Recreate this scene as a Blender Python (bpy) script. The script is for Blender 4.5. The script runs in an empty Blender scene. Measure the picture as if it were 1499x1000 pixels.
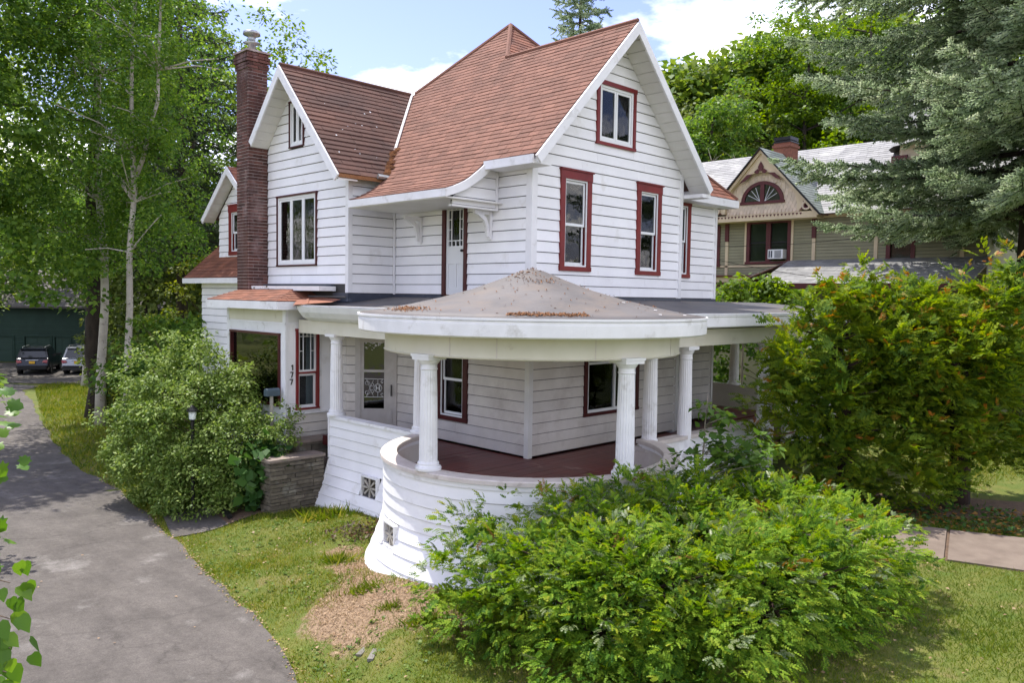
import bpy, math, random
import numpy as np
from mathutils import Vector, Matrix, noise as mnoise

scene = bpy.context.scene
rng = np.random.default_rng(7)
random.seed(7)
R = math.radians

# ------------------------------------------------------------------ camera
CAM_Z, CAM_F, CAM_YAW, CAM_PITCH, CAM_ROLL = 3.98, 1177.3, 44.89, 3.231, 0.871
_h = R(CAM_YAW)
FWD = Vector((math.cos(_h), math.sin(_h), 0)); RGT = Vector((math.sin(_h), -math.cos(_h), 0)); UP = Vector((0, 0, 1))
_f = FWD*math.cos(R(CAM_PITCH)) - UP*math.sin(R(CAM_PITCH)); _u = UP*math.cos(R(CAM_PITCH)) + FWD*math.sin(R(CAM_PITCH))
_r = RGT*math.cos(R(CAM_ROLL)) + _u*math.sin(R(CAM_ROLL)); _u2 = _u*math.cos(R(CAM_ROLL)) - RGT*math.sin(R(CAM_ROLL))
cam_data = bpy.data.cameras.new("camera"); cam = bpy.data.objects.new("camera", cam_data)
scene.collection.objects.link(cam)
m = Matrix.Identity(4)
for i in range(3):
    m[i][0], m[i][1], m[i][2] = _r[i], _u2[i], -_f[i]
m[2][3] = CAM_Z
cam.matrix_world = m
cam_data.sensor_fit = 'HORIZONTAL'; cam_data.sensor_width = 36.0
cam_data.lens = 36.0*CAM_F/1499.0
cam_data.clip_start = 0.1; cam_data.clip_end = 2000
scene.camera = cam

# ------------------------------------------------------------------ sky, sun, exposure
SUN_HEAD, SUN_EL = 91.0, 64.0
world = bpy.data.worlds.new("World"); scene.world = world; world.use_nodes = True
nt = world.node_tree; nt.nodes.clear()
def N(t, nt_, **kw):
    n = nt_.nodes.new(t)
    for k, v in kw.items():
        setattr(n, k, v)
    return n
out = N('ShaderNodeOutputWorld', nt); bg = N('ShaderNodeBackground', nt)
sky = N('ShaderNodeTexSky', nt, sky_type='NISHITA', sun_disc=False)
sky.sun_elevation = R(SUN_EL); sky.sun_rotation = R(90-SUN_HEAD); sky.air_density = 1.0; sky.dust_density = .7; sky.ozone_density = 1.6
tc = N('ShaderNodeTexCoord', nt)
sep = N('ShaderNodeSeparateXYZ', nt); nt.links.new(tc.outputs['Generated'], sep.inputs[0])
zz = N('ShaderNodeMath', nt, operation='ADD'); zz.inputs[1].default_value = 0.16; nt.links.new(sep.outputs['Z'], zz.inputs[0])
zm = N('ShaderNodeMath', nt, operation='MAXIMUM'); zm.inputs[1].default_value = 0.05; nt.links.new(zz.outputs[0], zm.inputs[0])
dv = N('ShaderNodeVectorMath', nt, operation='DIVIDE'); cmb = N('ShaderNodeCombineXYZ', nt)
for i in range(3): nt.links.new(zm.outputs[0], cmb.inputs[i])
nt.links.new(tc.outputs['Generated'], dv.inputs[0]); nt.links.new(cmb.outputs[0], dv.inputs[1])
nz = N('ShaderNodeTexNoise', nt, noise_dimensions='3D'); nz.inputs['Scale'].default_value = 1.55; nz.inputs['Detail'].default_value = 7; nz.inputs['Roughness'].default_value = .56
mpn = N('ShaderNodeMapping', nt); mpn.inputs['Location'].default_value = (14.91, 16.73, 5.97)
nt.links.new(dv.outputs[0], mpn.inputs[0]); nt.links.new(mpn.outputs[0], nz.inputs['Vector'])
cr = N('ShaderNodeValToRGB', nt); cr.color_ramp.elements[0].position = .46; cr.color_ramp.elements[1].position = .72
nt.links.new(nz.outputs[0], cr.inputs[0])
skm = N('ShaderNodeMix', nt, data_type='RGBA', blend_type='MULTIPLY'); skm.inputs[0].default_value = 1
nt.links.new(sky.outputs[0], skm.inputs[6]); skm.inputs[7].default_value = (.68, .595, .77, 1)
cmix = N('ShaderNodeMix', nt, data_type='RGBA'); nt.links.new(cr.outputs[0], cmix.inputs[0]); nt.links.new(skm.outputs[2], cmix.inputs[6])
cmix.inputs[7].default_value = (12.2, 11.8, 11.2, 1)
nt.links.new(cmix.outputs[2], bg.inputs[0]); bg.inputs[1].default_value = 0.118
nt.links.new(bg.outputs[0], out.inputs[0])

sun_d = bpy.data.lights.new("sun", 'SUN'); sun_d.energy = 2.5; sun_d.angle = R(.53); sun_d.color = (1.0, .955, .88)
sun = bpy.data.objects.new("sun", sun_d); scene.collection.objects.link(sun)
sdir = Vector((math.cos(R(SUN_HEAD))*math.cos(R(SUN_EL)), math.sin(R(SUN_HEAD))*math.cos(R(SUN_EL)), math.sin(R(SUN_EL))))
sun.rotation_euler = sdir.to_track_quat('Z', 'Y').to_euler(); sun.location = (0, 0, 60)
vs = scene.view_settings; vs.view_transform = 'Standard'; vs.look = 'None'; vs.exposure = 1.64; vs.gamma = 1.0; vs.use_curve_mapping = False
scene.cycles.max_bounces = 7; scene.cycles.diffuse_bounces = 4; scene.cycles.transparent_max_bounces = 12; scene.cycles.glossy_bounces = 3
scene.cycles.caustics_reflective = False; scene.cycles.caustics_refractive = False

# ------------------------------------------------------------------ helpers
WLOC = {}
def put(o, parent=None, local=False):
    scene.collection.objects.link(o)
    if parent is not None:
        o.parent = parent
        if not local:
            o.matrix_parent_inverse = Matrix.Translation(-WLOC.get(parent.name, Vector((0, 0, 0))))
    return o
def root(name, label, cat, loc=(0, 0, 0), group=None, kind=None):
    o = bpy.data.objects.new(name, None); o.location = loc; o.empty_display_size = .2
    scene.collection.objects.link(o); WLOC[o.name] = Vector(loc)
    tag(o, label, cat, group, kind); return o
def tag(o, label=None, cat=None, group=None, kind=None):
    if label: o['label'] = label
    if cat: o['category'] = cat
    if group: o['group'] = group
    if kind: o['kind'] = kind
    return o
def part(name, parent):
    o = bpy.data.objects.new(name, None); return put(o, parent)

class MB:
    def __init__(s): s.v = []; s.f = []; s.m = []
    def poly(s, pts, mi=0):
        b = len(s.v); s.v += [tuple(p) for p in pts]; s.f.append(tuple(range(b, b+len(pts)))); s.m.append(mi)
    def hexa(s, p, mi=0):     # 8 points: bottom ring 0-3, top ring 4-7
        b = len(s.v); s.v += [tuple(q) for q in p]
        for q in ((3, 2, 1, 0), (4, 5, 6, 7), (0, 1, 5, 4), (1, 2, 6, 5), (2, 3, 7, 6), (3, 0, 4, 7)):
            s.f.append(tuple(b+i for i in q)); s.m.append(mi)
    def box(s, a, c, mi=0):
        x0, y0, z0 = a; x1, y1, z1 = c
        s.hexa([(x0, y0, z0), (x1, y0, z0), (x1, y1, z0), (x0, y1, z0), (x0, y0, z1), (x1, y0, z1), (x1, y1, z1), (x0, y1, z1)], mi)
    def prism(s, pts, vec, mi=0):
        n = len(pts); b = len(s.v); vec = Vector(vec)
        s.v += [tuple(p) for p in pts] + [tuple(Vector(p)+vec) for p in pts]
        s.f.append(tuple(range(b+n-1, b-1, -1))); s.m.append(mi)
        s.f.append(tuple(range(b+n, b+2*n))); s.m.append(mi)
        for i in range(n):
            j = (i+1) % n; s.f.append((b+i, b+j, b+n+j, b+n+i)); s.m.append(mi)
    def tube(s, path, rad, seg=6, mi=0, cap=True):
        path = [Vector(p) for p in path]; n = len(path)
        if not hasattr(rad, '__len__'): rad = [rad]*n
        b = len(s.v); prev = None
        for i, p in enumerate(path):
            t = (path[min(i+1, n-1)]-path[max(i-1, 0)])
            t = t.normalized() if t.length > 1e-9 else Vector((0, 0, 1))
            if prev is None:
                a = t.orthogonal().normalized()
            else:
                a = prev - t*prev.dot(t); a = a.normalized() if a.length > 1e-6 else t.orthogonal().normalized()
            prev = a; c = t.cross(a)
            for k in range(seg):
                w = 2*math.pi*k/seg
                s.v.append(tuple(p + (a*math.cos(w)+c*math.sin(w))*rad[i]))
        for i in range(n-1):
            for k in range(seg):
                l = (k+1) % seg
                s.f.append((b+i*seg+k, b+i*seg+l, b+(i+1)*seg+l, b+(i+1)*seg+k)); s.m.append(mi)
        if cap:
            s.f.append(tuple(b+k for k in range(seg-1, -1, -1))); s.m.append(mi)
            s.f.append(tuple(b+(n-1)*seg+k for k in range(seg))); s.m.append(mi)
    def lathe(s, prof, c, a0=0, a1=360, seg=32, mi=0, closed=False):
        full = abs(a1-a0) >= 359.9; cols = seg if full else seg+1; b = len(s.v); n = len(prof)
        for k in range(cols):
            w = R(a0+(a1-a0)*k/seg)
            for r, z in prof: s.v.append((c[0]+r*math.cos(w), c[1]+r*math.sin(w), c[2]+z))
        rng_ = range(n if closed else n-1)
        for k in range(seg):
            l = (k+1) % cols
            for i in rng_:
                j = (i+1) % n
                s.f.append((b+k*n+i, b+l*n+i, b+l*n+j, b+k*n+j)); s.m.append(mi)
        if closed and not full:
            s.f.append(tuple(b+i for i in range(n))); s.m.append(mi)
            s.f.append(tuple(b+(cols-1)*n+i for i in range(n-1, -1, -1))); s.m.append(mi)
    def mesh(s, name, mats):
        me = bpy.data.meshes.new(name); me.from_pydata(s.v, [], s.f)
        mats = mats if isinstance(mats, (list, tuple)) else [mats]
        for q in mats: me.materials.append(q)
        if len(mats) > 1: me.polygons.foreach_set('material_index', s.m)
        return me
    def build(s, name, mats, parent=None, kind=None, smooth=False, local=False, fix=True):
        me = s.mesh(name, mats)
        if fix:
            import bmesh
            bm = bmesh.new(); bm.from_mesh(me); bmesh.ops.recalc_face_normals(bm, faces=bm.faces); bm.to_mesh(me); bm.free()
        if smooth: me.polygons.foreach_set('use_smooth', [True]*len(me.polygons))
        o = bpy.data.objects.new(name, me); put(o, parent, local)
        if kind: o['kind'] = kind
        return o

def np_mesh(name, V, F, mats, parent=None, kind=None, midx=None, smooth=False):
    me = bpy.data.meshes.new(name); V = np.ascontiguousarray(V, dtype=np.float32).reshape(-1, 3); F = np.ascontiguousarray(F, dtype=np.int32)
    me.vertices.add(len(V)); me.vertices.foreach_set('co', V.ravel())
    me.loops.add(F.size); me.loops.foreach_set('vertex_index', F.ravel())
    me.polygons.add(len(F)); me.polygons.foreach_set('loop_start', np.arange(0, F.size, F.shape[1], dtype=np.int32))
    mats = mats if isinstance(mats, (list, tuple)) else [mats]
    for q in mats: me.materials.append(q)
    if midx is not None: me.polygons.foreach_set('material_index', np.ascontiguousarray(midx, dtype=np.int32))
    if smooth: me.polygons.foreach_set('use_smooth', np.ones(len(F), dtype=bool))
    me.update(calc_edges=True)
    o = bpy.data.objects.new(name, me); put(o, parent)
    if kind: o['kind'] = kind
    return o

# ---- materials
def mat(name, c1, c2=None, scale=4.0, rough=.6, bump=0.0, bscale=30.0, vary=0.0, vmode='obj', spec=.3, c3=None, s3=1.2, t3=(.55, .7), metal=0.0, stretch=None, detail=4):
    m_ = bpy.data.materials.new(name); m_.use_nodes = True; t = m_.node_tree; b = t.nodes['Principled BSDF']
    b.inputs['Roughness'].default_value = rough; b.inputs['Metallic'].default_value = metal
    b.inputs['Specular IOR Level'].default_value = spec
    geo = N('ShaderNodeNewGeometry', t); pos = geo.outputs['Position']
    if stretch:
        mp = N('ShaderNodeMapping', t); mp.inputs['Scale'].default_value = stretch; t.links.new(pos, mp.inputs[0]); pos = mp.outputs[0]
    col = None
    c1 = (*c1, 1)
    if c2 is not None:
        n1 = N('ShaderNodeTexNoise', t); n1.inputs['Scale'].default_value = scale; n1.inputs['Detail'].default_value = detail; n1.inputs['Roughness'].default_value = .6
        t.links.new(pos, n1.inputs['Vector'])
        r1 = N('ShaderNodeValToRGB', t); r1.color_ramp.elements[0].position = .35; r1.color_ramp.elements[1].position = .65
        r1.color_ramp.elements[0].color = c1; r1.color_ramp.elements[1].color = (*c2, 1)
        t.links.new(n1.outputs[0], r1.inputs[0]); col = r1.outputs[0]
        if c3 is not None:
            n2 = N('ShaderNodeTexNoise', t); n2.inputs['Scale'].default_value = s3; n2.inputs['Detail'].default_value = 6; n2.inputs['Roughness'].default_value = .65
            t.links.new(pos, n2.inputs['Vector'])
            r2 = N('ShaderNodeValToRGB', t); r2.color_ramp.elements[0].position = t3[0]; r2.color_ramp.elements[1].position = t3[1]
            t.links.new(n2.outputs[0], r2.inputs[0])
            mx = N('ShaderNodeMix', t, data_type='RGBA'); t.links.new(r2.outputs[0], mx.inputs[0]); t.links.new(col, mx.inputs[6]); mx.inputs[7].default_value = (*c3, 1); col = mx.outputs[2]
    if vary:
        if vmode == 'obj':
            rnd = N('ShaderNodeObjectInfo', t).outputs['Random']
        else:
            rnd = geo.outputs['Random Per Island']
        mr = N('ShaderNodeMapRange', t); mr.inputs[3].default_value = 1-vary; mr.inputs[4].default_value = 1+vary; t.links.new(rnd, mr.inputs[0])
        hv = N('ShaderNodeHueSaturation', t); t.links.new(mr.outputs[0], hv.inputs['Value'])
        if col: t.links.new(col, hv.inputs['Color'])
        else: hv.inputs['Color'].default_value = c1
        col = hv.outputs[0]
    if col: t.links.new(col, b.inputs['Base Color'])
    else: b.inputs['Base Color'].default_value = c1
    if bump:
        nb = N('ShaderNodeTexNoise', t); nb.inputs['Scale'].default_value = bscale; nb.inputs['Detail'].default_value = 3; t.links.new(pos, nb.inputs['Vector'])
        bp = N('ShaderNodeBump', t); bp.inputs['Strength'].default_value = bump; bp.inputs['Distance'].default_value = .02; t.links.new(nb.outputs[0], bp.inputs['Height']); t.links.new(bp.outputs[0], b.inputs['Normal'])
    return m_

def leaf_mat(name, cols, transl=.35, rough=.5, spec=.25, patch=None):
    """cols: list of colours spread over the leaves, one random value per leaf or spray."""
    m_ = bpy.data.materials.new(name); m_.use_nodes = True; t = m_.node_tree; b = t.nodes['Principled BSDF']; o = t.nodes['Material Output']
    geo = N('ShaderNodeNewGeometry', t)
    rp = N('ShaderNodeValToRGB', t); e = rp.color_ramp.elements
    while len(e) < len(cols): e.new(.5)
    for i, c in enumerate(cols):
        e[i].position = i/max(1, len(cols)-1); e[i].color = (*c, 1)
    nz_ = N('ShaderNodeTexNoise', t); nz_.inputs['Scale'].default_value = patch or 1.4; nz_.inputs['Detail'].default_value = 3
    t.links.new(geo.outputs['Position'], nz_.inputs['Vector'])
    a1 = N('ShaderNodeMath', t, operation='MULTIPLY_ADD'); a1.inputs[1].default_value = 1.3; a1.inputs[2].default_value = -.65; t.links.new(nz_.outputs[0], a1.inputs[0])
    a2 = N('ShaderNodeMath', t, operation='ADD'); t.links.new(geo.outputs['Random Per Island'], a2.inputs[0]); t.links.new(a1.outputs[0], a2.inputs[1])
    t.links.new(a2.outputs[0], rp.inputs[0])
    t.links.new(rp.outputs[0], b.inputs['Base Color']); b.inputs['Roughness'].default_value = rough; b.inputs['Specular IOR Level'].default_value = spec
    tr = N('ShaderNodeBsdfTranslucent', t)
    hs = N('ShaderNodeHueSaturation', t); hs.inputs['Hue'].default_value = .487; hs.inputs['Saturation'].default_value = 1.1; hs.inputs['Value'].default_value = 1.25
    t.links.new(rp.outputs[0], hs.inputs['Color']); t.links.new(hs.outputs[0], tr.inputs[0])
    mx = N('ShaderNodeMixShader', t); mx.inputs[0].default_value = transl
    t.links.new(b.outputs[0], mx.inputs[1]); t.links.new(tr.outputs[0], mx.inputs[2]); t.links.new(mx.outputs[0], o.inputs[0])
    return m_

def glass_mat(name, tint=(.55, .6, .6), ior=1.65):
    m_ = bpy.data.materials.new(name); m_.use_nodes = True; t = m_.node_tree; t.nodes.clear()
    o = N('ShaderNodeOutputMaterial', t); tr = N('ShaderNodeBsdfTransparent', t); tr.inputs[0].default_value = (*tint, 1)
    gl = N('ShaderNodeBsdfGlossy', t); gl.inputs['Roughness'].default_value = .03; gl.inputs[0].default_value = (.95, .95, .95, 1)
    fr = N('ShaderNodeFresnel', t); fr.inputs[0].default_value = ior
    nz_ = N('ShaderNodeTexNoise', t); nz_.inputs['Scale'].default_value = 2.5
    bp = N('ShaderNodeBump', t); bp.inputs['Strength'].default_value = .06; bp.inputs['Distance'].default_value = .05
    t.links.new(nz_.outputs[0], bp.inputs['Height']); t.links.new(bp.outputs[0], gl.inputs['Normal'])
    mx = N('ShaderNodeMixShader', t); t.links.new(fr.outputs[0], mx.inputs[0]); t.links.new(tr.outputs[0], mx.inputs[1]); t.links.new(gl.outputs[0], mx.inputs[2])
    t.links.new(mx.outputs[0], o.inputs[0]); return m_

M = {}
M['siding'] = mat('white_siding', (.85, .845, .85), (.79, .785, .79), 1.6, .55, .08, 18, vary=.03, c3=(.62, .60, .55), s3=1.7, t3=(.60, .82), detail=8)
M['shaded_porch_siding'] = mat('shaded_porch_siding', (.68, .64, .585), (.60, .56, .505), 1.8, .55, .05, 18, vary=.05, c3=(.46, .41, .36), s3=1.3, t3=(.52, .8))  # siding toned beige: the porch shade is put into the colour
M['trim'] = mat('white_trim', (.80, .795, .80), (.72, .715, .715), 2.5, .5, c3=(.44, .42, .38), s3=2.8, t3=(.58, .80), detail=8)
M['soffit'] = mat('soffit_white', (.72, .71, .68), (.66, .65, .61), 2.5, .5)
M['beam'] = mat('beam_shaded', (.66, .63, .53), (.60, .57, .46), 1.4, .5, c3=(.42, .36, .26), s3=3.0, t3=(.62, .8))  # beige tone paints in the shade under the eave; stains on top
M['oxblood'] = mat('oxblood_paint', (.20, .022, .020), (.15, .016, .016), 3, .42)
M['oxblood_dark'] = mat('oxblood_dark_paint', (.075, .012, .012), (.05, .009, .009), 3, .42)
M['felt'] = mat('shadow_gap_felt', (.055, .052, .05))  # dark core behind the board gaps, coloured to draw their shadow lines
M['interior'] = mat('darkened_interior', (.085, .078, .066))  # room darkness painted in: kept very dark behind the windows
M['glass'] = glass_mat('window_glass', (.60, .65, .66), 1.45)
M['glass_dark'] = glass_mat('storm_glass', (.10, .13, .12), 1.9)
M['sash'] = mat('white_sash', (.76, .77, .77), rough=.4)
M['curtain'] = mat('grey_curtain', (.78, .83, .86), (.48, .55, .60), 9, .8, stretch=(1, 1, .05))
M['lace'] = mat('pale_curtain', (.62, .66, .66), (.42, .46, .48), 12, .8, stretch=(1, 1, .06))
M['blind'] = mat('cream_blind', (.66, .66, .56), rough=.7)
M['shingle'] = mat('red_shingle', (.190, .092, .063), (.158, .075, .052), 1.6, .9, .6, 45, vary=.16, vmode='isl', c3=(.155, .080, .056), s3=.8, t3=(.50, .78))
M['shingle_dark'] = mat('shaded_red_shingle', (.115, .054, .038), (.070, .035, .027), .8, .85, .3, 60, vary=.18, vmode='isl', c3=(.048, .028, .024), s3=.7, t3=(.5, .7))  # darker copy of the red shingle, weak sun on the bay slope painted in
M['shingle_rust'] = mat('rust_shingle', (.25, .10, .058), (.17, .07, .045), 2.5, .8, .3, 60, vary=.2, vmode='isl', c3=(.14, .065, .045), s3=2.0, t3=(.55, .7))
M['deck'] = mat('roof_underlay', (.10, .05, .04))
M['membrane'] = mat('roof_membrane', (.088, .082, .080), (.130, .120, .115), 1.1, .62, .25, 9, c3=(.15, .122, .10), s3=1.3, t3=(.47, .72), detail=9)
M['membrane_dark'] = mat('flat_roof_membrane', (.075, .072, .078), (.115, .105, .10), 1.2, .5, .08, 6, c3=(.17, .12, .085), s3=1.3, t3=(.56, .72))
M['flash'] = mat('bitumen_flashing', (.040, .048, .070), (.062, .070, .092), 3, .32, c3=(.2, .22, .26), s3=5, t3=(.6, .8))
M['litter'] = mat('dead_needle_litter', (.30, .15, .065), (.20, .095, .045), 30, .9, vary=.35, vmode='isl')
M['brick'] = mat('red_brick', (.128, .054, .042), (.072, .034, .029), 3.5, .85, .4, 60, vary=.42, c3=(.30, .21, .20), s3=1.7, t3=(.55, .80), stretch=(1, 1, .45))
M['mortar'] = mat('lime_mortar', (.50, .44, .41), (.27, .20, .19), 2.5, .9)
M['metal'] = mat('galvanised_metal', (.42, .43, .43), (.30, .31, .31), 8, .35, metal=.7)
M['porch_floor'] = mat('red_floor_paint', (.145, .034, .028), (.11, .028, .024), 3, .38, vary=.10, c3=(.30, .20, .17), s3=2.6, t3=(.60, .72), stretch=(1, .35, 1))
M['cap'] = mat('rail_cap_concrete', (.60, .545, .50), (.52, .465, .42), 5, .75, .2, 40, c3=(.34, .29, .25), s3=4, t3=(.6, .75))
M['stone'] = mat('grey_fieldstone', (.160, .138, .104), (.098, .084, .064), 7, .85, .5, 30, vary=.28, c3=(.24, .235, .20), s3=3, t3=(.58, .75))
M['stone_mortar'] = mat('stone_mortar', (.20, .19, .17), (.14, .13, .11), 6, .9)
M['coping'] = mat('stone_coping', (.27, .215, .18), (.20, .165, .14), 5, .8, .3, 30)
M['black'] = mat('black_paint', (.012, .012, .012), rough=.4)
M['iron'] = mat('pale_ironwork', (.62, .62, .60), rough=.4)
M['alu'] = mat('storm_door_aluminium', (.52, .49, .45), (.45, .42, .38), 4, .45)
M['vent_dark'] = mat('vent_shadow_board', (.10, .085, .065), (.06, .05, .04), 6, .9)
M['vent_slat'] = mat('weathered_vent_slat', (.46, .43, .38), (.36, .33, .28), 9, .8)
# ------------------------------------------------------------------ terrain
def W(s, d, z=0.0):
    """s metres to the right of the camera axis, d metres ahead of the camera."""
    return Vector((RGT.x*s+FWD.x*d, RGT.y*s+FWD.y*d, z))
_ctl = np.array([
    # s, d, z
    (-1.3, 11.3, -.10), (-.9, 9.7, -.15), (-2.3, 10.7, -.28), (-3.3, 12.3, -.30), (-2.6, 15.2, -.25), (-4.2, 15.6, -.40), (-4.8, 16.6, -.45),
    (-2.42, 9.2, -.60), (-3.06, 10.25, -.62), (-4.14, 11.8, -.65), (-5.07, 13.2, -.67), (-6.03, 14.5, -.68), (-6.64, 15.1, -.70), (-7.2, 16.7, -.70), (-8.0, 17.1, -.72),
    (-9.5, 19, -.75), (-11.3, 21, -.80), (-13.5, 23.8, -.85), (-17.2, 29.3, -.95), (-21.2, 35.3, -1.05), (-24.4, 39.9, -1.10), (-23.6, 44.7, -1.2),
    (-29.8, 50, -1.4), (-28.7, 53, -1.4), (-34.4, 58.6, -1.5), (-15.6, 30, -.85), (-9.8, 24.5, -.5), (-9, 18.5, -.6), (-6, 17.5, -.5),
    (-8, 13, -.68), (-6, 9, -.62), (-9, 18, -.74), (-18, 24, -.9), (-25, 33, -1.0), (-1, 6, -.45), (-4, 5, -.6), (0, 2, -.4),
    (1.5, 8, -.12), (4, 8, -.10), (5.2, 10.9, -.05), (7.3, 14.2, 0), (8.7, 13.4, 0), (6.4, 12.7, 0), (7.6, 11.7, 0), (8.9, 15.6, .02), (8.3, 19.4, .05),
    (12, 18, .1), (14, 25, .3), (2, 14, 0), (4, 20, .1), (0, 24, .1), (0, 40, .4), (15, 40, .5), (30, 45, 1.5), (20, 60, 3.5), (40, 70, 9), (15, 85, 10), (0, 90, 8), (60, 90, 16),
    (-20, 80, 1), (-60, 80, 2), (-60, 40, -1), (-30, 15, -.8), (20, 5, 0), (30, 20, .3), (0, -20, -.5), (60, 160, 30), (0, 160, 24), (-60, 160, 16), (-110, 160, 14)], dtype=float)
def _gz(s, d):
    s = np.asarray(s, float)[..., None]; d = np.asarray(d, float)[..., None]
    r2 = (s-_ctl[:, 0])**2+(d-_ctl[:, 1])**2
    w = 1.0/(r2+.35)**1.9
    return (w*_ctl[:, 2]).sum(-1)/w.sum(-1)
def SD(x, y): return x*RGT.x+y*RGT.y, x*FWD.x+y*FWD.y
def gz(x, y):
    s, d = SD(x, y); return float(_gz(s, d))
def gzn(P):
    s = P[:, 0]*RGT.x+P[:, 1]*RGT.y; d = P[:, 0]*FWD.x+P[:, 1]*FWD.y
    return np.concatenate([_gz(s[i:i+20000], d[i:i+20000]) for i in range(0, len(s), 20000)]) if len(s) else np.zeros(0)
def Wn(s, d): return np.stack([RGT.x*s+FWD.x*d, RGT.y*s+FWD.y*d], -1)

M['lawn'] = mat('lawn_soil', (.070, .105, .014), (.125, .13, .028), 2.6, .95, .8, 45, c3=(.19, .14, .065), s3=1.1, t3=(.55, .72), detail=10)
def mulch_blend(m_):      # the worn mulch bed is a real patch of another ground cover, stored per vertex
    t = m_.node_tree; b = t.nodes['Principled BSDF']; src = b.inputs['Base Color'].links[0].from_socket
    at_ = N('ShaderNodeAttribute', t, attribute_name='mulch'); nz_ = N('ShaderNodeTexNoise', t); nz_.inputs['Scale'].default_value = 3.0; nz_.inputs['Detail'].default_value = 8; nz_.inputs['Roughness'].default_value = .7
    geo = t.nodes.new('ShaderNodeNewGeometry'); t.links.new(geo.outputs['Position'], nz_.inputs['Vector'])
    a = N('ShaderNodeMath', t, operation='MULTIPLY_ADD'); a.inputs[1].default_value = 1.5; a.inputs[2].default_value = -.75; t.links.new(nz_.outputs[0], a.inputs[0])
    s = N('ShaderNodeMath', t, operation='ADD'); t.links.new(a.outputs[0], s.inputs[0]); t.links.new(at_.outputs['Fac'], s.inputs[1])
    mr = N('ShaderNodeMapRange', t, interpolation_type='SMOOTHSTEP'); mr.inputs[1].default_value = .38; mr.inputs[2].default_value = .62; t.links.new(s.outputs[0], mr.inputs[0])
    n2 = N('ShaderNodeTexNoise', t); n2.inputs['Scale'].default_value = 22; n2.inputs['Detail'].default_value = 8; t.links.new(geo.outputs['Position'], n2.inputs['Vector'])
    r2 = N('ShaderNodeValToRGB', t); r2.color_ramp.elements[0].position = .3; r2.color_ramp.elements[1].position = .7; r2.color_ramp.elements[0].color = (.12, .08, .048, 1); r2.color_ramp.elements[1].color = (.30, .21, .135, 1); t.links.new(n2.outputs[0], r2.inputs[0])
    mx = N('ShaderNodeMix', t, data_type='RGBA'); t.links.new(mr.outputs[0], mx.inputs[0]); t.links.new(src, mx.inputs[6]); t.links.new(r2.outputs[0], mx.inputs[7]); t.links.new(mx.outputs[2], b.inputs['Base Color'])
mulch_blend(M['lawn'])
M['asphalt'] = mat('worn_asphalt', (.088, .078, .070), (.122, .109, .098), 1.3, .9, .6, 160, c3=(.225, .210, .195), s3=1.0, t3=(.57, .76), detail=12)
def asphalt(m_):
    t = m_.node_tree; b = t.nodes['Principled BSDF']; src = b.inputs['Base Color'].links[0].from_socket
    geo = t.nodes.new('ShaderNodeNewGeometry'); cur = src
    for sc, lo, hi, st in ((55, .66, 1.30, (1, 1, 1)), (9, .84, 1.14, (1, 1, 1)), (1.1, .84, 1.22, (2.6, .55, 1))):
        mp = N('ShaderNodeMapping', t); mp.inputs['Scale'].default_value = st; mp.inputs['Rotation'].default_value = (0, 0, .5); t.links.new(geo.outputs['Position'], mp.inputs[0])
        n_ = N('ShaderNodeTexNoise', t); n_.inputs['Scale'].default_value = sc; n_.inputs['Detail'].default_value = 5; n_.inputs['Roughness'].default_value = .7; t.links.new(mp.outputs[0], n_.inputs['Vector'])
        mr = N('ShaderNodeMapRange', t); mr.inputs[1].default_value = .3; mr.inputs[2].default_value = .7; mr.inputs[3].default_value = lo; mr.inputs[4].default_value = hi; t.links.new(n_.outputs[0], mr.inputs[0])
        hv = N('ShaderNodeHueSaturation', t); t.links.new(mr.outputs[0], hv.inputs['Value']); t.links.new(cur, hv.inputs['Color']); cur = hv.outputs[0]
    vo = N('ShaderNodeTexVoronoi', t, feature='DISTANCE_TO_EDGE'); vo.inputs['Scale'].default_value = .30; wn = N('ShaderNodeTexNoise', t); wn.inputs['Scale'].default_value = 2.2; wn.inputs['Detail'].default_value = 6
    t.links.new(geo.outputs['Position'], wn.inputs['Vector']); ad = N('ShaderNodeVectorMath', t, operation='MULTIPLY_ADD'); ad.inputs[1].default_value = (.9, .9, .9); t.links.new(wn.outputs['Color'], ad.inputs[0]); t.links.new(geo.outputs['Position'], ad.inputs[2]); t.links.new(ad.outputs[0], vo.inputs['Vector'])
    mr = N('ShaderNodeMapRange', t); mr.inputs[1].default_value = .002; mr.inputs[2].default_value = .012; mr.inputs[3].default_value = .80; mr.inputs[4].default_value = 1.0; t.links.new(vo.outputs['Distance'], mr.inputs[0])
    hv = N('ShaderNodeHueSaturation', t); t.links.new(mr.outputs[0], hv.inputs['Value']); t.links.new(cur, hv.inputs['Color']); t.links.new(hv.outputs[0], b.inputs['Base Color'])
asphalt(M['asphalt'])
M['mulch'] = mat('dry_mulch', (.33, .215, .125), (.23, .145, .085), 14, .95, .6, 70, c3=(.40, .28, .17), s3=3, t3=(.5, .7), detail=8)
M['flag'] = mat('walk_stone', (.175, .138, .108), (.13, .10, .078), 2.5, .85, .25, 60, c3=(.20, .15, .12), s3=2.0, t3=(.58, .72), vary=.08)
M['dirt'] = mat('leaf_litter_soil', (.13, .085, .055), (.09, .06, .04), 9, .95, .6, 50)

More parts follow.
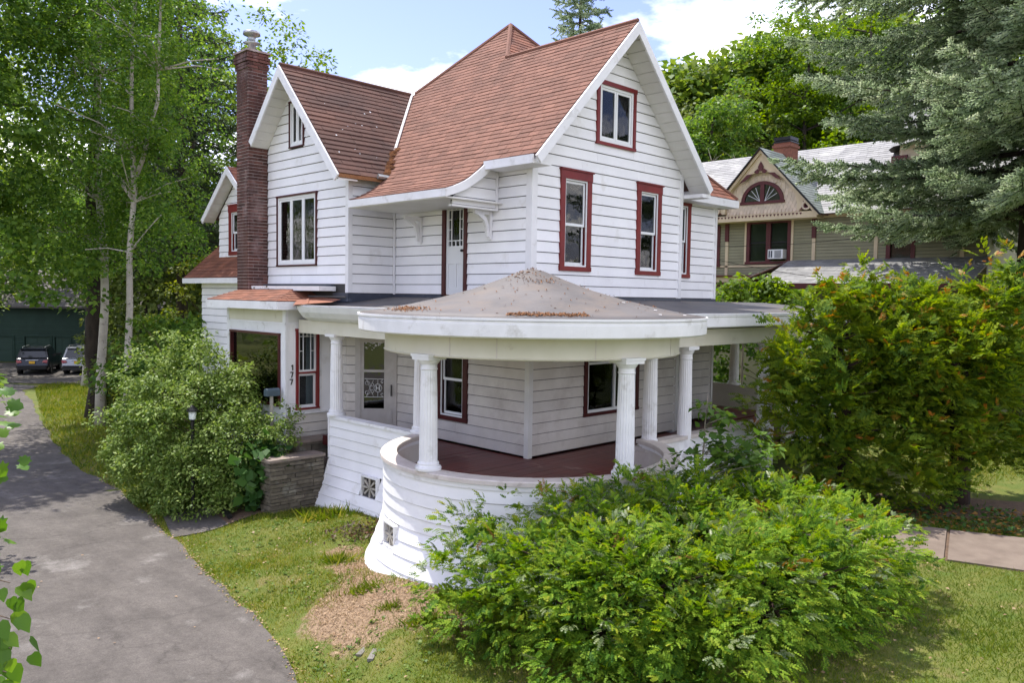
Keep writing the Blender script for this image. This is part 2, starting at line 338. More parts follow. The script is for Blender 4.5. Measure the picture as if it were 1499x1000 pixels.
sa = np.concatenate([np.linspace(-160, -40, 25), np.linspace(-38, -16, 23), np.linspace(-15.5, 15.5, 156), np.linspace(16.5, 40, 24), np.linspace(44, 160, 24)])
da = np.concatenate([np.linspace(-40, 0, 10), np.linspace(1, 4, 6), np.linspace(4.4, 28, 130), np.linspace(29, 66, 38), np.linspace(70, 260, 30)])
S_, D_ = np.meshgrid(sa, da); Z_ = _gz(S_.ravel(), D_.ravel())
XY = Wn(S_.ravel(), D_.ravel()); V = np.column_stack([XY, Z_])
ns, nd = len(sa), len(da); ii, jj = np.meshgrid(np.arange(ns-1), np.arange(nd-1)); q = (jj*ns+ii).ravel()
F = np.stack([q, q+1, q+ns+1, q+ns], 1)
g_ = np_mesh('ground', V, F, M['lawn'], smooth=True); g_['kind'] = 'structure'
MB_C = np.array([(-1.75, 10.3, .60), (-2.3, 10.5, .45), (-2.1, 11.1, .58), (-1.5, 11.0, .55), (-2.15, 11.8, .46), (-2.4, 12.5, .42), (-2.75, 13.3, .34), (-1.0, 10.3, .5), (-.6, 9.9, .4)])
def mulch_at(s, d):
    q = np.hypot(s[:, None]-MB_C[:, 0], d[:, None]-MB_C[:, 1])/MB_C[:, 2]; return np.clip(1.25-q.min(1)*.75, 0, 1)
am = g_.data.attributes.new('mulch', 'FLOAT', 'POINT'); am.data.foreach_set('value', mulch_at(S_.ravel(), D_.ravel()).astype(np.float32))

def drape_strip(name, left, right, m_, dz, nu=10, kind='structure', step=.5):
    """Sheet draped on the terrain between two matching edge curves given in (s, d)."""
    def resample(c, n):
        c = np.array(c, float); L = np.r_[0, np.cumsum(np.hypot(*np.diff(c, axis=0).T))]; t = np.linspace(0, L[-1], n)
        return np.column_stack([np.interp(t, L, c[:, 0]), np.interp(t, L, c[:, 1])])
    L = np.hypot(*np.diff(np.array(right, float), axis=0).T).sum(); n = max(4, int(L/step))
    a = resample(left, n); b = resample(right, n); t = np.linspace(0, 1, nu)[None, :, None]
    P = (a[:, None]*(1-t)+b[:, None]*t).reshape(-1, 2)
    V = np.column_stack([Wn(P[:, 0], P[:, 1]), _gz(P[:, 0], P[:, 1])+dz])
    i, j = np.meshgrid(np.arange(nu-1), np.arange(n-1)); q = (j*nu+i).ravel()
    o = np_mesh(name, V, np.stack([q, q+1, q+nu+1, q+nu], 1), m_, smooth=True)
    if kind: o['kind'] = kind
    return o
def wob(c, amp, n=6, seed=0):
    c = np.array(c, float); L = np.r_[0, np.cumsum(np.hypot(*np.diff(c, axis=0).T))]; t = np.linspace(0, L[-1], int(L[-1]*n)+2)
    P = np.column_stack([np.interp(t, L, c[:, 0]), np.interp(t, L, c[:, 1])]); r_ = np.random.default_rng(seed)
    k = np.convolve(r_.normal(0, 1, len(P)+8), np.ones(4)/4, 'same')[4:-4]*amp
    P[:, 0] += k; P[:, 1] += np.roll(k, 3)*.6; return P
DR = [(-1.7, 7.0), (-2.10, 8.3), (-2.42, 9.21), (-3.06, 10.25), (-4.14, 11.8), (-5.07, 13.2), (-6.03, 14.5), (-6.70, 15.3), (-7.45, 16.6), (-8.1, 17.3), (-9.5, 19.0), (-11.3, 21.0), (-13.5, 23.8), (-17.2, 29.3), (-21.2, 35.3), (-24.4, 39.9), (-24.6, 42.0)]
DRIVE_EDGE = wob(DR, .10, 5, 3)
DRIVE_LEFT = [(-7.2, 3.0), (-7.6, 5.5), (-8.0, 8.0), (-8.6, 10.5), (-9.3, 12.5), (-10.0, 14.5), (-11, 16.5), (-12.2, 18.6), (-14, 21), (-16, 23.6), (-18.5, 27), (-21.5, 31.5), (-25, 37), (-28, 42), (-29, 44)]
drape_strip('driveway', DRIVE_LEFT, DRIVE_EDGE, M['asphalt'], .014, nu=14)
drape_strip('parking_court', [(-48, 43.5), (-50, 59)], [(-22.2, 43.6), (-26, 59)], M['asphalt'], .030, nu=20)
BR_A = [(-6.35, 14.95), (-5.7, 15.35), (-5.1, 15.75)]; BR_B = [(-7.45, 16.9), (-6.7, 16.9), (-6.0, 16.75)]
drape_strip('drive_spur', BR_A, BR_B, M['asphalt'], .018, nu=8, step=.2)
drape_strip('entry_path', [(-5.5, 15.5), (-4.9, 15.9), (-4.35, 16.0)], [(-6.5, 16.95), (-5.6, 17.1), (-4.75, 17.0)], M['dirt'], .022, nu=8, step=.2)

drape_strip('bounce_street', [(-70, 1.6), (70, -1.0)], [(-70, -9), (70, -11)], M['asphalt'], .03, nu=10, step=4)  # unseen road, added to bounce light onto the walls
# walk on the right: slabs with open joints
wk = drape_strip('walkway', [(5.4, 14.9), (8.55, 13.55), (13.3, 11.2)], [(4.6, 13.4), (7.62, 11.72), (12.2, 9.3)], M['dirt'], .004, nu=6)
WE = np.array([(4.9, 15.0), (8.62, 13.42), (13.3, 11.3)]); WB = np.array([(4.1, 13.55), (7.62, 11.75), (12.2, 9.5)])
def lerp_curve(c, t):
    L = np.r_[0, np.cumsum(np.hypot(*np.diff(c, axis=0).T))]; t = t*L[-1]
    return np.array([np.interp(t, L, c[:, 0]), np.interp(t, L, c[:, 1])])
cuts = [0, .17, .327, .49, .66, .83, 1.0]
for k in range(6):
    b = MB(); a0 = lerp_curve(WE, cuts[k]+.003); a1 = lerp_curve(WE, cuts[k+1]-.003); b0 = lerp_curve(WB, cuts[k]+.003); b1 = lerp_curve(WB, cuts[k+1]-.003)
    tz = [float(_gz(*p))+.035+random.uniform(-.008, .012) for p in (a0, a1, b1, b0)]
    pts = [W(*p) for p in (a0, a1, b1, b0)]
    top = [Vector((p.x, p.y, z)) for p, z in zip(pts, tz)]; bot = [Vector((p.x, p.y, z-.09)) for p, z in zip(pts, tz)]
    b.hexa(bot+top); b.build('paving_slab', M['flag'], wk)
# ------------------------------------------------------------------ the white house
house = root('house', 'white clapboard two storey house with red shingle roofs, brick chimney and rounded corner porch', 'house', (10.68, 10.18, 0))
def V2(p): return Vector((p[0], p[1], 0))
class Wall:
    """Vertical plane from A to B; s runs A->B, n points outward."""
    def __init__(w, A, B):
        w.A = V2(A); w.B = V2(B); w.L = (w.B-w.A).length; w.d = (w.B-w.A).normalized(); w.n = Vector((w.d.y, -w.d.x, 0))
    def p(w, s, n, z): q = w.A+w.d*s+w.n*n; return (q.x, q.y, z)
    def box(w, mb, s0, s1, n0, n1, z0, z1, mi=0):
        mb.hexa([w.p(s0, n1, z0), w.p(s1, n1, z0), w.p(s1, n0, z0), w.p(s0, n0, z0), w.p(s0, n1, z1), w.p(s1, n1, z1), w.p(s1, n0, z1), w.p(s0, n0, z1)], mi)
    def clad(w, z0, z1, openings=(), prof=None, course=.203, board=None, core=None, phase=0.0, s0=0.0, s1=None, name='wall', zc0=None, parent=None, proud=.021):
        s1 = w.L if s1 is None else s1
        zc0 = z0 if zc0 is None else zc0
        rngf = prof if prof else (lambda z: (s0, s1))
        # hollow core with real openings
        mb = MB(); xs = sorted({s0, s1, *[o[0] for o in openings], *[o[1] for o in openings]})
        zs = sorted({zc0, z1, *[o[2] for o in openings], *[o[3] for o in openings]})
        zs = [z for z in zs if zc0 <= z <= z1]
        if prof:
            extra = []
            for a, b_ in zip(zs[:-1], zs[1:]):
                n = max(1, int((b_-a)/.12)); extra += [a+(b_-a)*k/n for k in range(n)]
            zs = sorted(set(extra+[zs[-1]]))
        for za, zb in zip(zs[:-1], zs[1:]):
            zm_ = (za+zb)/2; run = None; la, ra = rngf(za); lb, rb = rngf(zb)
            segs = []
            for a, b_ in zip(xs[:-1], xs[1:]):
                sm = (a+b_)/2
                if any(o[0] < sm < o[1] and o[2] < zm_ < o[3] for o in openings):
                    if run: segs.append(run); run = None
                else: run = (run[0], b_) if run else (a, b_)
            if run: segs.append(run)
            for a, b_ in segs:
                q = [max(a, la), min(b_, ra), max(a, lb), min(b_, rb)]
                if q[1] <= q[0]: continue
                if q[3] < q[2]: q[2] = q[3] = min(max((q[2]+q[3])/2, q[0]), q[1])
                f_, bk = -.012, -.12
                mb.hexa([w.p(q[0], f_, za), w.p(q[1], f_, za), w.p(q[1], bk, za), w.p(q[0], bk, za), w.p(q[2], f_, zb), w.p(q[3], f_, zb), w.p(q[3], bk, zb), w.p(q[2], bk, zb)])
        wo = mb.build(name, core or M['felt'], parent or house)
        k = 0; board = board or M['siding']
        while True:
            zb = z0+(k-phase)*course; zt = min(zb+course, z1); k += 1
            if zb >= z1-.02: break
            zb = max(zb, z0)
            if zt <= z0+.02: continue
            lo, hi = zb+.015, zt+.001
            ivs = []; cuts = sorted({s0, s1, *[o[0] for o in openings if o[2] < hi and o[3] > lo], *[o[1] for o in openings if o[2] < hi and o[3] > lo]})
            pend = None
            for a, b_ in zip(cuts[:-1], cuts[1:]):
                sm = (a+b_)/2; ov = [o for o in openings if o[0] < sm < o[1] and o[2] < hi and o[3] > lo]
                if ov:
                    if pend: ivs.append((*pend, lo, hi)); pend = None
                    o = ov[0]
                    if o[2]-lo > .04: ivs.append((a, b_, lo, o[2]))
                    if hi-o[3] > .04: ivs.append((a, b_, o[3], hi))
                else: pend = (pend[0], b_) if pend else (a, b_)
            if pend: ivs.append((*pend, lo, hi))
            iv2 = []
            for a, b_, l, h_ in ivs:
                while b_-a > 2.3:
                    c_ = a+random.uniform(1.2, 2.2)
                    if b_-c_ < .5: break
                    iv2.append((a, c_-.0015, l, h_)); a = c_+.0015
                iv2.append((a, b_, l, h_))
            for a, b_, l, h_ in iv2:
                la, ra = rngf(l); lb, rb = rngf(h_)
                a0, b0, a1, b1 = max(a, la), min(b_, ra), max(a, lb), min(b_, rb)
                if b0-a0 < .03: continue
                if b1 < a1: a1 = b1 = min(max((a1+b1)/2, a0), b0)
                bm = MB(); pr = proud; ti = .002+(h_-l < course*.8)*pr*.3
                bm.hexa([w.p(a0, pr, l), w.p(b0, pr, l), w.p(b0, -.008, l), w.p(a0, -.008, l), w.p(a1, ti, h_), w.p(b1, ti, h_), w.p(b1, -.008, h_), w.p(a1, -.008, h_)])
                bm.build('siding_board', board, wo)
        return wo

def window(w, s0, s1, z0, z1, kind='double', cas=.12, casm='oxblood', head=True, inner='curtain', sill=True, n0=.0, parent=None, sides=(1, 1)):
    """Outer casing box s0..s1, z0..z1 on wall w."""
    mb = MB(); p_ = .045+n0
    hd = cas*1.25 if head else cas
    if sides[0]: w.box(mb, s0, s0+cas, -.06, p_, z0+cas*.7, z1-hd)
    if sides[1]: w.box(mb, s1-cas, s1, -.06, p_, z0+cas*.7, z1-hd)
    w.box(mb, s0-.012, s1+.012, -.06, p_+.008, z1-hd, z1)
    if head: w.box(mb, s0-.03, s1+.03, -.02, p_+.035, z1, z1+.028)
    w.box(mb, s0-.012, s1+.012, -.06, p_+.006, z0, z0+cas*.7)
    o = mb.build('window', M[casm], parent or house)
    a, b, c, d = s0+cas, s1-cas, z0+cas*.7, z1-hd
    def frame(nm, a, b, c, d, n, t=.045, m_='sash', th=.03):
        f = MB(); w.box(f, a, a+t, n-th, n, c, d); w.box(f, b-t, b, n-th, n, c, d); w.box(f, a+t, b-t, n-th, n, c, c+t*1.15); w.box(f, a+t, b-t, n-th, n, d-t, d)
        f.build(nm, M[m_], o)
    def pane(a, b, c, d, n, m_='glass'):
        g = MB(); w.box(g, a, b, n-.006, n, c, d); g.build('pane', M[m_], o)
    T = .045
    if kind == 'double':
        frame('storm_frame', a, b, c, d, .028, .028, 'sash', .02)
        zm_ = c+(d-c)*.48
        frame('sash', a+.03, b-.03, zm_-.02, d-.03, -.012); pane(a+.03+T, b-.03-T, zm_-.02+T, d-.03-T, -.022)
        frame('sash', a+.03, b-.03, c+.03, zm_+.02, -.046); pane(a+.03+T, b-.03-T, c+.03+T, zm_+.02-T, -.056)
    elif kind in ('casement2', 'casement3'):
        k = 2 if kind == 'casement2' else 3
        frame('window_frame', a, b, c, d, .022, .05)
        a2, b2 = a+.05, b-.05; wd = (b2-a2)/k
        for i in range(k):
            frame('sash', a2+i*wd+.004, a2+(i+1)*wd-.004, c+.055, d-.05, .004, .05)
            pane(a2+i*wd+.054, a2+(i+1)*wd-.054, c+.105, d-.1, -.012)
    elif kind == 'picture':
        pane(a, b, c, d, -.03, 'glass_dark')
    elif kind == 'cottage':
        zm_ = c+(d-c)*.46
        frame('sash', a, b, zm_, d, -.006, .05); pane(a+.05, b-.05, zm_+.05, d-.05, -.018)
        frame('sash', a, b, c, zm_-.02, -.03, .055); pane(a+.055, b-.055, c+.06, zm_-.075, -.042)
        r_ = MB(); w.box(r_, a, b, -.02, .012, zm_-.025, zm_+.015); r_.build('meeting_rail', M[casm], o)
        mu = MB(); x1, x2, zt = a+.05+(b-a-.1)*.24, b-.05-(b-a-.1)*.24, d-.05
        w.box(mu, x1-.009, x1+.009, -.014, 0, zm_+.05, zt); w.box(mu, x2-.009, x2+.009, -.0135, .0005, zm_+.05, zt)
        for xx in (x1, x2):
            e = a+.05 if xx == x1 else b-.05
            zq = zm_+.05+(zt-zm_-.05)*.52; w.box(mu, min(xx, e), max(xx, e), -.013, -.001, zq-.008, zq+.008)
        zq = zt-.07; w.box(mu, a+.05, b-.05, -.0125, -.0015, zq-.007, zq+.007); w.box(mu, (a+b)/2-.007, (a+b)/2+.007, -.012, -.002, zq+.007, zt)
        mu.build('glazing_bar', M['sash'], o)
    elif kind == 'transom2':
        frame('window_frame', a, b, c, d, .02, .05); zt = c+(d-c)*.68; x = a+(b-a)*.55
        f = MB(); w.box(f, x-.03, x+.03, -.02, .024, c+.055, d-.05); w.box(f, a+.05, b-.05, -.018, .018, zt-.025, zt+.025); f.build('glazing_bar', M['sash'], o)
        for q in ((a+.05, x-.03), (x+.03, b-.05)):
            pane(q[0], q[1], c+.055, zt-.025, -.01); pane(q[0], q[1], zt+.025, d-.05, -.01)
    def cloth(m_, sa, sb, za, zb, n=-.13, wav=.018, nn=24):
        c_ = MB()
        for i in range(nn):
            t0, t1 = i/nn, (i+1)/nn
            f0, f1 = n+wav*math.sin(t0*nn*1.1), n+wav*math.sin(t1*nn*1.1)
            c_.poly([w.p(sa+(sb-sa)*t0, f0, za), w.p(sa+(sb-sa)*t1, f1, za), w.p(sa+(sb-sa)*t1, f1, zb), w.p(sa+(sb-sa)*t0, f0, zb)])
        return c_.build('curtain', M[m_], o, fix=False)
    if inner == 'curtain':
        cloth('curtain', a, b, c, d-.05); bl = MB(); w.box(bl, a, b, -.11, -.10, d-.32, d-.12); bl.build('blind', M['blind'], o)
    elif inner == 'lace':
        cloth('lace', a, a+(b-a)*.36, c, d); cloth('lace', b-(b-a)*.2, b, c, d)
    elif inner == 'half':
        cloth('curtain', b-(b-a)*.4, b, c, d)
    return o

# ---- walls, upper storey (camera-facing walls have boards; the hidden ones are plain core)
W1 = Wall((10.681, 10.183), (15.55, 10.183)); W2 = Wall((10.681, 14.31), (10.681, 10.183)); W3 = Wall((9.499, 14.31), (10.681, 14.31)); W4 = Wall((9.499, 18.30), (9.499, 14.31)); W5 = Wall((15.55, 10.80), (18.07, 10.80))
sx = lambda x: x-10.681
Z2 = 3.985; GAP = 9.245
def gable1(z):
    if z < 6.46: return (0, W1.L)
    k = (GAP-z)/1.035; c_ = 13.10-10.681
    return (max(0, c_-k), min(W1.L, c_+k)) if k > 0 else (c_, c_)
op1 = [(sx(11.435), sx(12.342), 4.48, 6.385), (sx(13.85), sx(14.725), 4.47, 6.385), (sx(12.46), sx(13.73), 7.01, 8.27)]
ins = lambda o, c=.09: (o[0]+c, o[1]-c, o[2]+c*.6, o[3]-c)
W1.clad(Z2, 9.22, [ins(o) for o in op1], gable1)
for q in op1[:2]: window(W1, *q, 'double', .125, inner='curtain')
window(W1, *op1[2], 'casement2', .085, head=False, inner='half')
y2 = lambda y: 14.31-y
opd = (y2(12.66), y2(11.915), 3.98, 6.02)
W2.clad(Z2, 6.50, [(opd[0]+.06, opd[1]-.06, 3.9, opd[3]-.06)], zc0=3.9)
W3.clad(Z2, 6.42, zc0=3.9)
y4 = lambda y: 18.30-y
def gable4(z):
    if z < 6.62: return (0, W4.L)
    k = (8.86-z)/1.10; c_ = y4(16.31)
    return (max(0, c_-k), min(W4.L, c_+k)) if k > 0 else (c_, c_)
op4 = [(y4(17.23), y4(15.50), 4.59, 6.21), (y4(16.67), y4(16.04), 7.25, 8.29)]
W4.clad(4.17, 8.82, [ins(o, .03) for o in op4], gable4, s0=.62, zc0=3.9)
window(W4, *op4[0], 'casement3', .04, 'oxblood_dark', head=False, inner=None)
window(W4, *op4[1], 'casement2', .035, 'oxblood_dark', head=False, inner='half')
op5 = [(15.90-15.55, 16.86-15.55, 4.48, 6.35)]
W5.clad(Z2, 6.40, [ins(o) for o in op5]); window(W5, *op5[0], 'double', .125)
mb = MB()     # hidden walls of the two storeys, one closed shell
for a, b in (((15.55, 10.18), (15.55, 10.8)), ((18.07, 10.8), (18.07, 18.3)), ((18.07, 18.3), (9.5, 18.3))):
    w = Wall(a, b); w.box(mb, 0, w.L, -.12, -.012, -.4, 6.45)
mb.build('wall', M['siding'], house)
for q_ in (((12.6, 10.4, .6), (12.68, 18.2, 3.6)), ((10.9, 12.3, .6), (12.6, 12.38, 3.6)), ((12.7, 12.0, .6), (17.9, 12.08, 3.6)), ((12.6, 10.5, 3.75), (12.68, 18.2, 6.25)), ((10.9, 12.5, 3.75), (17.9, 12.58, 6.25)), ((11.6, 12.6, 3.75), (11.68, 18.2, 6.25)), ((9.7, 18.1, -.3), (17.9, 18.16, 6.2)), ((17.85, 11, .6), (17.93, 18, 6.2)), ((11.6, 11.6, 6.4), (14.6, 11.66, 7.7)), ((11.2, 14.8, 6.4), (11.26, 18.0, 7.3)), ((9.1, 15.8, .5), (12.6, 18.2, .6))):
    iw = MB(); iw.box(*q_); iw.build('added_dark_partition', M['interior'], house)  # unseen dark walls, added so the windows look into darkness
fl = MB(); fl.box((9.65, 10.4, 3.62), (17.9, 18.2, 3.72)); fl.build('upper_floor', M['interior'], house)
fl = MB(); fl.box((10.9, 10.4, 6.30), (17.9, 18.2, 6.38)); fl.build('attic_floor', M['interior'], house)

def corner(x, y, z0, z1, dx, dy, wd=.10, m_='trim', t=.026):
    c_ = MB(); ax = (x-t if dx < 0 else x+t); ay = (y-t if dy < 0 else y+t)
    c_.box((min(ax, x-dx*wd), min(y, ay), z0), (max(ax, x-dx*wd), max(y, ay), z1)); c_.box((min(x, ax), min(y, y-dy*wd), z0), (max(x, ax), max(y, y-dy*wd), z1))
    return c_.build('corner_board', M[m_], house)
corner(10.681, 10.183, 3.98, 6.46, -1, -1, .12); corner(9.499, 14.31, 4.0, 6.42, -1, -1, .08); corner(18.07, 10.8, 3.98, 6.40, 1, -1, .06)
c_ = MB(); c_.box((15.47, 10.155, 3.98), (15.575, 10.183, 6.75)); c_.box((15.55, 10.183, 3.98), (15.575, 10.75, 6.6)); c_.build('corner_board', M['trim'], house)
c_ = MB(); c_.box((10.63, 14.24, 3.98), (10.655, 14.29, 5.9)); c_.build('corner_board', M['trim'], house)

# dark flashing at the foot of the upper walls
fz = MB()
W1.box(fz, -.03, W1.L+.02, .004, .030, 3.80, 3.984); W2.box(fz, 0, opd[0]-.02, .004, .028, 3.80, 3.984); W2.box(fz, opd[1]+.02, W2.L, .004, .029, 3.80, 3.984)
W3.box(fz, -.01, W3.L, .004, .030, 3.80, 3.984); W5.box(fz, 0, W5.L+.03, .004, .030, 3.78, 3.984)
W4.box(fz, W4.L-.55, W4.L+.03, .004, .031, 3.80, 4.0); W4.box(fz, .60, W4.L-.52, .004, .12, 4.05, 4.165)
fz.build('flashing', M['flash'], house)

# ---- roofs
def clip(poly, e, lo, hi, axis):
    def half(P, val, keep_ge):
        r_ = []
        for i in range(len(P)):
            a, b = P[i], P[(i+1) % len(P)]; ia = (a[axis] >= val) if keep_ge else (a[axis] <= val); ib = (b[axis] >= val) if keep_ge else (b[axis] <= val)
            if ia: r_.append(a)
            if ia != ib:
                t = (val-a[axis])/(b[axis]-a[axis]); r_.append(tuple(a[k]+(b[k]-a[k])*t for k in (0, 1)))
        return r_
    P = half(poly, lo, True)
    return half(P, hi, False) if len(P) > 2 else []
def clip_tab(poly, u0, u1, v0, v1):
    P = clip(poly, 0, u0, u1, 0)
    return clip(P, 0, v0, v1, 1) if len(P) > 2 else []
def shingles(roof, O, U, Vv, poly, m_, e=.142, wd=.31, th=.011, seed=1, deck=True):
    O = Vector(O); U = Vector(U).normalized(); Vv = Vector(Vv).normalized(); Nn = U.cross(Vv)
    if Nn.z < 0: Nn = -Nn
    r_ = random.Random(seed); mb = MB()
    us = [p[0] for p in poly]; vs_ = [p[1] for p in poly]; v = min(vs_); row = 0
    while v < max(vs_)-1e-4:
        u = min(us)-r_.random()*wd
        while u < max(us):
            w_ = wd*r_.uniform(.8, 1.2)
            P = clip_tab(poly, u+.004, u+w_-.004, v, v+e+.002)
            u += w_
            if len(P) < 3: continue
            lift = th*r_.uniform(.75, 1.35); dv_ = r_.uniform(-.008, .006)
            top = []; bot = []
            for a, b in P:
                k = 1-(b-v)/e; bb = b+(dv_ if abs(b-v) < 1e-4 else 0)
                top.append(O+U*a+Vv*bb+Nn*(.004+lift*max(0, k))); bot.append(O+U*a+Vv*bb)
            mb.poly(top)
            n = len(P)
            for i in range(n):
                j = (i+1) % n
                mb.poly([bot[i], bot[j], top[j], top[i]])
        v += e; row += 1
    # join vertices per tab so that one tab is one island
    me = mb.mesh('shingles', m_)
    import bmesh
    bm = bmesh.new(); bm.from_mesh(me); bmesh.ops.remove_doubles(bm, verts=bm.verts, dist=.0012); bmesh.ops.recalc_face_normals(bm, faces=bm.faces); bm.to_mesh(me); bm.free()
    o = bpy.data.objects.new('shingles', me); put(o, roof); o['kind'] = 'stuff'
    if deck:
        d_ = MB(); d_.prism([O+U*a+Vv*b-Nn*.002 for a, b in poly], -Nn*.05); d_.build('roof_deck', M['deck'], roof)
roof = part('roof', house)
SL = 1.035; KV = math.hypot(1, SL); EX, EZ = 10.22, 6.46
def zmain(x): return EZ+SL*(x-EX)
# -X slope: local u = -Y (from Y=18.5), v up the slope; O at eave
def uv_main(y, x): return (18.5-y, (x-EX)*KV)
O_ = (EX, 18.5, EZ); U_ = (0, -1, 0); V_ = (1, 0, SL)
RX, YF = 13.06, 9.66
p1 = [uv_main(13.22, EX), uv_main(YF, EX), uv_main(YF, RX), uv_main(13.22, RX)]
p2 = [uv_main(18.5, EX), uv_main(13.22, EX), uv_main(13.22, RX), uv_main(14.44, 14.28)]
shingles(roof, O_, U_, V_, p1, M['shingle'], seed=2); shingles(roof, O_, U_, V_, p2, M['shingle'], seed=3)
# right slope of the front gable and hip faces (-Y, +X, +Y)
shingles(roof, (2*RX-EX, YF, EZ), (0, 1, 0), (-1, 0, SL), [(0, 0), (4.2, 0), (4.2, 2.84*KV), (0, 2.84*KV)], M['shingle_rust'], seed=4, wd=.4)
YH = 10.38
PX, PY, PZ = 14.28, 14.44, EZ+SL*(14.28-EX)
shingles(roof, (EX, YH, EZ), (1, 0, 0), (0, 1, SL), [(0, 0), (8.12, 0), (4.06, 4.06*KV)], M['shingle_rust'], seed=5, wd=.4)
shingles(roof, (EX+8.12, 18.5, EZ), (0, -1, 0), (-1, 0, SL), [(0, 0), (8.12, 0), (4.06, 4.06*KV)], M['shingle'], seed=6, e=.4, wd=1.2)
shingles(roof, (EX+8.12, 18.5, EZ), (-1, 0, 0), (0, -1, SL), [(0, 0), (8.12, 0), (4.06, 4.06*KV)], M['shingle'], seed=7, e=.4, wd=1.2)
# hip and ridge caps
rc = MB()
rc.tube([(RX, 13.3, zmain(RX)+.015), (PX, PY, PZ+.02)], .055, 6); rc.tube([(RX, YF, zmain(RX)+.012), (RX, 13.3, zmain(RX)+.012)], .05, 6)
rc.tube([(EX+2.4, 18.5-2.4, zmain(EX+2.4)+.012), (PX, PY, PZ+.02)], .05, 6); rc.tube([(EX+8.12, YH, EZ+.01), (PX, PY, PZ+.02)], .05, 6)
rc.build('ridge_cap', M['shingle'], roof)
# canopy flare over the balcony door
CP = [(EX+.02, EZ+.02), (10.02, 6.275), (9.80, 6.115), (9.55, 5.985), (9.27, 5.875)]
CY0, CY1 = 10.93, 13.93
for k in range(4):
    a, b = CP[k], CP[k+1]; L = math.hypot(a[0]-b[0], a[1]-b[1])
    shingles(roof, (b[0], CY1, b[1]), (0, -1, 0), (a[0]-b[0], 0, a[1]-b[1]), [(0, 0), (CY1-CY0, 0), (CY1-CY0, L), (0, L)], M['shingle'], seed=20+k, e=L/2.02)
fa = MB()
fa.box((9.235, CY0-.03, 5.72), (9.27, CY1+.02, 5.862)); fa.box((EX-.06, YF+.03, 6.29), (EX-.02, CY0, 6.445)); fa.box((EX-.02, YF+.04, 6.30), (10.66, CY0, 6.325))
fa.build('fascia', M['trim'], roof)
vb = MB()      # curved verge board
up_ = [(EX+.01, EZ-.012), (10.12, 6.345), (10.02, 6.265), (9.91, 6.185), (9.80, 6.105), (9.68, 6.035), (9.55, 5.975), (9.41, 5.915), (9.25, 5.862)]
lo_ = [(x+.075*(1-k/8)-.005, z-.165+.02*k/8) for k, (x, z) in enumerate(up_)]
for k in range(8):
    a, b, c, d = up_[k], up_[k+1], lo_[k+1], lo_[k]
    vb.prism([(a[0], CY0-.035, a[1]), (b[0], CY0-.035, b[1]), (c[0], CY0-.035, c[1]), (d[0], CY0-.035, d[1])], (0, .04, 0))
vb.build('verge_board', M['trim'], roof)
ck = part('canopy_cheek', house)
WC = Wall((9.50, 11.07), (10.66, 11.07))
cb = MB(); cb.prism([(9.55, 11.08, 5.60), (10.66, 11.08, 5.60), (10.66, 11.08, 6.44), (10.15, 11.08, 6.22), (9.8, 11.08, 5.94), (9.55, 11.08, 5.82)], (0, .05, 0)); cb.build('cheek_panel', M['felt'], ck)
cz = [5.62, 5.765, 5.97, 6.175, 6.40]
lx = [9.53, 9.56, 9.86, 10.12, 10.36]
for k in range(4):
    q = MB(); a, b = cz[k]+.012, cz[k+1]; la, lb = lx[k], lx[k+1]
    q.hexa([(la, 11.052, a), (10.665, 11.052, a), (10.665, 11.085, a), (la, 11.085, a), (lb, 11.068, b), (10.665, 11.068, b), (10.665, 11.085, b), (lb, 11.085, b)]); q.build('siding_board', M['siding'], ck)
q = MB(); q.box((9.51, 11.04, 5.585), (10.66, 11.14, 5.62)); q.box((10.60, 11.035, 5.585), (10.655, 11.06, 6.42)); q.build('cheek_trim', M['trim'], ck)
ks = MB(); ks.box((9.27, CY0, 5.705), (10.66, CY1, 5.73)); ks.build('canopy_soffit', M['soffit'], roof)
def bracket(y):
    b_ = MB(); b_.prism([(10.655, y-.03, 5.58), (10.22, y-.03, 5.58), (10.22, y-.03, 5.53), (10.32, y-.03, 5.50), (10.47, y-.03, 5.40), (10.53, y-.03, 5.24), (10.545, y-.03, 5.10), (10.655, y-.03, 5.10), (10.655, y-.03, 5.18), (10.60, y-.03, 5.20), (10.585, y-.03, 5.32), (10.52, y-.03, 5.46), (10.44, y-.03, 5.52), (10.655, y-.03, 5.52)], (0, .06, 0))
    b_.box((10.60, y-.045, 5.05), (10.66, y+.045, 5.58)); b_.box((10.2, y-.045, 5.575), (10.66, y+.045, 5.60)); b_.build('bracket', M['trim'], house)
bracket(11.24); bracket(13.36)

# bay gable (facing -X): ridge along X at Y=16.31
BY, BZ, BS = 16.31, 8.97, 1.10
KB = math.hypot(1, BS); BX0 = 9.04
hb = 2.34                                       # run to the eave
xv = lambda z: EX+(z-EZ)/SL                     # X of the main slope at height z
broof = part('bay_roof', house)
shingles(broof, (BX0, BY-hb, BZ-BS*hb), (1, 0, 0), (0, 1, BS), [(0, 0), (xv(BZ-BS*hb)-BX0+.08, 0), (xv(BZ)-BX0+.02, hb*KB), (0, hb*KB)], M['shingle_dark'], seed=11, e=.150, wd=.9, th=.014)
shingles(broof, (BX0, BY+hb, BZ-BS*hb), (1, 0, 0), (0, -1, BS), [(.47, 0), (3.6, 0), (3.6, hb*KB), (.47, hb*KB)], M['shingle_dark'], seed=12, e=.3, wd=1)
shingles(broof, (BX0, BY+1.37, BZ-BS*1.37), (1, 0, 0), (0, -1, BS), [(0, 0), (.468, 0), (.468, 1.37*KB), (0, 1.37*KB)], M['shingle_dark'], seed=13, e=.15, wd=.4)
rc = MB(); rc.tube([(BX0, BY, BZ+.012), (xv(BZ), BY, BZ+.012)], .045, 6); rc.build('ridge_cap', M['shingle_dark'], broof)
vf = MB()       # white valley flashing
za, zb = 7.10, BZ-.06
